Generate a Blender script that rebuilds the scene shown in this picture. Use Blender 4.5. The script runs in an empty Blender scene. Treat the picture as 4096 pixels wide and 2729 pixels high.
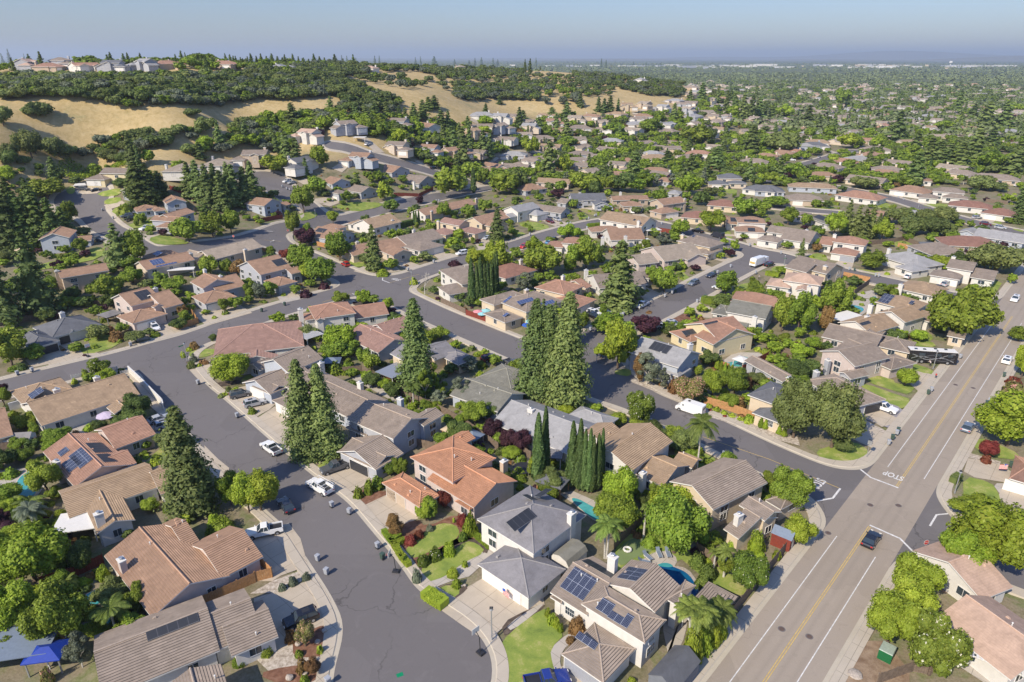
import bpy, bmesh, math, random
import numpy as np
from mathutils import Vector, Matrix, noise
R = math.radians
random.seed(7); rng = np.random.default_rng(7)
S = bpy.context.scene; COL = S.collection

# ---------------------------------------------------------------- camera, light, exposure
CAMH = 72.0; FPX = 2731.0; CX, CY = 2048.0, 1364.5
PITCH = math.atan((CY - 228.0) / FPX); SP, CP = math.sin(PITCH), math.cos(PITCH)
cd = bpy.data.cameras.new('camera'); cam = bpy.data.objects.new('camera', cd); COL.objects.link(cam)
cam.location = (0, 0, CAMH); cam.rotation_euler = (math.pi/2 - PITCH, 0, 0)
cd.sensor_fit = 'HORIZONTAL'; cd.sensor_width = 36.0; cd.lens = 36.0*FPX/4096.0
cd.clip_start = 1.0; cd.clip_end = 90000.0
S.camera = cam
SUN_AZ, SUN_EL = R(47), R(40)          # shadows run towards SUN_AZ (from +X)
w = bpy.data.worlds.new("World"); S.world = w; w.use_nodes = True
nt = w.node_tree; bg = nt.nodes['Background']
sky = nt.nodes.new('ShaderNodeTexSky'); sky.sky_type = 'NISHITA'; sky.sun_disc = False
sky.sun_elevation = SUN_EL; sky.sun_rotation = R(223); sky.altitude = 100
sky.air_density = 1.0; sky.dust_density = 0.4; sky.ozone_density = 3.0
_tn = nt.nodes.new('ShaderNodeMix'); _tn.data_type = 'RGBA'; _tn.blend_type = 'MULTIPLY'; _tn.inputs[0].default_value = 1.0; _tn.inputs[7].default_value = (.475, .495, .60, 1)
_tc = nt.nodes.new('ShaderNodeTexCoord'); _sx = nt.nodes.new('ShaderNodeSeparateXYZ'); _mr = nt.nodes.new('ShaderNodeMapRange'); _vm = nt.nodes.new('ShaderNodeVectorMath'); _vm.operation = 'SCALE'
nt.links.new(_tc.outputs['Generated'], _sx.inputs[0]); nt.links.new(_sx.outputs[2], _mr.inputs[0])      # dull smoggy air low down, clear sky overhead
for _i, _v in ((1, 0.0), (2, .55), (3, .78), (4, 1.75)): _mr.inputs[_i].default_value = _v
nt.links.new(sky.outputs[0], _vm.inputs[0]); nt.links.new(_mr.outputs[0], _vm.inputs['Scale']); nt.links.new(_vm.outputs[0], _tn.inputs[6]); nt.links.new(_tn.outputs[2], bg.inputs[0]); bg.inputs[1].default_value = 0.15
sl = bpy.data.lights.new('sun', 'SUN'); sl.energy = 4.4; sl.angle = R(0.53); sl.color = (1.0, 0.895, 0.73)
so = bpy.data.objects.new('sun', sl); COL.objects.link(so)
so.rotation_euler = Vector((math.cos(SUN_AZ)*math.cos(SUN_EL), math.sin(SUN_AZ)*math.cos(SUN_EL), -math.sin(SUN_EL))).to_track_quat('-Z', 'Y').to_euler()
so.location = (0, 0, 200)
S.view_settings.view_transform = 'Standard'; S.view_settings.look = 'None'
S.view_settings.exposure = 0.45; S.view_settings.gamma = 1.0

# ---------------------------------------------------------------- terrain heights
def cam_pt(nx, ny, z):
    v = (ny - CY)/FPX
    return (z*(nx - CX)/FPX, z*(CP - v*SP), CAMH - z*(SP + v*CP))
CTRL = []
for nx, ny, z in [  # surveyed points on the slopes (pixel, distance)
    (350,760,345),(480,880,290),(600,905,262),(380,960,255),(250,830,300),(100,960,262),(700,940,268),
    (430,690,330),(150,600,325),(500,600,325),(900,640,360),(120,545,320),(300,440,345),(600,420,360),(900,450,380),(1000,600,400),
    (200,300,430),(60,290,440),(500,280,450),(900,275,480),(0,400,380),(1250,300,520),(1100,380,450),
    (1500,330,560),(1750,390,540),(1900,415,600),(1600,280,700),(1900,280,850),(2200,285,1000),(2150,330,800),
    (2300,345,800),(2450,330,850),(2400,405,700),(2700,330,950),(2100,460,640),(1350,480,420),(1180,560,390),(1350,290,600),(2250,400,680),(2600,400,760)]:
    CTRL.append(cam_pt(nx, ny, z))
for x in range(-300, 500, 60):
    for y in range(0, 330, 60):
        if x > -160 and not (x < -60 and y > 150): CTRL.append((x, y, 0.0))
for x, y in [(-200,0),(-200,80),(-150,120),(-110,190),(-70,250),(-60,330),(-20,400),(60,400),(60,480),(150,400),(150,500),(250,400),(250,500),(250,620),(350,500),(350,700),
             (150,600),(450,500),(500,700),(330,850),(500,1000),(700,800),(-10,500),(60,560),(300,1200),(0,1800),(-400,1500),(400,1600),(900,1300),(900,2200),(-900,1800),(0,2500),(-700,300),(-900,800)]:
    CTRL.append((x, y, 0.0 if x > -600 else 40.0))
CTRL = np.array(CTRL)
def _phi(d2): return -np.sqrt(d2 + 25.0**2)
_A = _phi(((CTRL[:, None, :2] - CTRL[None, :, :2])**2).sum(-1)); n_ = len(CTRL)
_M = np.zeros((n_+1, n_+1)); _M[:n_, :n_] = _A + np.eye(n_)*2.0; _M[:n_, n_] = 1; _M[n_, :n_] = 1
_W = np.linalg.solve(_M, np.append(CTRL[:, 2], 0))
def _hx(X, Y):
    X = np.atleast_1d(np.asarray(X, float)); Y = np.atleast_1d(np.asarray(Y, float))
    out = np.empty(X.size); xf, yf = X.ravel(), Y.ravel()
    for i in range(0, xf.size, 20000):
        a, b = xf[i:i+20000], yf[i:i+20000]
        d2 = (a[:, None]-CTRL[None, :, 0])**2 + (b[:, None]-CTRL[None, :, 1])**2
        out[i:i+20000] = _phi(d2) @ _W[:n_] + _W[n_]
    out = out - 1.0
    t = np.clip((out)/4.0, 0, 1); out = np.where(out > 0, out*t*t*(3-2*t), 0)
    rr = np.hypot(xf, yf); k = np.clip((rr-1700)/900, 0, 1); out *= (1-k*k*(3-2*k))
    k = np.clip((-xf-900)/500, 0, 1); out *= (1-k)
    return out.reshape(X.shape)
_gx = np.arange(-1500, 1501, 7.5); _gy = np.arange(-60, 2700, 7.5); _HG = _hx(*np.meshgrid(_gx, _gy))
def hgt(X, Y):
    X = np.atleast_1d(np.asarray(X, float)); Y = np.atleast_1d(np.asarray(Y, float))
    fx = (X+1500)/7.5; fy = (Y+60)/7.5; ok = (fx > 0) & (fx < len(_gx)-1.01) & (fy > 0) & (fy < len(_gy)-1.01); fx = np.clip(fx, 0, len(_gx)-1.01); fy = np.clip(fy, 0, len(_gy)-1.01)
    i = fx.astype(int); j = fy.astype(int); a = fx-i; b = fy-j
    return np.where(ok, (_HG[j, i]*(1-a)+_HG[j, i+1]*a)*(1-b)+(_HG[j+1, i]*(1-a)+_HG[j+1, i+1]*a)*b, 0)
def h1(x, y): return float(hgt(x, y)[0])
OY = (0, 683, 1365, 2047)
def N(t, u, v):                     # survey sheet reading -> photograph pixel
    if t is None: return (u, v)
    if t == 'r1': return (u/1.723, 150+v/1.723)
    if t == 'r2': return (1366+u/1.723, 150+v/1.723)
    if t == 'r3': return (2730+u/1.723, 150+v/1.723)
    if t == 'd': return (u*1.7408, v*1.7408)
    return (1024*(t//10)+u/2.2988, OY[t % 10]+v/2.2988)
def G(t, u, v, h=0.0):              # point of the place at height h above its ground
    nx, ny = N(t, u, v); b = (ny-CY)/FPX; a = (nx-CX)/FPX
    dz = -(SP + b*CP); dx = a; dy = CP - b*SP
    if ny < 900 or (nx < 1100 and ny < 1300):
        zs = np.concatenate([np.linspace(60, 900, 300), np.linspace(904, 6000, 400)])
        Z = CAMH + dz*zs; T = hgt(dx*zs, dy*zs) + h
        below = np.nonzero(Z <= T)[0]
        if len(below) and below[0] > 0:
            i = below[0]; d0 = Z[i-1]-T[i-1]; d1 = T[i]-Z[i]; z = zs[i-1] + (zs[i]-zs[i-1])*d0/(d0+d1+1e-9)
            return Vector((dx*z, dy*z, Z[i-1] + (Z[i]-Z[i-1])*d0/(d0+d1+1e-9) - h))
        if not len(below): z = 5500.; return Vector((dx*z, dy*z, 0))
    z = (CAMH-h)/(-dz); return Vector((dx*z, dy*z, 0.0))
def topz(g, t, u, v):               # height above ground g of the point seen at pixel row v over g
    b = (N(t, u, v)[1]-CY)/FPX; Y = g.y
    q = (b*Y*CP + Y*SP)/(CP - b*SP); return CAMH - q - g.z
def px(p):                          # share of the picture width / height where a point shows
    q = CAMH - p[2]; d = p[1]*CP + q*SP; dn = q*CP - p[1]*SP
    return ((CX + FPX*p[0]/d)/4096*100, (CY + FPX*dn/d)/2729*100, d)

# ---------------------------------------------------------------- tags and objects
def tag(o, label=None, cat=None, group=None, kind=None):
    if label: o['label'] = label
    if cat: o['category'] = cat
    if group: o['group'] = group
    if kind: o['kind'] = kind
    return o
def link(o, parent=None):
    COL.objects.link(o)
    if parent is not None: o.parent = parent
    return o
def thing(name, loc, label, cat, group=None, rz=0):
    o = bpy.data.objects.new(name, None); o.empty_display_size = .5; COL.objects.link(o)
    o.location = loc; o.rotation_euler = (0, 0, rz); return tag(o, label, cat, group)
def np_mesh(name, V, F, mats, mi=None, uv=None, smooth=False):
    """V (n,3); F list of index lists or (m,k) array"""
    me = bpy.data.meshes.new(name); V = np.asarray(V, np.float32).reshape(-1, 3)
    if isinstance(F, np.ndarray):
        m, k = F.shape; lt = np.full(m, k, np.int32); flat = F.astype(np.int32).ravel()
    else:
        lt = np.array([len(f) for f in F], np.int32); flat = np.array([i for f in F for i in f], np.int32)
    me.vertices.add(len(V)); me.vertices.foreach_set('co', V.ravel())
    me.loops.add(len(flat)); me.loops.foreach_set('vertex_index', flat)
    me.polygons.add(len(lt)); me.polygons.foreach_set('loop_start', np.concatenate([[0], np.cumsum(lt)[:-1]]).astype(np.int32))
    me.polygons.foreach_set('loop_total', lt)
    if mi is not None: me.polygons.foreach_set('material_index', np.asarray(mi, np.int32))
    if smooth: me.polygons.foreach_set('use_smooth', np.ones(len(lt), bool))
    if uv is not None:
        l = me.uv_layers.new(name='UVMap'); l.data.foreach_set('uv', np.asarray(uv, np.float32).ravel())
    for m in (mats if isinstance(mats, (list, tuple)) else [mats]): me.materials.append(m)
    me.update(calc_edges=True); return me
class MB:
    """collects faces; build() makes ONE mesh object"""
    def __init__(s): s.V = []; s.F = []; s.M = []; s.UV = []
    def face(s, pts, mi=0, uv=None):
        i = len(s.V); s.V += [tuple(p) for p in pts]; s.F.append(list(range(i, i+len(pts)))); s.M.append(mi)
        s.UV += list(uv) if uv else [(0, 0)]*len(pts)
    def box(s, c, d, rz=0, mi=0, taper=1.0, tapy=None, M=None, bottom=True):
        x, y, z = d[0]/2, d[1]/2, d[2]; ca, sa = math.cos(rz), math.sin(rz); ty = taper if tapy is None else tapy
        P = []
        for (a, b, k) in ((-1,-1,0),(1,-1,0),(1,1,0),(-1,1,0),(-1,-1,1),(1,-1,1),(1,1,1),(-1,1,1)):
            px_, py_ = a*x*(taper if k else 1), b*y*(ty if k else 1)
            p = Vector((c[0]+px_*ca-py_*sa, c[1]+px_*sa+py_*ca, c[2]+k*z)); P.append(M @ p if M else p)
        fs = [(4,5,6,7),(0,1,5,4),(1,2,6,5),(2,3,7,6),(3,0,4,7)] + ([(3,2,1,0)] if bottom else [])
        for f in fs:
            a = (P[f[1]]-P[f[0]]).length; b = (P[f[3]]-P[f[0]]).length
            s.face([P[i] for i in f], mi, [(0,0),(a,0),(a,b),(0,b)])
    def prism(s, pts, z0, z1, mi=0, cap=True):
        n = len(pts)
        for i in range(n):
            a, b = pts[i], pts[(i+1) % n]
            s.face([(a[0],a[1],z0),(b[0],b[1],z0),(b[0],b[1],z1),(a[0],a[1],z1)], mi)
        if cap: s.face([(p[0],p[1],z1) for p in pts], mi)
    def cyl(s, p0, p1, r0, r1=None, n=8, mi=0, caps=True):
        p0, p1 = Vector(p0), Vector(p1); r1 = r0 if r1 is None else r1
        d = (p1-p0).normalized(); a = d.orthogonal().normalized(); b = d.cross(a)
        A = [p0 + (a*math.cos(2*math.pi*k/n)+b*math.sin(2*math.pi*k/n))*r0 for k in range(n)]
        B = [p1 + (a*math.cos(2*math.pi*k/n)+b*math.sin(2*math.pi*k/n))*r1 for k in range(n)]
        for k in range(n): s.face([A[k],A[(k+1)%n],B[(k+1)%n],B[k]], mi)
        if caps: s.face(B, mi); s.face(A[::-1], mi)
    def tube(s, pts, r, n=6, mi=0):
        for i in range(len(pts)-1):
            ra = r[i] if isinstance(r, (list, tuple)) else r; rb = r[i+1] if isinstance(r, (list, tuple)) else r
            s.cyl(pts[i], pts[i+1], ra, rb, n, mi)
    def mesh(s, name, mats, smooth=False): return np_mesh(name, s.V, s.F, mats, s.M, s.UV, smooth)
    def build(s, name, mats, parent=None, loc=None, rz=None, smooth=False):
        o = bpy.data.objects.new(name, s.mesh(name, mats, smooth)); link(o, parent)
        if loc is not None: o.location = loc
        if rz is not None: o.rotation_euler = (0, 0, rz)
        return o
def copy_tree(o, parent=None):
    c = o.copy(); COL.objects.link(c); c.parent = parent
    for ch in o.children: copy_tree(ch, c)
    return c

# ---------------------------------------------------------------- materials
MATS = {}
def _mat(name):
    m = bpy.data.materials.new(name); m.use_nodes = True; MATS[name] = m
    return m, m.node_tree, m.node_tree.nodes['Principled BSDF']
def nd(nt, t, **k):
    n = nt.nodes.new(t)
    for a, b in k.items():
        if a.startswith('i_'): n.inputs[int(a[2:])].default_value = b
        else: setattr(n, a, b)
    return n
def ramp(nt, fac, stops):
    r = nd(nt, 'ShaderNodeValToRGB'); e = r.color_ramp.elements
    while len(e) < len(stops): e.new(0.5)
    for i, (p, c) in enumerate(stops): e[i].position = p; e[i].color = (*c, 1) if len(c) == 3 else c
    nt.links.new(fac, r.inputs[0]); return r.outputs[0]
def mixc(nt, fac, a, b, mode='MIX'):
    m = nd(nt, 'ShaderNodeMix', data_type='RGBA', blend_type=mode)
    for s, v in ((0, fac), (6, a), (7, b)):
        if hasattr(v, 'is_linked') or isinstance(v, bpy.types.NodeSocket): nt.links.new(v, m.inputs[s])
        else: m.inputs[s].default_value = v if s == 0 else (*v, 1)
    return m.outputs[2]
def coord(nt, kind='Object'): return nd(nt, 'ShaderNodeTexCoord').outputs[kind]
def posn(nt): return nd(nt, 'ShaderNodeNewGeometry').outputs['Position']
def noise_(nt, vec, scale, detail=4, rough=.55, dist=0):
    n = nd(nt, 'ShaderNodeTexNoise'); n.inputs['Scale'].default_value = scale; n.inputs['Detail'].default_value = detail
    n.inputs['Roughness'].default_value = rough; n.inputs['Distortion'].default_value = dist
    if vec is not None: nt.links.new(vec, n.inputs['Vector'])
    return n.outputs[0]
def bump(nt, b, hsock, strength=.5, dist=.05):
    n = nd(nt, 'ShaderNodeBump'); n.inputs['Strength'].default_value = strength; n.inputs['Distance'].default_value = dist
    nt.links.new(hsock, n.inputs['Height']); nt.links.new(n.outputs[0], b.inputs['Normal'])
def sc(c, k): return tuple(min(1, x*k) for x in c)
def plain(name, c, rough=.7, var=.12, scale=3., metal=0., spec=None, bmp=0.):
    if name in MATS: return MATS[name]
    m, nt, b = _mat(name); P = posn(nt)
    n = noise_(nt, P, scale, 3)
    nt.links.new(ramp(nt, n, [(.3, sc(c, 1-var)), (.7, sc(c, 1+var))]), b.inputs['Base Color'])
    b.inputs['Roughness'].default_value = rough; b.inputs['Metallic'].default_value = metal
    if spec is not None: b.inputs['Specular IOR Level'].default_value = spec
    if bmp: bump(nt, b, noise_(nt, P, scale*6, 3), bmp, .03)
    return m
def patchy(name, stops, scale, s2=None, rough=.9, bs=.4, bd=.04, fine=8.0):
    """ground-like: large patches plus fine grain"""
    if name in MATS: return MATS[name]
    m, nt, b = _mat(name); P = posn(nt)
    a = noise_(nt, P, scale, 5, .6, .3); f = noise_(nt, P, s2 or fine, 4, .7)
    mm = nd(nt, 'ShaderNodeMath', operation='MULTIPLY_ADD'); nt.links.new(f, mm.inputs[0]); mm.inputs[1].default_value = .45; nt.links.new(a, mm.inputs[2])
    m2 = nd(nt, 'ShaderNodeMath', operation='SUBTRACT'); nt.links.new(mm.outputs[0], m2.inputs[0]); m2.inputs[1].default_value = .225
    nt.links.new(ramp(nt, m2.outputs[0], stops), b.inputs['Base Color']); b.inputs['Roughness'].default_value = rough
    b.inputs['Specular IOR Level'].default_value = .2
    bump(nt, b, f, bs, bd); return m
def asphalt(name, c, crack=1.0, lanes=False):
    m, nt, b = _mat(name); P = posn(nt)
    a = noise_(nt, P, .06, 5, .6, .4); f = noise_(nt, P, 9, 3, .7)
    base = ramp(nt, a, [(.25, sc(c, .84)), (.5, c), (.75, sc(c, 1.15))])
    vp = nd(nt, 'ShaderNodeTexVoronoi', distance='CHEBYCHEV'); vp.inputs['Scale'].default_value = .07; nt.links.new(P, vp.inputs['Vector'])
    base = mixc(nt, .85, base, ramp(nt, vp.outputs['Color'], [(0, sc(c, .84)), (.5, c), (.85, sc(c, 1.1)), (.9, sc(c, .66))]))
    base = mixc(nt, ramp(nt, noise_(nt, P, .8, 5, .7, 1.2), [(.58, (0,0,0)), (.75, (.5,.5,.5))]), base, sc(c, .62))
    base = mixc(nt, ramp(nt, noise_(nt, P, .22, 6, .75, 2.), [(.55, (0,0,0)), (.7, (.45,.45,.45))]), base, sc(c, 1.35))
    base = mixc(nt, .35, base, ramp(nt, f, [(.2, sc(c, .8)), (.8, sc(c, 1.2))]))
    # old sealed cracks: distorted cell borders
    nz = nd(nt, 'ShaderNodeTexNoise'); nz.inputs['Scale'].default_value = .35; nz.inputs['Detail'].default_value = 5; nt.links.new(P, nz.inputs[0])
    vm = nd(nt, 'ShaderNodeVectorMath', operation='MULTIPLY_ADD'); nt.links.new(nz.outputs[1], vm.inputs[0]); vm.inputs[1].default_value = (5, 5, 0); nt.links.new(P, vm.inputs[2])
    fl = nd(nt, 'ShaderNodeVectorMath', operation='MULTIPLY'); nt.links.new(vm.outputs[0], fl.inputs[0]); fl.inputs[1].default_value = (1, 1, 0)
    vo = nd(nt, 'ShaderNodeTexVoronoi', feature='DISTANCE_TO_EDGE'); vo.inputs['Scale'].default_value = .075; nt.links.new(fl.outputs[0], vo.inputs['Vector'])
    k = ramp(nt, vo.outputs['Distance'], [(0, (1,1,1)), (.0025, (1,1,1)), (.0055, (0,0,0))])
    msk = ramp(nt, noise_(nt, P, .05, 2), [(.42, (0,0,0)), (.5, (1,1,1))])
    mm = nd(nt, 'ShaderNodeMath', operation='MULTIPLY'); nt.links.new(k, mm.inputs[0]); nt.links.new(msk, mm.inputs[1])
    m3 = nd(nt, 'ShaderNodeMath', operation='MULTIPLY'); nt.links.new(mm.outputs[0], m3.inputs[0]); m3.inputs[1].default_value = .6*crack
    base = mixc(nt, m3.outputs[0], base, sc(c, .32))
    if lanes:    # worn wheel tracks along the main road
        ro = nd(nt, 'ShaderNodeMapping'); ro.inputs['Rotation'].default_value = (0, 0, -MAIN_AZ); nt.links.new(P, ro.inputs[0])
        ofs = nd(nt, 'ShaderNodeSeparateXYZ'); nt.links.new(ro.outputs[0], ofs.inputs[0])
        q = nd(nt, 'ShaderNodeMath', operation='SUBTRACT'); nt.links.new(ofs.outputs[1], q.inputs[0]); q.inputs[1].default_value = MAIN_OFF
        s = nd(nt, 'ShaderNodeMath', operation='ABSOLUTE'); nt.links.new(q.outputs[0], s.inputs[0])
        t = nd(nt, 'ShaderNodeMath', operation='DIVIDE'); nt.links.new(s.outputs[0], t.inputs[0]); t.inputs[1].default_value = 6.
        tr = ramp(nt, t.outputs[0], [(.08, (0,0,0)), (.16, (1,1,1)), (.24, (.15,.15,.15)), (.33, (.15,.15,.15)), (.42, (1,1,1)), (.5, (0,0,0))])
        m4 = nd(nt, 'ShaderNodeMath', operation='MULTIPLY'); nt.links.new(tr, m4.inputs[0]); m4.inputs[1].default_value = .2
        base = mixc(nt, m4.outputs[0], base, sc(c, .55))
    nt.links.new(base, b.inputs['Base Color']); b.inputs['Roughness'].default_value = .92; b.inputs['Specular IOR Level'].default_value = .25
    bump(nt, b, f, .4, .02); return m
def concrete(name, c, joint=None, rot=0.0, var=.12):
    if name in MATS: return MATS[name]
    m, nt, b = _mat(name); P = posn(nt)
    a = noise_(nt, P, .35, 5, .65, .4); f = noise_(nt, P, 7, 3, .7)
    base = ramp(nt, a, [(.25, sc(c, 1-var)), (.7, sc(c, 1+var*.8))])
    base = mixc(nt, .25, base, ramp(nt, f, [(.2, sc(c, .8)), (.8, sc(c, 1.15))]))
    if joint:
        mp = nd(nt, 'ShaderNodeMapping'); mp.inputs['Rotation'].default_value = (0, 0, rot); nt.links.new(P, mp.inputs[0])
        br = nd(nt, 'ShaderNodeTexBrick', offset=0.0); nt.links.new(mp.outputs[0], br.inputs[0])
        br.inputs['Scale'].default_value = 1; br.inputs['Mortar Size'].default_value = .035; br.inputs['Brick Width'].default_value = joint; br.inputs['Row Height'].default_value = joint
        br.inputs['Mortar Smooth'].default_value = .2
        base = mixc(nt, br.outputs['Fac'], base, sc(c, .55))
    nt.links.new(base, b.inputs['Base Color']); b.inputs['Roughness'].default_value = .85; b.inputs['Specular IOR Level'].default_value = .3
    bump(nt, b, f, .25, .01); return m
def tile_roof(name, c, course=.36, tilew=.30, ridge=True, var=.14, bumpd=.2):
    """concrete tiles laid in courses (UV in metres: u along the eave, v up the slope)"""
    if name in MATS: return MATS[name]
    m, nt, b = _mat(name); uv = coord(nt, 'UV'); P = posn(nt)
    sep = nd(nt, 'ShaderNodeSeparateXYZ'); nt.links.new(uv, sep.inputs[0])
    dv = nd(nt, 'ShaderNodeMath', operation='DIVIDE'); nt.links.new(sep.outputs[1], dv.inputs[0]); dv.inputs[1].default_value = course
    fr = nd(nt, 'ShaderNodeMath', operation='FRACT'); nt.links.new(dv.outputs[0], fr.inputs[0])
    br = nd(nt, 'ShaderNodeTexBrick', offset=.5); nt.links.new(uv, br.inputs[0]); br.inputs['Scale'].default_value = 1
    br.inputs['Brick Width'].default_value = tilew*(3 if ridge else 1); br.inputs['Row Height'].default_value = course; br.inputs['Mortar Size'].default_value = 0.0
    br.inputs['Color1'].default_value = (0,0,0,1); br.inputs['Color2'].default_value = (1,1,1,1)
    oi = nd(nt, 'ShaderNodeObjectInfo')
    base = ramp(nt, br.outputs[0], [(0, sc(c, 1-var)), (.955, sc(c, 1+var)), (.965, sc(c, 1.4 if ridge else 1.1)), (1, sc(c, 1.5 if ridge else 1.15))])
    base = mixc(nt, .6, base, ramp(nt, noise_(nt, P, .45, 5, .7, .8), [(.3, sc(c, .68)), (.5, c), (.68, sc(c, 1.28))]))
    gap = ramp(nt, fr.outputs[0], [(0, (1,1,1)), (.16, (1,1,1)), (.28, (0,0,0))])
    mg = nd(nt, 'ShaderNodeMath', operation='MULTIPLY'); nt.links.new(gap, mg.inputs[0]); mg.inputs[1].default_value = .22 if ridge else .15
    base = mixc(nt, mg.outputs[0], base, sc(c, .45))
    nt.links.new(base, b.inputs['Base Color']); b.inputs['Roughness'].default_value = .82; b.inputs['Specular IOR Level'].default_value = .3
    saw = ramp(nt, fr.outputs[0], [(0, (0,0,0)), (.2, (1,1,1)), (1, (.3,.3,.3))])
    bump(nt, b, saw, 1.0 if ridge else .35, bumpd if ridge else .02); return m
def leaf(name, c1, c2, c3=None, flower=None, ff=.0, var=.25, trans=.35):
    """foliage: every leaf its own shade, every plant its own cast"""
    if name in MATS: return MATS[name]
    m, nt, b = _mat(name); g = nd(nt, 'ShaderNodeNewGeometry'); oi = nd(nt, 'ShaderNodeObjectInfo')
    st = [(0, c1), (.6, c2), (1, c3 or sc(c2, 1.35))]
    base = ramp(nt, g.outputs['Random Per Island'], st)
    base = mixc(nt, .45, base, ramp(nt, noise_(nt, posn(nt), .5, 3), [(.3, sc(c1, .9)), (.7, sc(c2, 1.2))]))
    if flower:
        f = ramp(nt, g.outputs['Random Per Island'], [(0, (0,0,0)), (1-ff, (0,0,0)), (1-ff+.001, (1,1,1))]); base = mixc(nt, f, base, flower)
    hs = nd(nt, 'ShaderNodeHueSaturation')
    mr = nd(nt, 'ShaderNodeMapRange'); nt.links.new(oi.outputs['Random'], mr.inputs[0]); mr.inputs[3].default_value = 1-var; mr.inputs[4].default_value = 1+var
    nt.links.new(mr.outputs[0], hs.inputs['Value'])
    wn = nd(nt, 'ShaderNodeTexWhiteNoise', noise_dimensions='1D'); nt.links.new(oi.outputs['Random'], wn.inputs['W'])
    mh = nd(nt, 'ShaderNodeMapRange'); nt.links.new(wn.outputs[0], mh.inputs[0]); mh.inputs[3].default_value = .5-.05*var; mh.inputs[4].default_value = .5+.05*var
    nt.links.new(mh.outputs[0], hs.inputs['Hue']); nt.links.new(base, hs.inputs['Color'])
    out = nt.nodes['Material Output']; tr = nd(nt, 'ShaderNodeBsdfTranslucent'); mx = nd(nt, 'ShaderNodeMixShader'); mx.inputs[0].default_value = trans
    nt.links.new(hs.outputs[0], b.inputs['Base Color']); nt.links.new(hs.outputs[0], tr.inputs[0])
    b.inputs['Roughness'].default_value = .6; b.inputs['Specular IOR Level'].default_value = .25
    nt.links.new(b.outputs[0], mx.inputs[1]); nt.links.new(tr.outputs[0], mx.inputs[2]); nt.links.new(mx.outputs[0], out.inputs[0]); return m
def water(name, c, c2):
    m, nt, b = _mat(name); P = posn(nt)
    nt.links.new(ramp(nt, noise_(nt, P, .5, 3, .5, .8), [(.3, c), (.7, c2)]), b.inputs['Base Color']); b.inputs['Roughness'].default_value = .06
    b.inputs['IOR'].default_value = 1.33; bump(nt, b, noise_(nt, P, 3, 3), .12, .04); return m
def solar(name, c, line, cw=1.0, ch=1.65, rough=.25):
    m, nt, b = _mat(name); uv = coord(nt, 'UV')
    def grid(wd, ht, ms):
        br = nd(nt, 'ShaderNodeTexBrick', offset=0.0); nt.links.new(uv, br.inputs[0]); br.inputs['Scale'].default_value = 1; br.inputs['Mortar Smooth'].default_value = .1
        br.inputs['Brick Width'].default_value = wd; br.inputs['Row Height'].default_value = ht; br.inputs['Mortar Size'].default_value = ms; return br.outputs['Fac']
    base = mixc(nt, grid(cw, ch, .035), c, line); 
    if rough < .4: base = mixc(nt, grid(cw/5, ch/8, .012), base, sc(line, .55))
    nt.links.new(base, b.inputs['Base Color']); b.inputs['Roughness'].default_value = rough; return m
def paint(name, c, rough=.25, metal=0.0):
    if name in MATS: return MATS[name]
    m, nt, b = _mat(name); b.inputs['Roughness'].default_value = rough; b.inputs['Metallic'].default_value = metal
    n = noise_(nt, posn(nt), 4, 3); nt.links.new(ramp(nt, n, [(.3, sc(c, .93)), (.7, c)]), b.inputs['Base Color'])
    b.inputs['Coat Weight'].default_value = .5 if rough < .4 else 0; return m

# main road: straight line through two surveyed points
_a, _b = G(33, 10, 1500), G(32, 2085, 10); MAIN_AZ = math.atan2(_b.y-_a.y, _b.x-_a.x)
MAIN_OFF = -_a.x*math.sin(MAIN_AZ) + _a.y*math.cos(MAIN_AZ); MD = Vector((math.cos(MAIN_AZ), math.sin(MAIN_AZ), 0)); MN = Vector((-MD.y, MD.x, 0))
M = {}
M['asphalt'] = asphalt('asphalt', (.150, .138, .136))
M['road_tan'] = asphalt('chip_sealed_road', (.31, .262, .212), .25, True)
M['walk'] = concrete('pavement_concrete', (.44, .385, .31), 3.0, -MAIN_AZ, .1)
M['kerb'] = concrete('kerb_concrete', (.44, .39, .31), None, 0, .12)
M['drive'] = concrete('driveway_concrete', (.44, .375, .29), 3.4, -MAIN_AZ, .14)
M['drive_grey'] = concrete('grey_driveway', (.27, .255, .27), 3.0, -MAIN_AZ, .15)
M['patio'] = concrete('patio_concrete', (.42, .38, .33), 2.2, -MAIN_AZ, .12)
M['lawn'] = patchy('lawn', [(.30, (.13, .18, .04)), (.43, (.19, .25, .05)), (.56, (.24, .285, .06)), (.68, (.36, .34, .13))], .35, 5)
M['lawn_dry'] = patchy('lawn_dry', [(.28, (.20, .19, .06)), (.5, (.30, .25, .10)), (.7, (.17, .22, .05))], .4, 6)
M['turf'] = patchy('putting_turf', [(.3, (.15, .20, .08)), (.7, (.18, .235, .10))], .3, 9)
M['mulch'] = patchy('mulch', [(.3, (.12, .058, .036)), (.5, (.19, .095, .06)), (.7, (.26, .15, .10))], 1.2, 11)
M['bark'] = patchy('dark_bark', [(.3, (.05, .04, .035)), (.6, (.12, .09, .07)), (.8, (.2, .16, .12))], 1.0, 11)
M['gravel'] = patchy('pale_gravel', [(.3, (.22, .18, .14)), (.5, (.42, .36, .29)), (.7, (.6, .54, .46))], 2.0, 14, bs=.8)
M['yard'] = patchy('yard_ground', [(.30, (.04, .055, .018)), (.42, (.09, .085, .04)), (.52, (.15, .12, .075)), (.62, (.075, .10, .025)), (.75, (.19, .16, .10))], .12, 3)
M['dirt'] = patchy('bare_dirt', [(.3, (.17, .11, .07)), (.6, (.3, .22, .15)), (.8, (.38, .3, .22))], .5, 6)
M['white'] = plain('white_paint', (.66, .64, .60), .6, .05)
M['road_white'] = plain('road_marking_white', (.60, .585, .56), .7, .22, 2.2)
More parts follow.
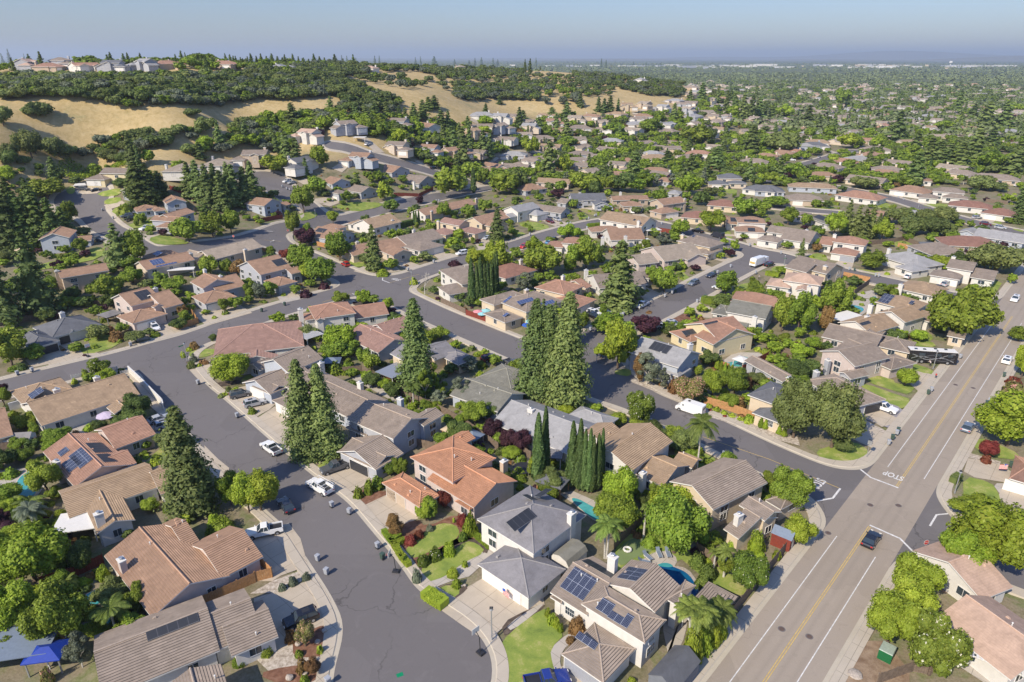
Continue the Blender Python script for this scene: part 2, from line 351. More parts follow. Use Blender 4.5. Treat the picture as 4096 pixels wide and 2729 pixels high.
M['road_yellow'] = plain('road_marking_yellow', (.52, .36, .10), .7, .2, 2.2)
M['glass'] = paint('window_glass', (.035, .05, .065), .06)
M['glass_t'] = paint('pale_window_glass', (.12, .19, .2), .1)
M['garage'] = plain('white_garage_door', (.72, .69, .64), .5, .04)
M['garage_dark'] = plain('dark_garage_door', (.03, .032, .038), .5, .1)
M['garage_grey'] = plain('grey_garage_door', (.30, .31, .34), .5, .05)
M['solar'] = solar('solar_cells', (.012, .018, .05), (.35, .38, .45))
M['solar_blue'] = solar('blue_solar_cells', (.02, .045, .16), (.4, .45, .55))
M['solar_black'] = solar('pool_heater_panel', (.03, .032, .038), (.09, .09, .1), 1.2, 3.0, .5)
M['metal'] = paint('galvanised_metal', (.45, .46, .47), .45, .6)
M['dark'] = plain('black_plastic', (.025, .025, .028), .5, .1)
M['trunk'] = plain('tree_bark', (.12, .085, .06), .9, .3, 4, bmp=.4)
M['trunk_pale'] = plain('pale_bark', (.45, .42, .37), .85, .25, 4)
M['wood'] = plain('weathered_fence_wood', (.17, .125, .09), .85, .25, 2.5, bmp=.3)
M['wood_new'] = plain('new_fence_wood', (.42, .22, .09), .8, .2, 2.5, bmp=.3)
M['wood_red'] = plain('red_stained_wood', (.19, .035, .02), .8, .2, 2.5, bmp=.3)
M['brick'] = plain('brick_trim', (.22, .10, .075), .9, .35, 9, bmp=.4)
M['pool'] = water('pool_water', (.04, .25, .27), (.09, .36, .36))
M['pool_deep'] = water('deep_blue_pool_water', (.004, .05, .17), (.008, .11, .22))
M['pool_tile'] = plain('pool_coping', (.5, .42, .33), .7, .15, 6)
M['rock'] = plain('garden_rock', (.36, .31, .26), .9, .3, 5, bmp=.4)
M['blue'] = plain('blue_tarp', (.01, .04, .3), .5, .1)
M['red'] = paint('red_paint', (.5, .02, .015), .4)
M['signgreen'] = paint('green_sign', (.0, .22, .09), .5)
M['bin_grey'] = plain('grey_bin_plastic', (.33, .345, .375), .5, .08)
M['bin_green'] = plain('green_bin_plastic', (.05, .085, .065), .5, .08)
M['util'] = plain('green_utility_box', (.01, .12, .04), .5, .08)
ROOFC = dict(brown=(.375,.235,.155), tan=(.39,.275,.175), greytan=(.305,.245,.195), grey=(.235,.222,.215), orange=(.49,.245,.14), salmon=(.41,.235,.16),
             pink=(.43,.30,.225), slate=(.125,.128,.138), lgrey=(.285,.28,.28), taupe=(.33,.265,.21), red=(.31,.165,.12), rose=(.37,.225,.175), sand=(.39,.32,.245), olive=(.24,.23,.19))
for k, c in ROOFC.items():
    M['r_'+k] = tile_roof('roof_tiles_'+k, c, ridge=k not in ('lgrey', 'slate', 'pink'))
    M['c_'+k] = plain('ridge_tiles_'+k, sc(c, 1.12), .8, .15, 5)
M['r_shingle'] = tile_roof('roof_shingles_warm_grey', (.21, .20, .205), .16, .3, False)
M['c_shingle'] = M['c_grey']
WALLC = dict(white=(.60, .575, .53), cream=(.56, .46, .33), tan=(.45, .36, .27), grey=(.36, .37, .40), blue=(.38, .41, .46), pinkish=(.50, .42, .38), beige=(.55, .46, .36), dgrey=(.16, .17, .19), yellow=(.60, .51, .32))
for k, c in WALLC.items(): M['w_'+k] = plain('stucco_'+k, c, .9, .06, 1.5, bmp=.08)
LEAF = dict(mid=((.10,.15,.020),(.235,.32,.036),(.39,.46,.07)), bright=((.14,.20,.020),(.305,.41,.036),(.48,.55,.08)), yellow=((.19,.26,.025),(.37,.46,.045),(.50,.56,.09)),
            dark=((.06,.095,.026),(.14,.195,.045),(.24,.30,.08)), olive=((.10,.13,.04),(.20,.25,.07),(.31,.35,.12)), grey=((.10,.12,.08),(.20,.235,.15),(.31,.34,.24)),
            redwood=((.085,.13,.038),(.20,.27,.078),(.34,.40,.13)), cypress=((.065,.115,.035),(.15,.23,.07),(.25,.34,.11)),
            plum=((.035,.014,.02),(.085,.032,.045),(.15,.07,.085)), red=((.13,.03,.022),(.27,.07,.045),(.38,.14,.09)), rust=((.15,.085,.035),(.29,.175,.065),(.38,.26,.11)), palm=((.08,.12,.022),(.19,.26,.05),(.33,.39,.10)))
for k, v in LEAF.items(): M['l_'+k] = leaf('leaves_'+k, *v)
M['l_flower'] = leaf('leaves_white_blossom', (.08, .125, .02), (.18, .25, .035), (.3, .36, .06), (.75, .73, .6), .022)
M['l_pink'] = leaf('leaves_pink_blossom', (.12, .125, .035), (.24, .24, .07), (.36, .32, .13), (.6, .33, .26), .2)

# ---------------------------------------------------------------- roads from centre lines (distance field, contoured)
MHW = 5.35; HW = 5.5
def P_(t, L): return [G(t, u, v) for u, v in L]
ROADS = [
 ('main', [tuple(_a - MD*120)[:2], tuple(_b + MD*420)[:2]], MHW),
 ('a', P_(13, [(1440,1470),(1315,1100),(1130,820),(1000,600),(850,400),(700,200),(575,30)]) + P_(2, [(2730,1440),(2417,1170),(2120,890),(1870,640),(1625,430),(1450,120)]), HW),
 ('b', P_(2, [(-900,680),(0,440),(600,290),(1000,195),(1450,100)]) + P_(11, [(0,1345),(450,1210),(900,1095),(1150,1040)]), HW),
 ('c', P_(11, [(150,640),(450,790),(800,950),(1200,1110),(1560,1290),(1900,1435)]) + P_(22, [(870,420),(1200,555),(1720,770)]) + P_(32, [(0,1085),(645,1350),(1150,1545)]), HW),
 ('d', P_(1, [(760,265),(810,350),(900,450),(1040,560),(1200,670),(1330,735),(1500,755),(1900,690),(2354,625)]) + P_(11, [(300,560),(600,490),(900,430),(1250,340),(1650,250),(2050,175),(2400,110)]) + P_(21, [(300,60),(500,20)]), 5.0),
 ('g', P_(11, [(620,480),(500,340),(380,250),(250,170),(110,105),(50,60)]), 4.8),
 ('f', P_(11, [(1200,1060),(1560,925),(1900,820),(2354,700)]) + P_(21, [(350,580),(700,490),(960,450),(1300,480),(1550,550),(1900,645),(2300,765)]) + P_(31, [(150,815),(700,935),(1170,1040),(1700,1160),(2120,1270)]), 5.0),
 ('e', P_(22, [(900,380)]) + [G(21, 700, 1560), G(21, 1050, 1420), G(21, 1450, 1225), G(21, 1850, 1010), G(21, 2250, 810), G(31, 60, 795)], HW),
 ('j', P_(31, [(-250,60),(200,105),(640,150),(900,205),(1100,245),(1300,300),(1500,370),(1900,480),(2500,610)]), 5.0),
 ('l', P_(31, [(620,385),(350,365),(100,340),(-200,290)]), 4.6),
 ('k', P_('r3', [(700,900),(830,880),(1000,830),(1130,790),(1330,770)]), 4.8),
 ('n', P_('r2', [(-60,745),(60,765),(200,820),(500,890),(700,950),(860,990)]), 4.8),
 ('o', P_('r1', [(1840,990),(1900,1040),(1990,1100)]), 4.8),
 ('q', P_('r2', [(1000,900),(1180,800),(1400,820)]), 4.4),
 ('p', P_(33, [(1050,-20),(1500,230),(2000,420),(2600,640)]), 4.6),
]
BULBS = [(G(13, 1455, 1480), 9.6), (G(1, 760, 262), 11.0), (G('r1', 1845, 985), 9.5), (G('r3', 1180, 782), 8)]
def seg_d(X, Y, pts):
    D = np.full(X.shape, 1e9)
    for a, b in zip(pts[:-1], pts[1:]):
        ax, ay, bx, by = a[0], a[1], b[0], b[1]; L2 = (bx-ax)**2+(by-ay)**2
        t = np.clip(((X-ax)*(bx-ax)+(Y-ay)*(by-ay))/L2, 0, 1); D = np.minimum(D, np.hypot(X-ax-t*(bx-ax), Y-ay-t*(by-ay)))
    return D
def smooth_pl(pts, it=2):
    pts = [np.array(p[:2], float) for p in pts]
    for _ in range(it):
        q = [pts[0]]
        for a, b in zip(pts[:-1], pts[1:]): q += [a*.75+b*.25, a*.25+b*.75]
        pts = q + [pts[-1]]
    return pts
ROADPTS = {n: (smooth_pl(p) if n != 'main' else [np.array(q[:2]) for q in p]) for n, p, h in ROADS}
def road_sdf(X, Y):
    s = None
    for n, p, hw_ in ROADS:
        d = seg_d(X, Y, ROADPTS[n]) - hw_
        if s is None: s = d
        else:
            k = 9.0; h = np.maximum(k-np.abs(s-d), 0)/k; s = np.minimum(s, d) - h*h*k*.25
    for c, r in BULBS:
        d = np.hypot(X-c[0], Y-c[1]) - r; k = 7.0; h = np.maximum(k-np.abs(s-d), 0)/k; s = np.minimum(s, d) - h*h*k*.25
    return s
def clip(poly, lo, hi):
    for sign, lim in ((1, lo), (-1, hi)):
        if lim is None: continue
        out = []; n = len(poly)
        for i in range(n):
            p, q = poly[i], poly[(i+1) % n]; a = sign*(p[2]-lim); b = sign*(q[2]-lim)
            if a >= 0: out.append(p)
            if (a >= 0) != (b >= 0):
                t = a/(a-b); out.append((p[0]+(q[0]-p[0])*t, p[1]+(q[1]-p[1])*t, p[2]+(q[2]-p[2])*t, p[3]+(q[3]-p[3])*t))
        poly = out
        if len(poly) < 3: return None
    return poly
def build_roads():
    st = 1.2; xs = np.arange(-330, 420, st); ys = np.arange(28, 760, st); X, Y = np.meshgrid(xs, ys)
    s = road_sdf(X, Y); mn = np.abs(-X*math.sin(MAIN_AZ) + Y*math.cos(MAIN_AZ) - MAIN_OFF) - MHW
    near = np.hypot(X, Y)
    bands = {'road_tan': [], 'road': [], 'gutter': [], 'kerb': [], 'pavement': [], 'skirt': []}
    lev = [('gutter', 0, .55, .035, .035), ('kerb', .55, .68, .035, .14), ('pavement', .68, 2.15, .14, .14), ('skirt', 2.15, 2.3, .14, -.5)]
    A = s[:-1, :-1]; B = s[:-1, 1:]; C = s[1:, 1:]; D = s[1:, :-1]; mnv = np.minimum(np.minimum(A, B), np.minimum(C, D)); mxv = np.maximum(np.maximum(A, B), np.maximum(C, D))
    for j, i in zip(*np.nonzero(mnv < 2.3)):
        q = [(xs[i], ys[j], A[j, i], mn[j, i]), (xs[i+1], ys[j], B[j, i], mn[j, i+1]), (xs[i+1], ys[j+1], C[j, i], mn[j+1, i+1]), (xs[i], ys[j+1], D[j, i], mn[j+1, i])]
        if mxv[j, i] <= 0:
            m4 = [p[3] for p in q]
            if max(m4) <= 0: bands['road_tan'].append((q, .02, .02, 0, 1)); continue
            if min(m4) >= 0: bands['road'].append((q, .02, .02, 0, 1)); continue
        for tri in ((q[0], q[1], q[2]), (q[0], q[2], q[3])):
            if mnv[j, i] < 0:
                p = clip(list(tri), None, 0)
                if p:
                    sw = [(a, b, d, c) for a, b, c, d in p]
                    t1 = clip(sw, None, 0); t2 = clip(sw, 0, None)
                    if t1: bands['road_tan'].append(([(a, b, d, c) for a, b, c, d in t1], .02, .02, 0, 1))
                    if t2: bands['road'].append(([(a, b, d, c) for a, b, c, d in t2], .02, .02, 0, 1))
            if mxv[j, i] > 0:
                for nme, lo, hi, z0, z1 in lev:
                    p = clip(list(tri), lo, hi)
                    if p: bands[nme].append((p, z0, z1, lo, hi))
    def mk(nm, keys, mat):
        V = []; F = []; Z = []
        for k in keys:
            for p, z0, z1, lo, hi in bands[k]:
                F.append(list(range(len(V), len(V)+len(p))))
                for a in p: V.append((a[0], a[1])); Z.append(z0 + (z1-z0)*min(1, max(0, (a[2]-lo)/(hi-lo))))
        V = np.array(V); Z = np.array(Z) + hgt(V[:, 0], V[:, 1]) + .03*np.clip((np.hypot(V[:, 0], V[:, 1])-200)/200, 0, 6)
        o = bpy.data.objects.new(nm, np_mesh(nm, np.column_stack([V, Z]), F, mat)); link(o); tag(o, kind='structure')
    mk('main_road', ['road_tan'], M['road_tan']); mk('side_roads', ['road'], M['asphalt'])
    mk('kerb', ['gutter', 'kerb'], M['kerb']); mk('pavement', ['pavement', 'skirt'], M['walk'])
build_roads()

# ---------------------------------------------------------------- ground
def build_ground():
    def grid(xs, ys, hole=None):
        X, Y = np.meshgrid(xs, ys); Z = hgt(X, Y); nx = len(xs); k_ = (X > -330) & (X < 420) & (Y > 28) & (Y < 760); k_[k_] = road_sdf(X[k_], Y[k_]) < 1.2; Z = Z - .38*k_; V = np.column_stack([X.ravel(), Y.ravel(), Z.ravel()])
        j, i = np.meshgrid(np.arange(len(ys)-1), np.arange(nx-1), indexing='ij'); j = j.ravel(); i = i.ravel()
        if hole is not None:
            xc = (xs[i]+xs[i+1])/2; yc = (ys[j]+ys[j+1])/2; k = ~((xc > hole[0]) & (xc < hole[1]) & (yc > hole[2]) & (yc < hole[3])); i = i[k]; j = j[k]
        a = j*nx+i; return V, np.column_stack([a, a+1, a+nx+1, a+nx])
    c = lambda a, b, n: np.linspace(a, b, n)
    xs = np.unique(np.concatenate([-np.geomspace(600, 42000, 24), c(-600, 900, 301), np.geomspace(900, 42000, 24)]))
    ys = np.unique(np.concatenate([c(-400, 0, 9), c(0, 1500, 301), np.geomspace(1500, 42000, 40)]))
    V, F = grid(xs, ys); me = np_mesh('ground', V, F, [], smooth=True)
    # kinds of ground: yards, golden hillside grass, wooded plain
    wgt = np.zeros((len(V), 3), np.float32); wgt[:, 0] = np.clip((V[:, 2]-15)/9, 0, 1)
    d = np.hypot(V[:, 0], V[:, 1]); wgt[:, 1] = np.clip((d-900)/500, 0, 1)*(1-wgt[:, 0])
    at = me.color_attributes.new('ground_kind', 'FLOAT_COLOR', 'POINT'); at.data.foreach_set('color', np.column_stack([wgt, np.ones(len(V))]).astype(np.float32).ravel())
    m, nt, b = _mat('ground'); P = posn(nt); vc = nd(nt, 'ShaderNodeVertexColor', layer_name='ground_kind'); sp = nd(nt, 'ShaderNodeSeparateColor'); nt.links.new(vc.outputs[0], sp.inputs[0])
    a = noise_(nt, P, .12, 6, .65, .4); f = noise_(nt, P, 2.5, 4, .7)
    yard = mixc(nt, .4, ramp(nt, a, [(.30, (.07, .09, .03)), (.42, (.17, .15, .08)), (.50, (.26, .215, .145)), (.60, (.13, .17, .045)), (.75, (.32, .27, .19))]), ramp(nt, f, [(.3, (.08, .07, .04)), (.7, (.30, .26, .19))]))
    gold = mixc(nt, .5, ramp(nt, noise_(nt, P, .03, 6, .7, .6), [(.33, (.22, .23, .10)), (.40, (.36, .265, .11)), (.5, (.46, .33, .145)), (.6, (.50, .375, .18)), (.7, (.30, .24, .12))]), ramp(nt, noise_(nt, P, .35, 6, .75, 1.), [(.35, (.24, .20, .09)), (.5, (.42, .33, .18)), (.68, (.55, .45, .28))]))
    far = mixc(nt, .3, ramp(nt, noise_(nt, P, .012, 6, .7, .6), [(.35, (.06, .09, .035)), (.5, (.09, .115, .05)), (.6, (.15, .15, .08)), (.68, (.28, .235, .16))]), ramp(nt, noise_(nt, P, .1, 4), [(.4, (.05, .07, .03)), (.6, (.14, .15, .08))]))
    col = mixc(nt, sp.outputs[0], yard, gold); col = mixc(nt, sp.outputs[1], col, far)
    nt.links.new(col, b.inputs['Base Color']); b.inputs['Roughness'].default_value = .95; b.inputs['Specular IOR Level'].default_value = .1; bump(nt, b, f, .5, .12)
    me.materials.append(m); o = bpy.data.objects.new('ground', me); link(o); tag(o, kind='structure')
build_ground()
_sheet = [0]
def sheet(name, pts, mat, z=.06, kind='structure', **kw):
    """flat patch (lawn, driveway, bed) following the ground"""
    _sheet[0] += 1; z = z + (_sheet[0] % 12)*.003
    bm = bmesh.new(); vs = [bm.verts.new((p[0], p[1], 0)) for p in pts]
    try: f = bm.faces.new(vs)
    except ValueError: return
    bmesh.ops.triangulate(bm, faces=[f])
    far = any(p.z > .5 for p in pts)
    if far:
        for _ in range(3): bmesh.ops.subdivide_edges(bm, edges=[e for e in bm.edges if e.calc_length() > 5], cuts=1); bmesh.ops.triangulate(bm, faces=bm.faces)
    bm.verts.ensure_lookup_table(); H = hgt([v.co.x for v in bm.verts], [v.co.y for v in bm.verts])
    for v, h in zip(bm.verts, H): v.co.z = h + z + (.12 if far else 0)
    bmesh.ops.recalc_face_normals(bm, faces=bm.faces)
    if sum(f.normal.z for f in bm.faces) < 0: bmesh.ops.reverse_faces(bm, faces=bm.faces)
    me = bpy.data.meshes.new(name); bm.to_mesh(me); bm.free(); me.materials.append(mat)
    o = bpy.data.objects.new(name, me); link(o); tag(o, kind=kind); return o
def curve_in(pts, it=2):
    pts = [np.array(p[:3], float) for p in pts]
    for _ in range(it):
        q = []
        for i in range(len(pts)): a, b = pts[i], pts[(i+1) % len(pts)]; q += [a*.75+b*.25, a*.25+b*.75]
        pts = q
    return [Vector(p) for p in pts]
# ---------------------------------------------------------------- houses
FOOT = []            # house footprints (cx, cy, ux, uy, L/2, W/2) used to keep plants off walls
PITCHR = .40
WIN = {}
def win_proto(wd, ht, kind=0):
    k = (wd, ht, kind)
    if k not in WIN:
        f = MB(); t = .09
        f.box((0, -.03, 0), (wd+2*t, .08, t)); f.box((0, -.03, ht+t), (wd+2*t, .08, t))
        f.box((-wd/2-t/2, -.03, t), (t, .08, ht)); f.box((wd/2+t/2, -.03, t), (t, .08, ht)); f.box((0, -.032, t), (.05, .06, ht))
        if kind == 1:
            for q in (-.25, .25): f.box((q*wd, -.026, t), (.03, .05, ht))
            f.box((0, -.027, t+ht*.5), (wd, .05, .03))
        p = MB(); p.face([(-wd/2, -.012, t), (wd/2, -.012, t), (wd/2, -.012, ht+t), (-wd/2, -.012, ht+t)])
        WIN[k] = (f.mesh('window', M['white']), p.mesh('pane', M['glass']))
    return WIN[k]
def add_window(root, loc, ang, wd=1.5, ht=1.2, kind=0, pane=True):
    a, b = win_proto(wd, ht, kind); o = bpy.data.objects.new('window', a); link(o, root); o.location = loc; o.rotation_euler = (0, 0, ang)
    if pane: p = bpy.data.objects.new('pane', b); link(p, o)
    return o
def add_garage(root, loc, ang, wd, mat, ht=2.15):
    m = MB(); n = 4
    for i in range(n): m.box((0, -.03, i*ht/n+.01), (wd, .06-.004*(i % 2), ht/n-.02))
    m.box((0, -.02, ht), (wd+.2, .09, .12), mi=1)
    for s in (-1, 1): m.box((s*(wd/2+.05), -.02, 0), (.1, .09, ht), mi=1)
    o = m.build('garage_door', [mat, M['white']], root, loc, ang); return o
def ray(t, u, v):
    nx, ny = N(t, u, v); b = (ny-CY)/FPX; a = (nx-CX)/FPX; return Vector((0, 0, CAMH)), Vector((a, CP-b*SP, -(SP+b*CP)))
class Vol: pass
def mkvol(c, ang, L, W, he, kind, zb, pitch=PITCHR):
    """c centre (x,y); ang of the ridge; L along ridge; W across; he eave height"""
    v = Vol(); v.c = Vector((c[0], c[1])); v.ang = ang; v.L = L; v.W = W; v.he = he; v.kind = kind; v.zb = zb; v.p = pitch
    v.ux = Vector((math.cos(ang), math.sin(ang))); v.uy = Vector((-v.ux.y, v.ux.x)); return v
def loc2(v, x, y): return v.c + v.ux*x + v.uy*y       # local centred coordinates
def inside(v, p, m=0.):
    d = p - v.c; return abs(d.dot(v.ux)) < v.L/2+m and abs(d.dot(v.uy)) < v.W/2+m
def roof_z(v, x, y):
    z = v.he + v.p*(v.W/2-abs(y))
    if v.kind == 'h': z = min(z, v.he + v.p*(v.L/2-abs(x)))
    return z
def vol_px(t, e, base_ang):
    u1, v1, u2, v2, third, he, kind = e[:7]; pitch = e[7] if len(e) > 7 else PITCHR
    he = he*.87 if he > 4.4 else he*.92
    a = G(t, u1, v1, he); b = G(t, u2, v2, he); zb = (a.z+b.z)/2
    ang = math.atan2(b.y-a.y, b.x-a.x)
    if base_ang is not None:
        k = round((ang-base_ang)/(math.pi/2)); ang = base_ang + k*math.pi/2
    mid = Vector(((a.x+b.x)/2, (a.y+b.y)/2)); L = abs((Vector((b.x-a.x, b.y-a.y))).dot(Vector((math.cos(ang), math.sin(ang)))))
    d = Vector((math.cos(ang), math.sin(ang))); n = Vector((-d.y, d.x))
    if isinstance(third, (int, float)):
        W = abs(third); s = 1 if n.dot(mid) > 0 else -1
        if third < 0: s = -s
    elif third[0] == 'e':
        q = G(t, third[1], third[2], he); w_ = (Vector((q.x, q.y))-mid).dot(n); W = abs(w_); s = 1 if w_ > 0 else -1
    else:
        W = 8.0
        for _ in range(12):
            q = G(t, third[0], third[1], he+pitch*W/2); w_ = (Vector((q.x, q.y))-mid).dot(n); W = .5*W + .5*2*abs(w_)
        s = 1 if w_ > 0 else -1
    c = mid + n*s*W/2
    if kind in 'GH': ang += math.pi/2; L, W = W, L
    return mkvol(c, ang, L, W, he, kind.lower(), zb, pitch), ang
HOUSES = []
def roof_mesh(vols, org, caps, hi=True):
    r = MB()
    for i, v in enumerate(vols):
        t = .2; L2, W2 = v.L/2, v.W/2; zr = v.he + v.p*W2; e = .003*i
        def pt(x, y, z): q = loc2(v, x, y) - org; return (q.x, q.y, z + e)
        if v.kind == 'g': rx = L2
        else: rx = max(L2-W2, .01); zr = v.he + v.p*min(W2, L2) if L2 < W2 else zr
        A, B, C, D = (-L2,-W2), (L2,-W2), (L2,W2), (-L2,W2); R0, R1 = (-rx, 0), (rx, 0)
        sl = math.hypot(W2, v.p*W2)
        r.face([pt(*A, v.he+t), pt(*B, v.he+t), pt(*R1, zr+t), pt(*R0, zr+t)], 0, [(0,0),(v.L,0),(L2+rx,sl),(L2-rx,sl)])
        r.face([pt(*C, v.he+t), pt(*D, v.he+t), pt(*R0, zr+t), pt(*R1, zr+t)], 0, [(50,0),(50+v.L,0),(50+L2+rx,sl),(50+L2-rx,sl)])
        if v.kind == 'h':
            r.face([pt(*B, v.he+t), pt(*C, v.he+t), pt(*R1, zr+t)], 0, [(0,0),(v.W,0),(W2,sl)])
            r.face([pt(*D, v.he+t), pt(*A, v.he+t), pt(*R0, zr+t)], 0, [(0,0),(v.W,0),(W2,sl)])
            q = [A, B, C, D]
            for k in range(4): r.face([pt(*q[k], v.he), pt(*q[(k+1)%4], v.he), pt(*q[(k+1)%4], v.he+t), pt(*q[k], v.he+t)], 1)
            r.face([pt(*D, v.he), pt(*C, v.he), pt(*B, v.he), pt(*A, v.he)], 1)
        else:
            for k, (P, Q) in enumerate(((A, B), (C, D))): r.face([pt(*P, v.he), pt(*Q, v.he), pt(*Q, v.he+t), pt(*P, v.he+t)], 1)
            for (P, Q, Z) in ((B, C, R1), (D, A, R0)):
                r.face([pt(*P, v.he), pt(*Z, zr), pt(*Z, zr+t), pt(*P, v.he+t)], 1); r.face([pt(*Z, zr), pt(*Q, v.he), pt(*Q, v.he+t), pt(*Z, zr+t)], 1)
            r.face([pt(*B, v.he), pt(*A, v.he), pt(*R0, zr), pt(*R1, zr)], 1); r.face([pt(*D, v.he), pt(*C, v.he), pt(*R1, zr), pt(*R0, zr)], 1)
        if caps:
            r.cyl(pt(-rx, 0, zr+t), pt(rx, 0, zr+t), .13, n=6, mi=2)
            if v.kind == 'h':
                for (P, Z) in ((A, R0), (D, R0), (B, R1), (C, R1)): r.cyl(pt(*P, v.he+t), pt(*Z, zr+t), .11, n=6, mi=2)
    return r
def wall_mesh(vols, org):
    w_ = MB()
    for i, v in enumerate(vols):
        o = .5 + .004*i; L2, W2 = v.L/2-o, v.W/2-o
        if L2 < .5: L2 = .5
        if W2 < .5: W2 = .5
        def pt(x, y, z): q = loc2(v, x, y) - org; return (q.x, q.y, z)
        q = [(-L2,-W2),(L2,-W2),(L2,W2),(-L2,W2)]; ze = v.he + (v.p*o if v.kind == 'h' else v.p*o) - .01
        for k in range(4):
            a, b = q[k], q[(k+1)%4]
            if v.kind == 'g' and k in (1, 3):
                w_.face([pt(*a, -1.2), pt(*b, -1.2), pt(*b, ze), pt(a[0], 0, v.he+v.p*v.W/2-.01), pt(*a, ze)])
            else: w_.face([pt(*a, -1.2), pt(*b, -1.2), pt(*b, ze), pt(*a, ze)])
    return w_
def house(name, label, roof, wall, vols, trim='white', chims=(), panels=(), doors=(), detail=2, group='houses of the neighbourhood', vents=None, winkind=0, gz=None):
    zb = float(np.mean([v.zb for v in vols])); big = max(vols, key=lambda v: v.L*v.W); org = big.c.copy()
    if gz is not None: zb = gz
    root = thing(name, (org.x, org.y, zb), label, 'house', group)
    for v in vols: FOOT.append((v.c.x, v.c.y, v.ux.x, v.ux.y, v.L/2, v.W/2))
    o3 = Vector((org.x, org.y))
    wo = wall_mesh(vols, o3).build('wall', M['w_'+wall], root)
    ro = roof_mesh(vols, o3, detail >= 2).build('roof', [M['r_'+roof], M[trim if trim in M else 'w_'+trim], M['c_'+roof]], root)
    gar = []
    for d in doors:
        t, u, v_, wd = d[:4]; mt = M[d[4]] if len(d) > 4 else M['garage']; g = G(t, u, v_); p = Vector((g.x, g.y)); best = None
        for v in vols:
            for (n, half, hw_, k) in ((v.ux, v.L/2, v.W/2, 0), (-v.ux, v.L/2, v.W/2, 1), (v.uy, v.W/2, v.L/2, 2), (-v.uy, v.W/2, v.L/2, 3)):
                if n.dot(-v.c) < 0 and n.dot(-p) < -.2*p.length: continue
                q = p - v.c; ds = abs(q.dot(n)-(half-.5)); tg = Vector((-n.y, n.x)); al = q.dot(tg); ov = max(0, abs(al)-(hw_-.5-wd/2)); 
                if best is None or ds+ov < best[0]: best = (ds+ov, v, n, half, tg, max(-(hw_-.6-wd/2), min(hw_-.6-wd/2, al)) if hw_-.6 > wd/2 else 0)
        _, v, n, half, tg, al = best; q = v.c + n*(half-.5+.03) + tg*al
        gar.append((q, wd/2+.3)); add_garage(root, (q.x-org.x, q.y-org.y, 0), math.atan2(n.y, n.x)+math.pi/2, wd, mt)
    # windows on the walls that can be seen
    nw = 0
    for i, v in enumerate(vols if detail >= 0 else []):
        for (n, half, hw_) in ((v.ux, v.L/2, v.W/2), (-v.ux, v.L/2, v.W/2), (v.uy, v.W/2, v.L/2), (-v.uy, v.W/2, v.L/2)):
            fc = v.c + n*half
            if n.dot(-fc.normalized()) < .12 or hw_ < 1.6: continue
            tg = Vector((-n.y, n.x)); cnt = max(1, int((2*hw_-1.5)/(4.6 if detail >= 1 else 5.5)))
            if cnt > 4: cnt = 4
            for k in range(cnt):
                al = -hw_ + (k+.5)*2*hw_/cnt
                for lv in ([.95] if v.he < 4.4 else [.95, v.he-1.9]):
                    q = v.c + n*(half-.5-.004*i+.02) + tg*al; pr = v.c + n*(half+.25) + tg*al
                    if any(w2 is not v and inside(w2, pr, .2) and w2.he > lv-.6 for w2 in vols): continue
                    if lv < 2 and any((q-gq).length < gw+.8 for gq, gw in gar): continue
                    random.random(); wd = (1.5, 1.2, 1.8)[(k+i+int(lv)) % 3]
                    add_window(root, (q.x-org.x, q.y-org.y, lv), math.atan2(n.y, n.x)+math.pi/2, wd, 1.15 if lv > 2 else 1.3, winkind, detail >= 1); nw += 1
    for c in chims:
        t, u, v_, zt = c[:4]; zt *= .84 if zt > 6.9 else .9; col = c[4] if len(c) > 4 else wall
        nx, ny = N(t, u, v_); P, d = ray(t, u, v_); s = (CAMH-(zb+zt))/(-d.z); q = P + d*s
        m = MB(); an = vols[0].ang; lx, ly = q.x-org.x, q.y-org.y
        m.box((lx, ly, 0), (1.25, .85, zt-.35), an); m.box((lx, ly, zt-.35), (1.4, 1.0, .18), an, 1); m.cyl((lx, ly, zt-.17), (lx, ly, zt+.15), .2, .2, 8, 2); m.cyl((lx, ly, zt+.15), (lx, ly, zt+.22), .36, .3, 8, 2)
        m.build('chimney', [M['w_'+col], M['white'], M['metal']], ro)
    for pn in panels:
        t, u1, v1, u2, v2 = pn[:5]; mt = M[pn[5]] if len(pn) > 5 else M['solar']; best = None
        for v in vols:
            for f in range(4):
                if f % 2 and v.kind == 'g': continue
                def hit(u, vv):
                    P, d = ray(t, u, vv)
                    # plane: z = zb + he + .2 + p*(half - n.(q-c))
                    n = (v.ux, v.uy, -v.ux, -v.uy)[f]; n = {0: -v.uy, 1: v.ux, 2: v.uy, 3: -v.ux}[f]; half = v.W/2 if f % 2 == 0 else v.L/2
                    nv = Vector((v.p*n.x, v.p*n.y, 1)); rhs = zb+v.he+.2+v.p*half + v.p*n.dot(v.c); s = (rhs - nv.dot(P))/nv.dot(d); q = P+d*s; q2 = Vector((q.x, q.y))-v.c
                    tg = Vector((-n.y, n.x)); return q2.dot(tg), half-q2.dot(n), s, nv.dot(-d)
                if u2 == 'm':
                    c_ = hit(u1, v1); a = (c_[0]-v2[0]/2, c_[1]-v2[1]/2, c_[2], c_[3]); b = (c_[0]+v2[0]/2, c_[1]+v2[1]/2, c_[2], c_[3]); mid = c_
                else: a = hit(u1, v1); b = hit(u2, v2); mid = hit((u1+u2)/2, (v1+v2)/2)
                half = v.W/2 if f % 2 == 0 else v.L/2; wl = v.L/2 if f % 2 == 0 else v.W/2
                if a[3] <= 0: continue
                err = max(0, abs(mid[0])-wl) + max(0, -mid[1]) + max(0, mid[1]-min(v.W/2, half)) + mid[2]*.02
                if best is None or err < best[0]: best = (err, v, f, a, b)
        if best is None or best[0] > 6.5: continue
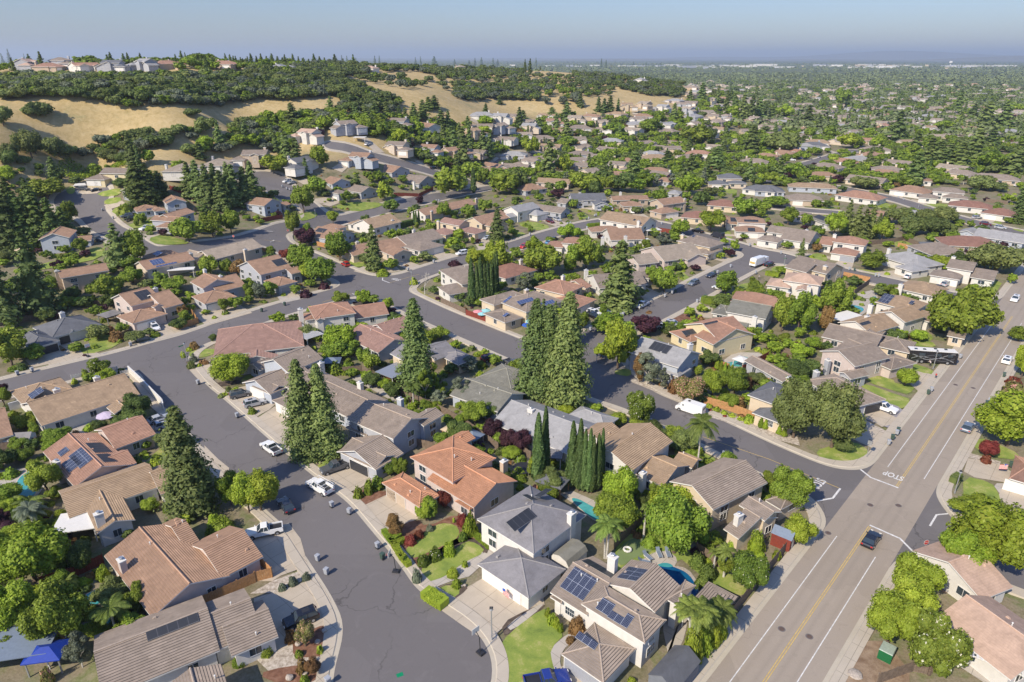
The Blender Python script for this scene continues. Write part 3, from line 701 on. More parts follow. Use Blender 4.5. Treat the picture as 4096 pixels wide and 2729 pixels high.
        _, v, f, a, b = best; n = {0: -v.uy, 1: v.ux, 2: v.uy, 3: -v.ux}[f]; half = v.W/2 if f % 2 == 0 else v.L/2; tg = Vector((-n.y, n.x))
        x0, x1 = sorted((a[0], b[0])); y0, y1 = sorted((a[1], b[1])); wl = (v.L if f % 2 == 0 else v.W)/2-.25; lim = min(half, v.W/2)
        x0 = max(x0, -wl); x1 = min(x1, wl); y0 = max(y0, .2); y1 = min(y1, lim-.15)
        if x1-x0 < .5 or y1-y0 < .5: continue
        nxp = max(1, round((x1-x0)/1.0)); nyp = max(1, round((y1-y0)/1.6)); x1 = x0 + nxp*1.0 if x0+nxp < wl+.6 else x1
        pm = MB()
        def pp(x, y, up): q = v.c + tg*x + n*(half-y) - o3; return (q.x, q.y, v.he+.2+v.p*y+up)
        cs = [(x0,y0),(x1,y0),(x1,y1),(x0,y1)]; sy = math.sqrt(1+v.p*v.p)
        pm.face([pp(x, y, .14) for x, y in cs], 0, [(0,0),(x1-x0,0),(x1-x0,(y1-y0)*sy),(0,(y1-y0)*sy)])
        for k in range(4): a_, b_ = cs[k], cs[(k+1)%4]; pm.face([pp(*a_, .06), pp(*b_, .06), pp(*b_, .14), pp(*a_, .14)], 1)
        if (Vector(pm.V[1])-Vector(pm.V[0])).cross(Vector(pm.V[2])-Vector(pm.V[0])).z < 0: pm.F[0] = pm.F[0][::-1]
        pm.build('solar_panel', [mt, M['metal']], ro)
    nv_ = vents if vents is not None else (8 if detail >= 2 else 0)
    rr = random.Random(int(abs(org.x*13+org.y*7)))
    for k in range(nv_):
        v = rr.choice(vols); x = rr.uniform(-.3, .3)*v.L; y = rr.uniform(-.35, .35)*v.W; z = roof_z(v, x, y)+.2; q = loc2(v, x, y)-o3
        if any(w2 is not v and inside(w2, loc2(v, x, y)) and roof_z(w2, (loc2(v,x,y)-w2.c).dot(w2.ux), (loc2(v,x,y)-w2.c).dot(w2.uy))+.2 > z for w2 in vols): continue
        m = MB()
        if k % 2: m.cyl((q.x, q.y, z-.1), (q.x, q.y, z+.45), .07, .07, 8); m.cyl((q.x, q.y, z+.45), (q.x, q.y, z+.52), .13, .1, 8)
        else: m.box((q.x, q.y, z-.08), (.55, .45, .3), v.ang, taper=.6)
        m.build('roof_vent', M['white'] if k % 2 else M['c_'+roof], ro)
    HOUSES.append((root, vols)); return root
def RW(roof): return dict(brown='brown tile', tan='tan tile', greytan='grey-brown tile', grey='grey tile', orange='orange tile', salmon='salmon tile', pink='pale pink shingle', slate='dark slate', lgrey='light grey shingle', taupe='taupe tile', red='brick red tile', rose='rosy tile', sand='sandy tile', olive='olive grey', shingle='warm grey shingle')[roof]
USEDL = set()
def where(p, h=2.0):
    a, b, d = px((p[0], p[1], p[2]+h)); return a, b
def auto_label(pre, p, h=2.0):
    a, b = where(p, h)
    for f in ('%.0f', '%.1f', '%.2f'):
        s = (pre + ', ' + f + '%% across and ' + f + '%% down the photo') % (a, b)
        if s not in USEDL: break
    USEDL.add(s); return s
def H(t, label, roof, wall, vs, tt=None, **k):
    """house from surveyed eave edges; vs entries may start with another sheet id"""
    vols = []; base = None
    for e in vs:
        te = t
        if isinstance(e[0], str) and e[0].startswith('@'): te = int(e[0][1:]) if e[0][1:].isdigit() else e[0][1:]; e = e[1:]
        v, ang = vol_px(te, e, base); base = ang if base is None else base
        if v.L > 1.5 and v.W > 1.5: vols.append(v)
    if not label:
        two = any(v.he > 4.4 for v in vols); c = vols[0].c
        if not label: label = auto_label('%s roofed %s %s house' % (RW(roof), 'two-storey' if two else 'single-storey', wall.replace('dgrey', 'dark grey')) + (' with solar panels' if k.get('panels') else ''), (c.x, c.y, vols[0].zb), 3)
    return house('two_storey_house' if any(v.he > 4.4 for v in vols) else 'bungalow', label, roof, wall, vols, **k)
# templates for the streets further off
def template(kind, x, y, ang, zb, s=1.0, fl=1):
    vs = []; ca, sa = math.cos(ang), math.sin(ang)
    def V(cx, cy, L, W, he, k, cross=False):
        cx *= fl; X = x + (cx*ca - cy*sa)*s; Y = y + (cx*sa + cy*ca)*s
        vs.append(mkvol((X, Y), ang + (math.pi/2 if cross else 0), L*s, W*s, he, k, zb))
    if kind == 'L': V(0, 0, 19, 11, 2.7, 'g'); V(-5.5, -6, 9, 7.5, 2.75, 'g', True); V(5.5, -4.0, 7, 6, 2.7, 'g', True)
    elif kind == 'P': V(0, 0, 20, 12, 2.8, 'h'); V(-5.5, -6.5, 8, 8, 2.75, 'h', True)
    elif kind == 'T': V(1, 0, 13, 10, 5.0, 'g'); V(-6.5, -4.5, 9, 8, 2.9, 'h', True); V(6.5, -1, 8, 9, 2.85, 'g', True); V(2, -4.6, 5, 5, 4.9, 'g', True)
    elif kind == 'U': V(0, 0, 12, 10, 5.0, 'h'); V(-6.5, -3, 9, 9, 2.9, 'h', True); V(7, 1, 8, 8, 2.8, 'h', True)
    elif kind == 'S': V(0, 0, 15, 10, 2.8, 'g'); V(-4, -5.5, 7, 7, 2.75, 'g', True)
    return vs
def HT(t, kind, u, v, deg, roof, wall, fl=1, s=1.0, chim=True, detail=1, label=None, panels=False, gdoor=True):
    g = G(t, u, v); ang = R(deg); vols = template(kind, g.x, g.y, ang, g.z, s, fl); sd = len(HOUSES)
    two = kind in 'TU'
    if not label: label = auto_label('%s roofed %s %s house' % (RW(roof), 'two-storey' if two else 'single-storey', wall.replace('dgrey', 'dark grey')), g, 3)
    r = house('two_storey_house' if two else 'bungalow', label, roof, wall, vols, detail=detail, vents=0)
    if chim:
        v = vols[0]; ro = [c for c in r.children if c.name.startswith('roof')][0]; q = loc2(v, v.L*.3*(-1 if sd % 2 else 1), v.W*.36) - Vector((r.location.x, r.location.y)); zt = v.he+v.p*v.W/2+.9; m = MB()
        m.box((q.x, q.y, 0), (1.2, .85, zt-.2), v.ang); m.box((q.x, q.y, zt-.2), (1.35, 1.0, .2), v.ang, 1); m.build('chimney', [M['w_'+wall], M['white']], ro)
    if gdoor:
        v = vols[1]; q = loc2(v, -(v.L/2-.47), 0) - Vector((r.location.x, r.location.y)); n = -v.ux
        add_garage(r, (q.x, q.y, 0), math.atan2(n.y, n.x)+math.pi/2, 4.9, M['garage'])
    return r
# ---------------------------------------------------------------- wording of labels
_ON = 'zero one two three four five six seven eight nine ten eleven twelve thirteen fourteen fifteen sixteen seventeen eighteen nineteen'.split(); _TN = '0 1 twenty thirty forty fifty sixty seventy eighty ninety'.split()
def words(n): n = max(0, int(n)); return _ON[n] if n < 20 else ('a hundred' if n >= 100 else _TN[n//10] + ('-'+_ON[n%10] if n % 10 else ''))
LMK = []
def landmark(t, u, v, nm): nx, ny = N(t, u, v); LMK.append((nx/40.96, ny/27.29, nm))
for a in [(11,825,875,'the red jeep'),(22,1640,620,'the white delivery van'),(21,2250,850,'the rubbish truck'),(32,1520,130,'the black motorhome'),(32,1060,610,'the white driveway pickup'),(33,940,280,'the black moving car'),(12,150,990,'the white street pickup'),(12,600,1350,'the ladder-rack truck'),
  (13,400,980,'the dark driveway car'),(23,1560,680,'the lagoon pool'),(22,1930,190,'the small grey pool'),(2,230,1330,'the kidney pool'),(12,1800,1150,'the orange tile house'),(23,680,650,'the solar-array house'),(21,980,950,'the giant redwood'),(22,400,200,'the twin redwoods'),(12,560,700,'the redwood pair'),(11,2100,950,'the cypress row'),
  (22,680,1050,'the column cypresses'),(2,1780,1100,'the lone big conifer'),(32,1150,1240,'the road lettering'),(21,1100,480,'the white twin-gabled house'),(11,2080,1300,'the pink umbrella'),(21,160,1400,'the blue umbrella'),(31,1470,700,'the black garden pavilion'),(31,840,1280,'the blue back-garden pool'),(31,1700,1300,'the giant roadside tree'),
  (1,200,400,'the dark redwood grove'),(1,950,280,'the round street end'),('r1',620,830,'the vineyard rows'),('r2',1450,230,'the hilltop palm villa'),('r3',420,480,'the dark conifer clump'),('r3',930,840,'the far straight street'),(13,1000,600,'the front street'),(22,1720,900,'the street palm'),(31,2110,820,'the dark spreading oak')]: landmark(*a)
def auto_label(pre, p, h=2.0):
    a, b = where(p, h); c = sorted(((x-a)**2+((y-b)*.67)**2, x, y, n) for x, y, n in LMK)[:3]
    for d2, x, y, n in c:
        d = math.sqrt(d2)
        if d > 7: break
        an = math.degrees(math.atan2(-(b-y)*.67, a-x)) % 360; w8 = ('right of','above and right of','above','above and left of','left of','below and left of','below','below and right of')[int((an+22.5)//45) % 8]
        for s in (('just ' if d < 2 else ('further ' if d > 4.5 else '')),):
            q = '%s, %s%s %s' % (pre, s, w8, n)
            if q not in USEDL and len(q.split()) <= 16: USEDL.add(q); return q
    X, Y = words(round(a)), words(round(b)); q = '%s, at %s percent across and %s percent down the photo' % (pre, X, Y)
    if len(q.split()) > 16: q = q.replace(' down the photo', ' down')
    k = 0
    while q in USEDL or len(q.split()) > 16:
        fa, fb = int(a*10) % 10, int(b*10) % 10; k += 1
        if k == 1: q = '%s, %s point %s percent across, %s point %s down' % (pre, words(int(a)), _ON[fa], words(int(b)), _ON[fb])
        elif k == 2: q = '%s, %s point %s%s across, %s point %s%s down' % (pre, words(int(a)), _ON[fa], ' '+_ON[int(a*100)%10], words(int(b)), _ON[fb], ' '+_ON[int(b*100)%10])
        else: break
    USEDL.add(q); return ' '.join(q.split()[:16])
# ---------------------------------------------------------------- plants
def leaf_quads(Pn, Nn, size, asp=1.0, rs=None, hang=0.0):
    n = len(Pn); Nn = Nn/np.maximum(np.linalg.norm(Nn, axis=1, keepdims=True), 1e-6)
    r = rs.normal(size=(n, 3)); r[:, 2] -= hang; T = np.cross(Nn, r); T /= np.maximum(np.linalg.norm(T, axis=1, keepdims=True), 1e-6); B = np.cross(Nn, T)
    s = size*rs.uniform(.6, 1.3, (n, 1)); a = T*s*.5*asp; b = B*s*.5
    bend = Nn*s*.14
    V = np.stack([Pn-a-bend, Pn-b*.8, Pn+a-bend, Pn+b*.8], 1).reshape(-1, 3)
    return V, np.arange(4*n).reshape(n, 4)
_ico = None
def ico():
    global _ico
    if _ico is None:
        bm = bmesh.new(); bmesh.ops.create_icosphere(bm, subdivisions=2, radius=1); _ico = (np.array([v.co[:] for v in bm.verts]), np.array([[v.index for v in f.verts] for f in bm.faces])); bm.free()
    return _ico
def merge(parts):
    V = []; F = []; o = 0
    for v, f in parts:
        V.append(v); F += [tuple(int(i)+o for i in q) for q in f] if not isinstance(f, np.ndarray) else [tuple(r) for r in (f+o).tolist()]; o += len(v)
    return np.concatenate(V), F
def crown_broad(seed, n, ls, r=4.0, zc=5.0, rz=3.3, nb=15, br=(1.1, 1.9), gap=.1):
    rs = np.random.default_rng(seed); bl = []
    for k in range(nb):
        while 1:
            p = rs.uniform(-1, 1, 3)
            if .25 < np.linalg.norm(p) < 1: break
        p /= max(.75, np.linalg.norm(p))**.5; q = rs.uniform(*br)
        bl.append((np.array([p[0]*(r-q*.75), p[1]*(r-q*.75), zc+p[2]*(rz-q*.6)]), q))
    bl.append((np.array([0, 0, zc]), r*.5))
    P = []; Nn = []; per = int(n/nb*1.5)
    for c, q in bl:
        d = rs.normal(size=(per, 3)); d /= np.linalg.norm(d, axis=1, keepdims=True)
        lump = 1+.16*np.sin(d[:, 0]*5+seed)*np.cos(d[:, 1]*6)+.1*np.sin(d[:, 2]*11+seed)
        p = c + d*(q*lump*rs.uniform(.8, 1.08, per))[:, None]
        ok = np.ones(per, bool)
        for c2, q2 in bl:
            if c2 is not c: ok &= np.linalg.norm(p-c2, axis=1) > q2*.82
        P.append(p[ok]); Nn.append((d+rs.normal(size=(per, 3))*.45+np.array([0, 0, .25]))[ok])
    P = np.concatenate(P); Nn = np.concatenate(Nn); parts = [leaf_quads(P, Nn, ls, 1.15, rs)]
    iv, jf = ico()
    for c, q in bl: parts.append((c+iv*q*(.74+.1*np.sin(iv[:, :1]*7+seed)), jf))
    return merge(parts)
def crown_conifer(seed, n, ls, r=3.2, h=20., z0=.6, pw=.66, droop=.3):
    rs = np.random.default_rng(seed); P = []; Nn = []; nbr = max(36, int(n/85)); 
    for k in range(nbr):
        f = (k+rs.uniform())/nbr; f = 1-(1-f)**.62 if False else f**1.15; z = z0+(h-z0)*(f); R_ = r*((1-f)**pw)*rs.uniform(.62, 1.2)+.12
        if f < .1: R_ *= .8
        a = k*2.399+rs.uniform(-.4, .4); m = max(6, int(n/nbr*(.35+1.3*(1-f)))); t = rs.uniform(.25, 1, m)**.75
        wdt = .2+.24*R_*(.35+.65*t); off = rs.normal(size=(m, 3))*wdt[:, None]*np.array([.75, .75, .42])
        x = np.cos(a)*R_*t; y = np.sin(a)*R_*t; zz = z-droop*R_*t*t+.15*R_*t
        P.append(np.stack([x, y, zz], 1)+off); Nn.append(np.stack([np.cos(a)*.5+off[:, 0], np.sin(a)*.5+off[:, 1], np.full(m, .9)], 1)+rs.normal(size=(m, 3))*.35)
    P = np.concatenate(P); P[:, 2] = np.maximum(P[:, 2], .3); parts = [leaf_quads(P, np.concatenate(Nn), ls, 1.5, rs, .6)]
    V = []; F = []; ns = 10; nl = 12
    for i in range(nl+1):
        f = i/nl; R_ = r*.62*((1-f)**pw)+.02
        for j in range(ns): a = 2*math.pi*j/ns; q = R_*.85*(1+.22*math.sin(j*2.3+i*1.7+seed)); V.append((q*math.cos(a), q*math.sin(a), z0+.4+(h*.97-z0-.4)*f))
    for i in range(nl):
        for j in range(ns): F.append((i*ns+j, i*ns+(j+1)%ns, (i+1)*ns+(j+1)%ns, (i+1)*ns+j))
    parts.append((np.array(V), F)); return merge(parts)
def crown_cypress(seed, n, ls, r=1.0, h=12.):
    rs = np.random.default_rng(seed); f = rs.uniform(0, 1, n); a = rs.uniform(0, 2*math.pi, n)
    prof = lambda f: np.minimum(1, (f/.12)**.6)*np.clip((1-f), 0, 1)**.45*(1-.15*f)
    R_ = r*prof(f)*(1+.14*np.sin(a*3+f*9+seed)+.1*np.sin(a*7-f*23))*rs.uniform(.85, 1.05, n); P = np.stack([np.cos(a)*R_, np.sin(a)*R_, .4+f*(h-.4)], 1)
    Nn = np.stack([np.cos(a), np.sin(a), np.full(n, .1)], 1)+rs.normal(size=(n, 3))*.35; parts = [leaf_quads(P, Nn, ls, 1.3, rs)]
    V = []; F = []; ns = 10; nl = 12
    for i in range(nl+1):
        g = i/nl; q = r*.86*float(prof(np.array([max(g, .01)]))[0])+.01
        for j in range(ns): b = 2*math.pi*j/ns; V.append((q*math.cos(b), q*math.sin(b), .4+g*(h-.5)))
    for i in range(nl):
        for j in range(ns): F.append((i*ns+j, i*ns+(j+1)%ns, (i+1)*ns+(j+1)%ns, (i+1)*ns+j))
    parts.append((np.array(V), F)); return merge(parts)
def crown_shrub(seed, n, ls):
    rs = np.random.default_rng(seed); d = rs.normal(size=(n, 3)); d /= np.linalg.norm(d, axis=1, keepdims=True); d[:, 2] = np.abs(d[:, 2])
    l = (1+.18*np.sin(d[:, 0]*4+seed)*np.cos(d[:, 1]*5+seed)+.08*np.sin(d[:, 2]*9))*rs.uniform(.85, 1.05, n)
    P = d*l[:, None]*np.array([1, 1, 1.05]); parts = [leaf_quads(P, d+rs.normal(size=(n, 3))*.4, ls, 1.1, rs)]
    iv, jf = ico(); v = iv*(.82+.12*np.sin(iv[:, :1]*4+seed)); v[:, 2] = np.maximum(v[:, 2], -.1); parts.append((v, jf)); return merge(parts)
SHAPES = {}     # (kind, lod) -> list of (crown mesh, trunk mesh, nominal radius, nominal height)
def trunk_mesh(h, r, limbs, seed, top):
    rs = random.Random(seed); m = MB(); m.tube([(0,0,-.3),(rs.uniform(-.1,.1),rs.uniform(-.1,.1),h*.5),(rs.uniform(-.2,.2),rs.uniform(-.2,.2),h)], [r, r*.8, r*.6], 7)
    for k in range(limbs):
        a = k*2*math.pi/limbs+rs.uniform(-.4,.4); m.tube([(0,0,h*.8),(math.cos(a)*top*.25,math.sin(a)*top*.25,h+top*.3),(math.cos(a)*top*.5,math.sin(a)*top*.5,h+top*.62)], [r*.5, r*.34, r*.12], 5)
    return m.mesh('trunk', M['trunk'])
def shape(kind, lod):
    k = (kind, lod)
    if k in SHAPES: return SHAPES[k]
    out = []; nv = {0: 4, 1: 4, 2: 3, 3: 3}[lod]
    for s in range(nv):
        if kind == 'broad':
            n, ls = ((11000, .34), (3200, .56), (900, 1.0), (230, 1.7))[lod]; V, F = crown_broad(s*7+3, n, ls); r, h = 3.75, 8.1; tm = trunk_mesh(2.6, .28, 4, s, 3.6)
        elif kind == 'oak':
            n, ls = ((11000, .34), (3200, .56), (1000, 1.0), (260, 1.8))[lod]; V, F = crown_broad(s*5+90, n, ls, 5.2, 4.2, 2.6, 20, (1.1, 2.0)); r, h = 4.8, 6.8; tm = trunk_mesh(1.8, .38, 5, s+9, 3.4)
        elif kind == 'oval':
            n, ls = ((9000, .30), (2600, .5), (650, .9), (200, 1.4))[lod]; V, F = crown_broad(s*3+40, n, ls, 2.6, 5.2, 4.0, 15, (.9, 1.5)); r, h = 2.4, 9.1; tm = trunk_mesh(2.2, .2, 3, s+5, 3.0)
        elif kind == 'birch':
            n, ls = ((3600, .26), (1400, .42), (500, .8), (200, 1.2))[lod]; V, F = crown_broad(s*3+60, n, ls, 2.4, 5.4, 4.0, 18, (.5, .95)); r, h = 2.6, 9.4; tm = trunk_mesh(3.2, .15, 5, s+5, 4.0)
        elif kind == 'redwood':
            n, ls = ((19000, .40), (5200, .68), (1300, 1.2), (400, 2.0))[lod]; V, F = crown_conifer(s+11, n, ls); r, h = 3.2, 20.; tm = trunk_mesh(6, .4, 0, s, 3)
        elif kind == 'fir':
            n, ls = ((9000, .36), (3000, .6), (800, 1.1), (300, 1.8))[lod]; V, F = crown_conifer(s+31, n, ls, 4.2, 17., 1.0, .9, .2); r, h = 4.2, 17.; tm = trunk_mesh(6, .35, 0, s, 3)
        elif kind == 'cypress':
            n, ls = ((5000, .24), (1500, .42), (400, .8), (160, 1.2))[lod]; V, F = crown_cypress(s+5, n, ls); r, h = .84, 12.; tm = trunk_mesh(1.2, .14, 0, s, 1)
        elif kind == 'shrub':
            n, ls = ((1300, .17), (420, .3), (160, .5), (60, .8))[lod]; V, F = crown_shrub(s+5, n, ls); r, h = 1.05, 1.1; tm = None
        out.append((np_mesh('crown', V, F, [M['l_mid']]), tm, r, h))
    SHAPES[k] = out; return out
TREES = []; CNT = {}
LW = dict(mid='green', bright='bright green', yellow='yellow-green', dark='dark green', olive='olive green', grey='grey-green', redwood='dark green', cypress='dark green', plum='purple-leaved', red='red-leaved', rust='rust-coloured', palm='green', flower='white-flowering', pink='pink-flowering')
KN = dict(broad=('leafy_tree', 'broad leafy tree', 'tree'), oak=('oak_tree', 'spreading oak', 'tree'), oval=('garden_tree', 'upright leafy tree', 'tree'), birch=('birch_tree', 'thin airy birch', 'tree'), redwood=('redwood_tree', 'conical redwood', 'tree'), fir=('fir_tree', 'wide conifer', 'tree'), cypress=('cypress_tree', 'narrow column cypress', 'tree'), shrub=('shrub', 'rounded garden shrub', 'shrub'))
GR = dict(broad='leafy garden trees', oak='oaks on the hillside', oval='upright garden trees', birch='birches in gardens', redwood='redwoods among the houses', fir='wide conifers', cypress='column cypresses', shrub='garden shrubs')
def put_tree(kind, x, y, z, r, h, col, label=None, lod=None, parts=True, trunk=None):
    d = px((x, y, z+h*.5))[2]
    if lod is None: lod = 0 if d < 165 else (1 if d < 330 else 2)
    if kind == 'shrub': lod = 0 if (d < 120 and r > .8) else (1 if d < 220 else 2)
    sh = shape(kind, lod); i = CNT.get(kind, 0); CNT[kind] = i+1; cr, tm, nr, nh = sh[i % len(sh)]; nm, desc, cat = KN[kind]
    if label is None:
        size = ('tall ' if h > 11 else ('small ' if h < 4.5 else '')) if kind != 'shrub' else ('large ' if r > 1.6 else '')
        label = auto_label(size+LW[col]+' '+desc, (x, y, z), h*.6)
    rz = (i*2.4) % 6.283; mat = M['l_'+col]
    if tm is None or d > 330:
        o = bpy.data.objects.new(nm, cr); COL.objects.link(o); o.location = (x, y, z); o.rotation_euler = (0, 0, rz); o.scale = (r/nr, r/nr, h/nh)
        tag(o, label, cat, GR[kind]); o.material_slots[0].link = 'OBJECT'; o.material_slots[0].material = mat
    else:
        o = thing(nm, (x, y, z), label, cat, GR[kind]); c = bpy.data.objects.new('crown', cr); link(c, o); c.scale = (r/nr, r/nr, h/nh); c.rotation_euler = (0, 0, rz)
        c.material_slots[0].link = 'OBJECT'; c.material_slots[0].material = mat
        t = bpy.data.objects.new('trunk', tm); link(t, o); t.scale = (max(.6, r/nr), max(.6, r/nr), h/nh)
        if trunk or kind == 'birch': t.material_slots[0].link = 'OBJECT'; t.material_slots[0].material = M['trunk_pale']
    return o
PEND = []; HASH = {}
def plant(kind, x, y, z, r, h, col, label=None, lod=None):
    PEND.append((kind, x, y, z, r, h, col, label)); TREES.append((x, y, r)); HASH.setdefault((int(x//14), int(y//14)), []).append((x, y, r))
def T(t, kind, col, L):
    """trees read off a survey sheet: (u, v of foot, v of top, crown width[, label])"""
    for e in L:
        u, vb, vt, wd = e[:4]; g = G(t, u, vb); h = max(.4, topz(g, t, u, vt)); d = px(g)[2]
        k = {'r1': 1.723, 'r2': 1.723, 'r3': 1.723, 'd': 1/1.7408, None: 1}.get(t, 2.2988); r = wd/k/2*d/FPX
        plant(kind, g.x, g.y, g.z, r, h, col, e[4] if len(e) > 4 else None)
def flush_trees():
    """the ~290 that show largest of each kind become things; the rest of a kind is one mass"""
    by = {}
    for e in PEND: by.setdefault(KN[e[0]][0], []).append(e)
    for nm, L in by.items():
        L.sort(key=lambda e: (0 if e[7] else 1, -max(e[4], e[5]*.5)/px((e[1], e[2], e[3]))[2]))
        for e in L[:292]: put_tree(*e)
        rest = L[292:]
        if not rest: continue
        Vs, Fs, Ms, off, mats = [], [], [], 0, []; rs = np.random.default_rng(len(rest))
        for kind, x, y, z, r, h, col, lb in rest:
            cr, tm, nr, nh = shape(kind, 3)[int(rs.integers(0, 3))]
            k = cr.name
            if k not in ARR:
                a = np.empty(len(cr.vertices)*3, np.float32); cr.vertices.foreach_get('co', a); lt = np.empty(len(cr.polygons), np.int32); cr.polygons.foreach_get('loop_total', lt); li = np.empty(len(cr.loops), np.int32); cr.loops.foreach_get('vertex_index', li)
                ARR[k] = (a.reshape(-1, 3), lt, li)
            a, lt, li = ARR[k]; an = rs.uniform(0, 6.28); ca, sa = math.cos(an), math.sin(an); b = a*np.array([r/nr, r/nr, h/nh])
            Vs.append(np.stack([b[:, 0]*ca-b[:, 1]*sa+x, b[:, 0]*sa+b[:, 1]*ca+y, b[:, 2]+z], 1)); Fs.append((lt, li+off)); off += len(a)
            if col not in mats: mats.append(col)
            Ms.append(np.full(len(lt), mats.index(col), np.int32))
        V = np.concatenate(Vs).astype(np.float32); lt = np.concatenate([f[0] for f in Fs]); li = np.concatenate([f[1] for f in Fs]).astype(np.int32)
        me = bpy.data.meshes.new('more_'+nm); me.vertices.add(len(V)); me.vertices.foreach_set('co', V.ravel()); me.loops.add(len(li)); me.loops.foreach_set('vertex_index', li)
        me.polygons.add(len(lt)); me.polygons.foreach_set('loop_start', np.concatenate([[0], np.cumsum(lt)[:-1]]).astype(np.int32)); me.polygons.foreach_set('loop_total', lt.astype(np.int32)); me.polygons.foreach_set('material_index', np.concatenate(Ms))
        for c in mats: me.materials.append(M['l_'+c])
        me.update(calc_edges=True); o = bpy.data.objects.new(nm+'s_beyond', me); link(o); tag(o, 'mass of smaller and further %ss among the houses and on the slopes' % KN[rest[0][0]][1].split()[-1], kind='stuff')
ARR = {}
def hedge(t, pts, wd, ht, col, label, name='clipped_hedge', world=False):
    P = pts if world else [G(t, u, v) for u, v in pts]; rs = np.random.default_rng(len(TREES)+5); V = []; F = []; parts = []; org = P[0]
    for a, b in zip(P[:-1], P[1:]):
        d = (b-a); L = math.hypot(d.x, d.y); ex = np.array([d.x/L, d.y/L, 0]); ey = np.array([-ex[1], ex[0], 0]); n = int(max(60, (L*(wd+2*ht))*55)); n = min(n, 9000)
        s = rs.uniform(-.1, L+.1, n); f = rs.uniform(0, wd+2*ht, n); y = np.where(f < ht, -wd/2, np.where(f < ht+wd, f-ht-wd/2, wd/2)); z = np.where(f < ht, f, np.where(f < ht+wd, ht, wd+2*ht-f))
        q = (np.array(a[:])-np.array(org[:]))+ex*s[:, None]+ey*(y+rs.normal(0, .04, n))[:, None]+np.array([0, 0, 1])*(z+rs.normal(0, .04, n)*(1+0*z))[:, None]
        nn = ey*np.where(f < ht, -1, np.where(f < ht+wd, 0, 1))[:, None]+np.array([0, 0, 1])*np.where((f > ht) & (f < ht+wd), 1, .2)[:, None]+rs.normal(size=(n, 3))*.4
        parts.append(leaf_quads(q, nn, .2, 1.1, rs)); m = MB(); c = (a+b)/2-org; m.box((c.x, c.y, -.1), (L+wd*.8, wd*.9, ht*.95+.1), math.atan2(d.y, d.x)); parts.append((np.array(m.V), m.F))
    V, F = merge(parts); o = bpy.data.objects.new(name, np_mesh(name, V, F, [M['l_'+col]])); link(o); o.location = org; tag(o, label, 'hedge'); return o
def palm(t, u, vb, vt, spread, label, col='palm', fronds=22, trunks=1):
    g = G(t, u, vb); h = topz(g, t, u, vt); d = px(g)[2]; R_ = spread/2.2988/2*d/FPX; th = h-R_*.25; rs = random.Random(int(u))
    o = thing('palm_tree', g, label, 'palm')
    for q in range(trunks):
        dx = (q-(trunks-1)/2)*.8; m = MB(); m.tube([(dx*.3,0,-.2),(dx*.6,0,th*.5),(dx,0,th)], [.2,.15,.13], 8); m.build('trunk', M['trunk_pale'], o)
    V = []; F = []
    for k in range(fronds*trunks):
        bx = ((k % trunks)-(trunks-1)/2)*.8; a = k*2.399; el = rs.uniform(.1, 1.15); L = R_*rs.uniform(.9, 1.2); prev = None; n = 12
        for i in range(n+1):
            s = i/n; x = L*s*math.cos(el*.6); z = th+L*(math.sin(el)*s*.9-.85*s*s*(1.25-el*.5)); px_ = Vector((bx+math.cos(a)*x, math.sin(a)*x, z)); 
            if prev is not None:
                tang = (px_-prev).normalized(); side = Vector((-math.sin(a), math.cos(a), 0)); ll = .22*R_*math.sin(math.pi*min(1, s*.9+.12))**.6
                for sd in (-1, 1):
                    for j in range(3):
                        c0 = prev.lerp(px_, j/3); e = c0+side*sd*ll+tang*ll*.7-Vector((0, 0, ll*.55)); wv = tang*.05*R_**.5
                        i0 = len(V); V += [tuple(c0-wv), tuple(c0+wv), tuple(e)]; F.append((i0, i0+1, i0+2))
            prev = px_
    ob = bpy.data.objects.new('fronds', np_mesh('fronds', V, F, [M['l_'+col]])); link(ob, o); TREES.append((g.x, g.y, 2)); return o
def scatter(poly, spec, n, rr, group_lod=None, seed=1, t=None, road=2.6, houses=1.0, sp=.7, maxn=None):
    """fills a surveyed area with single plants: spec [(weight, kind, colour, (r0,r1), ratio)]"""
    rs = random.Random(seed); k = 0; tot = sum(s[0] for s in spec)
    us = [q[0] for q in poly]; vs_ = [q[1] for q in poly]
    def inp(x, y):
        c = False; j = len(poly)-1
        for i in range(len(poly)):
            a, b = poly[i], poly[j]
            if (a[1] > y) != (b[1] > y) and x < (b[0]-a[0])*(y-a[1])/(b[1]-a[1])+a[0]: c = not c
            j = i
        return c
    cand = []
    for _ in range(n*7):
        x = rs.uniform(min(us), max(us)); y = rs.uniform(min(vs_), max(vs_))
        if inp(x, y): g = G(t, x, y); cand.append((g.x, g.y))
    if not cand: return 0
    C = np.array(cand); sd = road_sdf(C[:, 0], C[:, 1]); Hh = hgt(C[:, 0], C[:, 1])
    F_ = np.array(FOOT) if FOOT else np.zeros((0, 6))
    for i in range(len(C)):
        if k >= n: break
        x, y = C[i]; q = rs.uniform(0, tot); s = spec[0]
        for s in spec:
            q -= s[0]
            if q <= 0: break
        r = rs.uniform(*s[3])
        if sd[i] < road+r*.35: continue
        if len(F_):
            dx = x-F_[:, 0]; dy = y-F_[:, 1]; a = np.abs(dx*F_[:, 2]+dy*F_[:, 3]); b = np.abs(-dx*F_[:, 3]+dy*F_[:, 2])
            m = houses+r*.45
            if ((a < F_[:, 4]+m) & (b < F_[:, 5]+m)).any(): continue
        hx, hy = int(x//14), int(y//14)
        if any((x-a)**2+(y-b)**2 < ((r+c)*sp)**2 for i_ in (-1, 0, 1) for j_ in (-1, 0, 1) for a, b, c in HASH.get((hx+i_, hy+j_), ())): continue
        plant(s[1], x, y, Hh[i], r, r*s[4]*rs.uniform(.85, 1.15), s[2]); k += 1
    return k
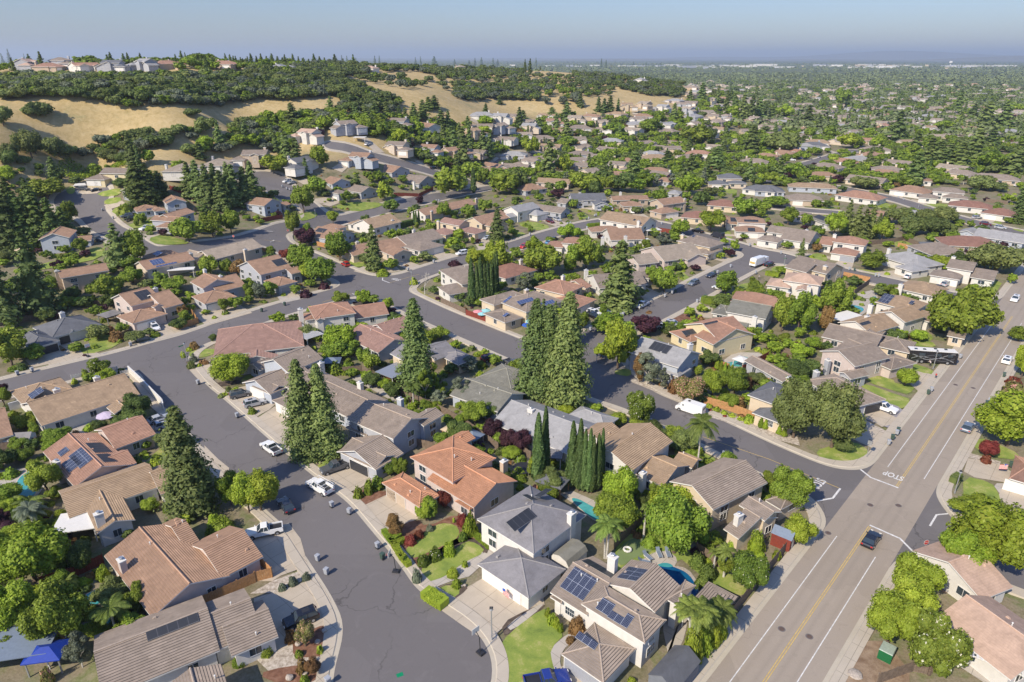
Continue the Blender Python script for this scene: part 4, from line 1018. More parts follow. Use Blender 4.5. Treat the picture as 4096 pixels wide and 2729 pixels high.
# ---------------------------------------------------------------- vehicles
PAINT = dict(white=(.78,.78,.77), black=(.012,.012,.016), grey=(.09,.095,.105), silver=(.42,.43,.45), red=(.45,.02,.015), maroon=(.12,.012,.02), blue=(.02,.04,.22), dark=(.025,.028,.04), bluegrey=(.14,.17,.22), lightblue=(.1,.28,.5))
for k, c in PAINT.items(): M['p_'+k] = paint('car_paint_'+k, c, .22)
def wheel_parts():
    t = MB(); t.cyl((0, -.12, 0), (0, .12, 0), .35, n=18); r = MB(); r.cyl((0, -.135, 0), (0, .135, 0), .21, n=12)
    return t.mesh('tyre', M['dark']), r.mesh('rim', M['metal'])
TYRE, RIM = wheel_parts(); VP = {}
def vehicle_proto(kind):
    L, W, H_, belt, hood = dict(sedan=(4.75,1.84,1.45,.93,.86), suv=(4.8,1.92,1.76,1.06,1.02), pickup=(5.8,2.0,1.88,1.15,1.1), utility=(6.0,2.05,1.95,1.15,1.1), van=(6.2,2.05,2.6,1.3,1.1), minivan=(5.0,1.95,1.85,1.1,.98), jeep=(4.1,1.85,1.8,1.05,1.03))[kind]
    x0, x1 = -L/2, L/2; w = W/2; B = MB(); g = MB()
    if kind == 'van': prof = [(x0,.38),(x0,H_-.12),(x0+.15,H_),(x1-1.75,H_),(x1-1.35,H_-.25),(x1-.75,1.35),(x1-.1,1.05),(x1,.8),(x1,.35)]
    elif kind in ('pickup','utility'): prof = [(x0,.55),(x0,.98),(x0+.02,.98),(-.75,1.0),(-.74,belt),(1.15,belt),(1.3,hood+.04),(x1-.25,hood-.08),(x1,.85),(x1,.42),(1.0,.4),(-1.0,.42)]
    else: prof = [(x0,.38),(x0-.0,belt-.2),(x0+.12,belt),(x1-1.45,belt),(x1-1.3,hood),(x1-.3,hood-.12),(x1,.68),(x1,.34)]
    n = len(prof)
    def hw(z): return w*(1-.05*max(0, (z-.6))/1.0) if kind != 'van' else w*(1-.06*max(0, z-1)/1.5)
    A = [(x, -hw(z), z) for x, z in prof]; C = [(x, hw(z), z) for x, z in prof]
    B.face(A[::-1] if False else A[::-1]); B.face(C)
    for i in range(n): j = (i+1) % n; B.face([A[i], A[j], C[j], C[i]])
    bm_fix = True
    if kind == 'van':
        for s in (-1, 1): g.face([(x1-1.3, s*(w*.975+.0), 1.45), (x1-.86, s*(w*.985), 1.45), (x1-1.42, s*(w*.955), 2.1), (x1-1.9, s*(w*.955), 2.1), (x1-1.9, s*(w*.985), 1.45)][::s])
        g.face([(x1-.72, -w*.88, 1.42), (x1-.72, w*.88, 1.42), (x1-1.29, w*.84, 2.25), (x1-1.29, -w*.84, 2.25)])
        g.box((x0-.0, 0, 1.55), (.03, W*.7, .55)); B.box((.4, 0, H_-.02), (.5, .5, .16), mi=1)
    else:
        if kind in ('pickup','utility'): gb = (-.72, 1.12); gr = (-.5, .45)
        elif kind == 'sedan': gb = (x0+.5, x1-1.45); gr = (x0+1.25, x1-2.15)
        elif kind == 'jeep': gb = (x0+.1, x1-1.5); gr = (x0+.2, x1-1.75)
        else: gb = (x0+.12, x1-1.4); gr = (x0+.45, x1-2.05)
        z0, z1 = belt-.01, H_; wb, wr = hw(belt)*.97, w*.76
        P = [(gb[0],-wb,z0),(gb[1],-wb,z0),(gb[1],wb,z0),(gb[0],wb,z0),(gr[0],-wr,z1-.06),(gr[1],-wr,z1-.06),(gr[1],wr,z1-.06),(gr[0],wr,z1-.06)]
        for f in ((0,1,5,4),(1,2,6,5),(2,3,7,6),(3,0,4,7)): g.face([P[i] for i in f])
        R0 = [(gr[0]-.06,-wr-.03,z1-.065),(gr[1]+.06,-wr-.03,z1-.065),(gr[1]+.06,wr+.03,z1-.065),(gr[0]-.06,wr+.03,z1-.065)]; R1 = [(gr[0]+.02,-wr+.05,z1),(gr[1]-.04,-wr+.05,z1),(gr[1]-.04,wr-.05,z1),(gr[0]+.02,wr-.05,z1)]
        B.face(R1)
        for i in range(4): j = (i+1)%4; B.face([R0[i], R0[j], R1[j], R1[i]])
        for s in (-1, 1):   # pillars
            for a, b in ((0, 4), (1, 5)):
                i, j = (a, b) if s < 0 else (3-a, {4:7, 5:6}[b]); B.cyl(P[i], P[j], .05, .045, 4)
            m0 = ((gb[0]+gb[1])/2-.1, s*(wb+.005), z0); m1 = ((gr[0]+gr[1])/2-.05, s*(wr+.005), z1-.06); B.cyl(m0, m1, .05, .05, 4)
        if kind == 'suv': B.box(((gr[0]+gr[1])/2, 0, z1+.002), (1.0, .75, .012), mi=1)
    if kind in ('pickup','utility'):     # cargo bed: floor inset darker, side rails
        g2 = MB(); B.box(((x0-.74)/2, 0, .985), (-.74-x0-.16, W-.34, .02), mi=1)
        for s in (-1, 1): B.box(((x0-.74)/2, s*(w-.1), .97), (-.74-x0, .14, .26))
        B.box((x0+.07, 0, .97), (.12, W-.1, .26)); B.box((-.8, 0, .97), (.1, W-.1, .26))
        if kind == 'utility':
            for s in (-1, 1):
                B.box(((x0-.74)/2, s*(w-.1), 1.22), (-.8-x0, .3, .35)); B.cyl((x0, s*(w-.05), 2.1), (1.3, s*(w-.15), 2.1), .04, n=5)
                for xx in (x0+.1, -.9, 1.0): B.cyl((xx, s*(w-.07), 1.2), (xx, s*(w-.07), 2.1), .035, n=5)
            for xx in (x0+.1, -.9, 1.0): B.cyl((xx, -w+.07, 2.1), (xx, w-.07, 2.1), .035, n=5)
    for s in (-1, 1):
        for xx in (x1-.95, x0+.95): B.cyl((xx, s*(w-.14), .38), (xx, s*(w+.012), .38), .43, n=16, mi=1)
        B.box((x1-1.5 if kind != 'van' else x1-1.1, s*(w+.08), belt-.02), (.14, .2, .14))
    o = bpy.data.objects.new('body', B.mesh('body', [M['p_white'], M['dark']])); gl = g.mesh('windows', M['glass'])
    hl = MB(); hl.box((x1-.02, 0, .0), (.08, .36, .14)); tl = MB(); tl.box((x0+.02, 0, .0), (.08, .3, .18))
    return B.mesh('body', [M['p_white'], M['dark']]), gl, hl.mesh('headlight', M['white']), tl.mesh('tail_light', M['red']), L, W, x0, x1, w
def vehicle(kind, t, u1, v1, u2, v2, col, label, name=None, cat=None):
    """rear and front ground points -> one vehicle"""
    if kind not in VP: VP[kind] = vehicle_proto(kind)
    bm_, gl, hl, tl, L, W, x0, x1, w = VP[kind]; a, b = G(t, u1, v1), G(t, u2, v2); m = (a+b)/2; ang = math.atan2(b.y-a.y, b.x-a.x)
    nm = name or dict(sedan='parked_car', suv='parked_suv', pickup='pickup_truck', utility='utility_truck', van='delivery_van', minivan='minivan', jeep='open_jeep')[kind]
    ct = cat or dict(sedan='car', suv='car', pickup='pickup truck', utility='pickup truck', van='van', minivan='van', jeep='car')[kind]
    z = m.z + (.02 if road_sdf(np.array([m.x]), np.array([m.y]))[0] < 0 else .1)
    o = thing(nm, (m.x, m.y, z), label, ct, 'vehicles along the streets', ang)
    bo = bpy.data.objects.new('body', bm_); link(bo, o); bo.material_slots[0].link = 'OBJECT'; bo.material_slots[0].material = M['p_'+col]
    link(bpy.data.objects.new('windows', gl), o)
    for s in (-1, 1):
        for xx in (x1-.95, x0+.95):
            wh = bpy.data.objects.new('wheel', TYRE); link(wh, o); wh.location = (xx, s*(w-.08), .35); r = bpy.data.objects.new('rim', RIM); link(r, wh)
        q = bpy.data.objects.new('headlight', hl); link(q, o); q.location = (0, s*(w-.28), .66 if kind == 'sedan' else .8)
        q = bpy.data.objects.new('tail_light', tl); link(q, o); q.location = (0, s*(w-.2), .7 if kind == 'sedan' else .82)
    return o
# ---------------------------------------------------------------- small street things
def bin_proto():
    b = MB(); b.box((0, 0, .06), (.46, .52, .98), taper=1.3, tapy=1.3); l = MB(); l.box((.02, 0, 1.04), (.66, .7, .07), taper=.92); l.box((-.34, 0, 1.0), (.08, .5, .07))
    wv = MB(); wv.cyl((-.22, -.3, .12), (-.22, .3, .12), .13, n=10); return b.mesh('tub', M['bin_grey']), l.mesh('lid', M['bin_grey']), wv.mesh('wheels', M['dark'])
BINP = bin_proto()
def wheelie(t, u, v, green=False, label=None):
    g = G(t, u, v); d = MAIN_AZ + (int(u)%4)*math.pi/2; o = thing('wheelie_bin', (g.x, g.y, g.z+.13), label or auto_label(('green' if green else 'grey')+' wheelie bin', g, .6), 'bin', 'wheelie bins at the kerb', d+int(u)%7*.05)
    for i, me in enumerate(BINP):
        q = bpy.data.objects.new(('tub','lid','wheels')[i], me); link(q, o)
        if i < 2: q.material_slots[0].link = 'OBJECT'; q.material_slots[0].material = M['bin_green' if green else 'bin_grey']
def lamp(t, u, v, vt, label):
    g = G(t, u, v); h = topz(g, t, u, vt); o = thing('street_lamp', g, label, 'street lamp', 'street lamps'); m = MB()
    m.cyl((0,0,0), (0,0,.4), .16, .12, 8); m.cyl((0,0,.4), (0,0,h-.4), .1, .07, 8); m.build('pole', M['metal'], o)
    m = MB(); m.cyl((0,0,h-.42), (0,0,h-.3), .1, .26, 8); m.cyl((0,0,h-.3), (0,0,h), .27, .16, 8); m.build('lantern', M['metal'], o); m = MB(); m.cyl((0,0,h), (0,0,h+.2), .34, .06, 4); m.build('cap', M['dark'], o)
def stop_sign(t, u, v, label, face):
    g = G(t, u, v); o = thing('stop_sign', (g.x, g.y, g.z+.1), label, 'road sign', 'stop signs', face); m = MB(); m.cyl((0,0,0), (0,0,2.9), .04, n=6); m.build('post', M['metal'], o)
    def octo(r, y, mi, m): m.face([(r*math.cos(math.pi/8+k*math.pi/4), y, 2.45+r*math.sin(math.pi/8+k*math.pi/4)) for k in range(8)], mi)
    m = MB(); pts = [(.46*math.cos(math.pi/8+k*math.pi/4), 2.45+.46*math.sin(math.pi/8+k*math.pi/4)) for k in range(8)]
    m.face([(x, -.06, z) for x, z in pts], 0); m.face([(x, -.045, z) for x, z in pts[::-1]], 1)
    for k in range(8): a, b = pts[k], pts[(k+1)%8]; m.face([(a[0],-.045,a[1]),(b[0],-.045,b[1]),(b[0],-.06,b[1]),(a[0],-.06,a[1])], 0)
    p = m.build('sign_face', [M['road_white'], M['metal']], o); m = MB(); octo(.41, -.064, 0, m); m.build('red_field', M['red'], p)
    tx = text_obj('STOP', .30, M['road_white'], 'lettering'); tx.parent = p; tx.location = (0, -.07, 2.35); tx.rotation_euler = (math.pi/2, 0, 0)
def text_obj(s, size, mat, name, sx=1.0, sy=1.0, ext=0.0):
    c = bpy.data.curves.new(name, 'FONT'); c.body = s; c.size = size; c.align_x = 'CENTER'; c.extrude = ext; c.offset = size*.02
    o = bpy.data.objects.new(name+'_tmp', c); COL.objects.link(o); bpy.context.view_layer.update()
    me = bpy.data.meshes.new_from_object(o.evaluated_get(bpy.context.evaluated_depsgraph_get())); bpy.data.objects.remove(o)
    for v in me.vertices: v.co.x *= sx; v.co.y *= sy
    me.materials.clear(); me.materials.append(mat); q = bpy.data.objects.new(name, me); COL.objects.link(q); return q
def name_sign(t, u, v, vt, label, az):
    g = G(t, u, v); h = max(2.6, min(4.2, topz(g, t, u, vt))); o = thing('street_name_sign', g, label, 'road sign', 'street name signs', az); m = MB(); m.cyl((0,0,0), (0,0,h), .045, n=6); m.build('post', M['metal'], o)
    m = MB(); m.box((0, 0, h-.25), (1.3, .04, .26)); m.build('plate', M['signgreen'], o)
def hoop(t, u, v, ang, label):
    g = G(t, u, v); o = thing('basketball_hoop', (g.x, g.y, g.z+.14), label, 'basketball hoop', 'portable basketball hoops', ang)
    m = MB(); m.box((-.5, 0, 0), (1.1, .8, .22), taper=.85); m.build('base', M['dark'], o); m = MB(); m.tube([(-.5,0,.2),(-.35,0,2.6),(.25,0,3.1)], .06, 6); m.build('pole', M['dark'], o)
    m = MB(); m.box((.32, 0, 2.85), (.05, 1.25, .85)); b = m.build('backboard', M['white'], o); m = MB(); m.tube([(.58+.23*math.cos(k*.5236), .23*math.sin(k*.5236), 3.0) for k in range(13)], .02, 4); m.build('rim', M['red'], b)
def fence(t, pts, mat='wood', label='', ht=1.85, name='wooden_fence', world=False):
    P = pts if world else [G(t, u, v) for u, v in pts]; o = thing(name, P[0], label, 'fence'); pm = MB(); cnt = 0; org = P[0]
    for a, b in zip(P[:-1], P[1:]):
        d = b-a; L = math.hypot(d.x, d.y); an = math.atan2(d.y, d.x); n = max(1, int(L/2.4)); nb = max(1, int(L/.3)) if ht > 1.2 else max(1, int(L/.2))
        for k in range(nb):
            f = (k+.5)/nb; q = a.lerp(b, f)-org; zz = h1(q.x+org.x, q.y+org.y)-org.z if (org.z > .3 or a.z > .3) else 0
            pm.box((q.x, q.y, zz-.05), (L/nb*(.94 if ht > 1.2 else .55), .03, ht+.04*((k*7)%3)), an, bottom=False)
        for k in range(n+1):
            if cnt > 90: break
            q = a.lerp(b, k/n)-org; zz = h1(q.x+org.x, q.y+org.y)-org.z if (org.z > .3 or a.z > .3) else 0; m = MB(); m.box((q.x-.06*math.sin(an), q.y+.06*math.cos(an), zz-.1), (.11, .11, ht+.2), an); m.build('post', M[mat], o); cnt += 1
        if not (org.z > .3 or a.z > .3):
            for z in (.35, ht-.3): c = (a+b)/2-org; pm.box((c.x-.04*math.sin(an), c.y+.04*math.cos(an), z), (L, .05, .09), an)
    pm.build('boards', M[mat], o); return o
def wall_run(t, pts, mat, label, ht=1.8, th=.2, name='garden_wall'):
    P = [G(t, u, v) for u, v in pts]; m = MB(); org = P[0]
    for i, (a, b) in enumerate(zip(P[:-1], P[1:])):
        d = b-a; c = (a+b)/2-org; an = math.atan2(d.y, d.x); L = math.hypot(d.x, d.y); m.box((c.x, c.y, -.2), (L+th*(.98-.01*i), th, ht+.2), an); m.box((c.x, c.y, ht), (L+th*1.3, th*1.4, .07), an, 1)
    o = m.build(name, [M[mat], M['white']]); o.location = org; tag(o, label, 'wall'); return o
def canopy(t, u, v, L, W, h, az, roofm, postm, label, name='garden_pavilion', hip=True, cat='pavilion', slats=False, posts=True, rise=.8, hh=0):
    g = G(t, u, v, hh); o = thing(name, g, label, cat, rz=az); m = MB(); x, y = L/2, W/2
    if slats:
        n = max(4, int(L/.45))
        if n > 60: n = 60
        for k in range(n): m.box((-x+(k+.5)*L/n, 0, h+.14), (L/n*.5, W, .12))
        for s in (-1, 1): m.box((0, s*(y-.3), h), (L, .12, .14))
    elif hip:
        r = max(0, x-y)+.01; A = [(-x,-y,h),(x,-y,h),(x,y,h),(-x,y,h)]; R0, R1 = (-r,0,h+rise), (r,0,h+rise)
        m.face([A[0],A[1],R1,R0], 0, [(0,0),(L,0),(L-1,2),(1,2)]); m.face([A[2],A[3],R0,R1], 0, [(0,0),(L,0),(L-1,2),(1,2)]); m.face([A[1],A[2],R1], 0, [(0,0),(W,0),(W/2,2)]); m.face([A[3],A[0],R0], 0, [(0,0),(W,0),(W/2,2)])
        m.box((0,0,h-.14), (L-.02, W-.02, .13))
    else: m.box((0, 0, h), (L, W, .14))
    m.build('roof' if not slats else 'slats', M[roofm], o)
    if posts:
        for sx in (-1, 1):
            for sy in (-1, 1): q = MB(); q.box((sx*(x-.35), sy*(y-.35), -.1), (.16, .16, h+.1)); q.build('post', M[postm], o)
    return o
def shed(t, u, v, L, W, he, az, wallm, roofm, label, kind='gable', name='garden_shed'):
    g = G(t, u, v); o = thing(name, g, label, 'shed', rz=az); x, y = L/2, W/2; m = MB(); r = MB()
    pr = [(-y,0),(-y,he),(0,he+y*.7),(y,he),(y,0)] if kind == 'gable' else [(-y,0),(-y,he),(-y*.72,he+.75),(0,he+1.15),(y*.72,he+.75),(y,he),(y,0)]
    for s in (-1, 1): m.face([(s*x, a, b) for a, b in pr][::s])
    for s in (-1, 1): m.face([(-x, s*y, 0), (x, s*y, 0), (x, s*y, he), (-x, s*y, he)][::-s])
    m.build('wall', M[wallm], o); q = pr[1:-1]
    for a, b in zip(q[:-1], q[1:]): r.face([(-x-.15,a[0]*1.05,a[1]+.05),(x+.15,a[0]*1.05,a[1]+.05),(x+.15,b[0]*1.05,b[1]+.05),(-x-.15,b[0]*1.05,b[1]+.05)][::-1])
    r.build('roof', M[roofm], o); d = MB(); d.box((x+.02, 0, .02), (.06, W*.35, he*.95)); d.build('door', M['white'], o); return o
def parasol(t, u, v, col, r, label, vt=None):
    g = G(t, u, v, 2.2); o = thing('garden_umbrella', g, label, 'umbrella', 'garden umbrellas'); m = MB(); m.cyl((0,0,0), (0,0,2.5), .03, n=6); m.build('pole', M['metal'], o); m = MB()
    P = [(r*math.cos(k*math.pi/4), r*math.sin(k*math.pi/4), 2.1) for k in range(8)]
    for k in range(8): m.face([P[k], P[(k+1)%8], (0,0,2.6)]); m.face([P[(k+1)%8], P[k], (P[k][0],P[k][1],1.95), (P[(k+1)%8][0],P[(k+1)%8][1],1.95)])
    m.build('canopy', M[col], o)
for k, c in dict(u_teal=(.25,.5,.52), u_red=(.5,.03,.03), u_blue=(.03,.1,.4), u_pink=(.6,.25,.27), u_lilac=(.5,.42,.52), u_sand=(.5,.4,.27), u_slate=(.16,.2,.26)).items(): M[k] = plain('fabric_'+k[2:], c, .8, .08)
def person(t, u, v, shirt, label, az=0., bend=0., s=1.0):
    g = G(t, u, v); bm = bmesh.new(); ly = bm.verts.layers.skin.verify()
    def V(x, y, z, r): q = bm.verts.new((x*s, y*s, z*s)); q[ly].radius = (r*s, r*s); return q
    pel = V(0,0,.95,.15); q = pel
    bx = .35*bend; chest = V(bx*.8,0,1.35-.1*bend,.17); neck = V(bx*1.15,0,1.5-.15*bend,.06); head = V(bx*1.35,0,1.63-.18*bend,.105); top = V(bx*1.4,0,1.73-.18*bend,.08)
    E = [(pel,chest),(chest,neck),(neck,head),(head,top)]
    for sd in (-1, 1):
        hip = V(.0,sd*.1,.88,.1); kn = V(.06*sd,sd*.12,.5,.075); an = V(.1*sd,sd*.12,.1,.05); ft = V(.1*sd+.14,sd*.13,.04,.045); sh = V(bx*.95,sd*.2,1.42-.12*bend,.075); el = V(bx+.1+.1*bend,sd*.26,1.15-.12*bend,.05); ha = V(bx+.28+.15*bend,sd*.2,1.02-.1*bend,.04)
        E += [(pel,hip),(hip,kn),(kn,an),(an,ft),(chest,sh),(sh,el),(el,ha)]
    for a, b in E: bm.edges.new((a, b))
    pel[ly].use_root = True; me = bpy.data.meshes.new('person'); bm.to_mesh(me); bm.free(); o = bpy.data.objects.new('person', me); COL.objects.link(o)
    o.modifiers.new('skin', 'SKIN'); o.modifiers.new('sub', 'SUBSURF').render_levels = 1; bpy.context.view_layer.update()
    m2 = bpy.data.meshes.new_from_object(o.evaluated_get(bpy.context.evaluated_depsgraph_get())); o.modifiers.clear(); o.data = m2
    m2.materials.clear(); [m2.materials.append(x) for x in (M[shirt], M['p_dark'], M['skin'], M['hair'])]
    for p in m2.polygons:
        z = p.center.z/s; p.material_index = 3 if z > 1.68-.15*bend else (2 if z > 1.52-.15*bend or z < .08 else (0 if z > .95 else 1))
    o.location = (g.x, g.y, g.z+.12); o.rotation_euler = (0, 0, az); tag(o, label, 'person'); return o
M['skin'] = plain('skin', (.45, .26, .18), .6, .05); M['hair'] = plain('hair', (.03, .02, .015), .8, .1); M['s_red'] = plain('red_shirt', (.45, .04, .03), .8); M['s_pale'] = plain('pale_shirt', (.5, .42, .38), .8)
def pool(t, pts, mat, label=None, coping=True):
    P = curve_in([G(t, u, v) for u, v in pts]); c = sum(P, Vector())/len(P)
    if coping: sheet('pool_surround', [c+(p-c)*1.12 for p in P], M['pool_tile'], .10)
    o = sheet('pool_water', P, M[mat], .16); r_ = max((q-c).length for q in P)*.8; FOOT.append((c.x, c.y, 1, 0, r_, r_))
# ---------------------------------------------------------------- nearest houses, each surveyed volume by volume
H(3, 'big brown tile house with long ridge and lit chimney beside the palm garden pool', 'brown', 'pinkish', [
  (960,415,1400,985,(1720,640),3.0,'g'), (2040,620,2430,430,(2255,165),3.0,'g'), (1690,330,1850,290,(1690,95),3.3,'g')],
  chims=[(3,1110,430,6.0)], vents=7, doors=[(13,30,330,4.9)])
H(3, 'patchy grey-brown tile house cut by the bottom edge, black panels on its ridge', 'greytan', 'white', [
  (940,1740,2025,1285,(1890,905),3.2,'g'), (1480,1600,2050,1450,-7.5,3.6,'G'), (1960,1330,2400,1090,(2240,830),3.0,'g'), (2150,1400,2540,1110,(2400,930),2.8,'g')],
  panels=[(3,1590,1060,'m',(6,1.2),'solar_black')], vents=6, doors=[(13,60,1200,4.9)])
H(3, 'tan tile house with gabled wings and white chimney, left of the big conifer', 'tan', 'white', [
  ('@2',640,1640,1475,1345,(1300,1168),3.0,'g'), (905,235,1235,60,11,3.2,'G'), ('@2',1490,1440,1800,1290,(1490,1180),2.9,'g'), (1640,40,1720,10,5,3.0,'g')],
  chims=[(3,900,5,6.6,'white')], vents=4)
H(2, 'salmon tile house with five dark solar arrays beside the kidney pool', 'salmon', 'pinkish', [
  (395,1025,690,1350,(920,1140),3.0,'g'), (1040,985,1460,880,(1310,692),2.9,'g'), (1070,1190,1272,1140,(1200,1000),2.8,'g')],
  chims=[(2,515,1095,5.2,'pinkish')], panels=[(2,583,1020,'m',(2,1.6)),(2,743,1075,'m',(6,2.4)),(2,658,1128,'m',(3.6,2.3)),(2,905,985,'m',(4.6,2.6),'solar_black'),(2,980,1080,'m',(3.6,2),'solar_black')], vents=4)
H(2, 'long tan tile house with covered patio, by the street bend', 'tan', 'white', [
  (385,790,1290,495,(1080,322),2.9,'g'), (975,612,1188,552,-4.5,2.9,'G'), (215,600,690,455,10,2.8,'h')],
  chims=[(2,515,435,4.8,'white'),(2,885,325,4.6,'white')], panels=[(2,332,480,'m',(3,2.6))], vents=6)
H(2, 'tan tiled roof cut by the left edge next to the grey shed', 'brown', 'cream', [(-300,985,125,870,(15,625),2.9,'g')], vents=0)
H(1, 'dark slate roofed house with black garage doors, left edge behind the round tree', 'slate', 'white', [
  (480,1545,935,1418,(850,1290),2.8,'h'), ('@2',275,75,560,5,13,2.8,'H'), (640,1500,720,1480,5,2.8,'G')],
  chims=[(1,565,1300,5.6,'white')], doors=[(2,450,100,4.9,'garage_dark'),(2,640,40,2.6,'garage_dark')], panels=[(1,330,1500,390,1480)], vents=3)
H(1, 'two-storey brown tile house with one wide black panel and white car in front', 'brown', 'pinkish', [
  (1205,1255,1485,1180,(1390,1068),5.6,'g'), (1215,1412,1550,1325,9.5,3.0,'H'), (1510,1275,1690,1225,(1590,1092),4.2,'g'), (1390,1255,1480,1232,-1.6,5.2,'G')],
  chims=[(1,1425,1075,8.4,'white')], panels=[(1,1225,1125,1420,1165,'solar_black')], doors=[(1,1315,1440,5.2),(1,1490,1395,3.0)], vents=2)
H(1, 'two-storey tan house with brick garage, right of the black-panelled house', 'brown', 'grey', [
  (1865,1092,2145,1030,10,5.6,'G'), (2000,1125,2262,1060,(2190,950),3.8,'g'), (1890,1238,2175,1160,10,3.0,'H')],
  chims=[(1,1880,905,8.6,'white'),(1,2025,960,8.2,'white')], doors=[(1,1985,1270,5.2),(1,2120,1235,3.0)], vents=3)
H(11, 'two-storey house with blue-grey gable over a brick-edged garage', 'brown', 'grey', [
  (40,965,330,895,(135,792),5.6,'g'), (205,1072,382,1025,9,3.0,'H'), (330,960,430,930,6,4.0,'g')], doors=[(11,280,1110,5.0,'garage_grey')], panels=[(11,140,830,290,860,'solar_black')], vents=3)
H(1, 'beige two-storey house with plain long roof behind the firs', 'brown', 'tan', [(560,1003,1005,915,(948,828),5.6,'g')], chims=[(1,520,915,8.3,'tan')], vents=0, winkind=1)
H(1, 'two-storey blue-grey house with black roof panels above the green lawn', 'brown', 'blue', [
  (355,660,640,622,12,5.6,'G'), (690,645,830,640,(800,590),2.9,'g')], chims=[(1,345,505,8.8,'white')], panels=[(1,320,610,430,590,'solar_black')], vents=0)
H(1, 'single-storey house with blue solar rows and white patio cover', 'brown', 'beige', [
  (1350,950,1800,850,(1745,742),3.0,'g'), (1385,795,1700,765,9,3.2,'h')], chims=[(1,1750,755,5.2,'beige')], panels=[(1,1370,830,1520,850,'solar_blue'),(1,1430,880,1635,850,'solar_blue'),(1,1400,770,1530,740,'solar_blue')], vents=1)
H(1, 'pale roofed single-storey house on the inside of the street curve', 'sand', 'beige', [
  (1960,835,2430,745,(2290,650),3.0,'g'), (1790,800,1970,760,9,2.9,'G')], chims=[(1,2252,720,5.2,'beige')], vents=1)
H(1, 'two-storey house with small solar groups left of the conifer row', 'brown', 'blue', [
  (1525,302,1720,277,11,5.6,'G'), (1250,385,1480,365,9,2.9,'h'), (1420,390,1530,372,6,3.4,'h')], chims=[(1,1520,190,8.4,'white')], panels=[(1,1430,250,1520,230),(1,1515,285,1580,255),(1,1350,370,1420,345)], vents=0)
H(1, 'tan roofed two-storey house behind three street trees', 'brown', 'grey', [(1580,450,1800,405,(1722,355),5.4,'g'), (1450,430,1560,500,6,5.0,'g'), (1460,500,1530,540,6,2.8,'h')], vents=0)
H(1, 'cream two-storey house with cream garage at the round street end', 'greytan', 'yellow', [(907,12,1205,8,9,5.6,'g'), (785,105,962,112,9.5,2.9,'H')], doors=[(1,850,160,4.9,'garage'),(1,905,160,3)], vents=0)
H(1, 'narrow two-storey house half hidden by the dark redwoods', 'brown', 'grey', [(1105,178,1235,200,9,5.2,'G')], vents=0)
H(12, 'two-storey grey-tan house with gabled garage, above the parked grey SUV', 'greytan', 'blue', [
  (300,300,620,165,(545,22),5.5,'g'), (135,500,378,388,(232,265),2.9,'g'), (20,270,200,225,(60,180),2.9,'g'), (270,300,400,240,-3,5.0,'g'), (-30,420,120,500,5,2.8,'g')],
  chims=[(12,595,190,8.2,'white')], doors=[(12,80,500,4.9)], vents=4)
H(12, 'grey-brown house with chimney half hidden behind the twin redwood', 'greytan', 'blue', [
  (860,715,1215,548,26,3.2,'G'), (165,545,380,690,9,2.8,'H'), (250,500,520,640,9,3.0,'g')], chims=[(12,955,372,6.0,'white')], doors=[(12,215,620,3.0,'garage'),(12,320,690,4.6,'garage')], vents=5)
H(12, 'two-storey grey house with tall gable wall and grey tile garage wing', 'taupe', 'grey', [
  (1262,908,1600,712,13,5.6,'G'), (835,795,1005,890,10,3.0,'h'), (1090,1190,1375,1045,(1182,862),2.9,'g'), (1525,785,1750,690,(1682,602),5.2,'g'), (790,1010,900,1120,7,2.8,'g'), (905,1090,1085,1190,6,2.85,'g')],
  chims=[(12,1325,520,7.4,'blue')], doors=[(12,850,1120,2.8,'garage_grey'),(12,990,1190,4.9,'garage_dark')], vents=6)
H(12, 'big two-storey house with vivid orange tile roof', 'orange', 'pinkish', [
  (1810,1308,2208,1085,('e',1435,1065),5.6,'h'), (1170,1305,1490,1545,('e',1730,1445),2.9,'h'), (2010,1545,2400,1292,12,3.6,'G'), (1830,1480,1960,1568,5,2.9,'h'), (1830,960,2060,920,4,5.0,'g')],
  trim='w_pinkish', chims=[(12,2280,1090,6.0,'tan')], doors=[(12,1280,1450,5.2,'w_tan'),(13,390,-20,2.6,'w_tan')], vents=9)
H(23, 'two-storey warm grey shingle house with white walls and roof heater panels', 'shingle', 'white', [
  (200,400,682,42,('e',-322,78),5.5,'h'), (155,812,492,540,('e',-359,522),2.8,'h'), (-150,170,60,350,4,4.0,'g')],
  chims=[(23,550,0,8.6,'white')], panels=[(22,150,1435,'m',(2.4,1.3),'solar_black'),(22,285,1400,'m',(3,1.4),'solar_black'),(23,60,50,'m',(6,3),'solar_black')], doors=[(13,2200,720,7.6,'garage')], vents=8)
H(23, 'two-storey patched tile house with blue-black solar arrays beside the lagoon pool', 'taupe', 'white', [
  (350,750,690,965,(930,690),3.6,'g'), (1330,950,1540,690,(1305,506),5.4,'g'), (640,852,1215,1228,('e',1520,1068),5.5,'h'), (465,1308,830,1605,('e',1360,1415),2.8,'h'), (1400,840,1540,850,5,5.4,'h'), (330,810,470,840,4,2.9,'h')],
  chims=[(23,930,400,8.6,'white')], panels=[(23,617,665,'m',(4.1,3.4)),(23,1105,580,'m',(3.2,3.1)),(23,862,880,'m',(2.1,1.7)),(23,955,978,'m',(2.1,1)),(23,1060,1008,'m',(1,1.7)),(23,690,1155,'m',(3.1,1.7)),(23,785,515,'m',(5.5,1.7),'solar_black')], vents=9, winkind=1, doors=[(23,640,1480,6.0,'garage_grey')])
H(22, 'long light grey shingle house behind the column cypresses', 'lgrey', 'white', [
  (-190,760,515,1045,(702,812),2.9,'g'), (515,685,850,815,('e',1028,735),2.8,'h'), (190,560,340,620,('e',392,600),2.7,'h')], chims=[(22,175,615,6.6,'white')], vents=8)
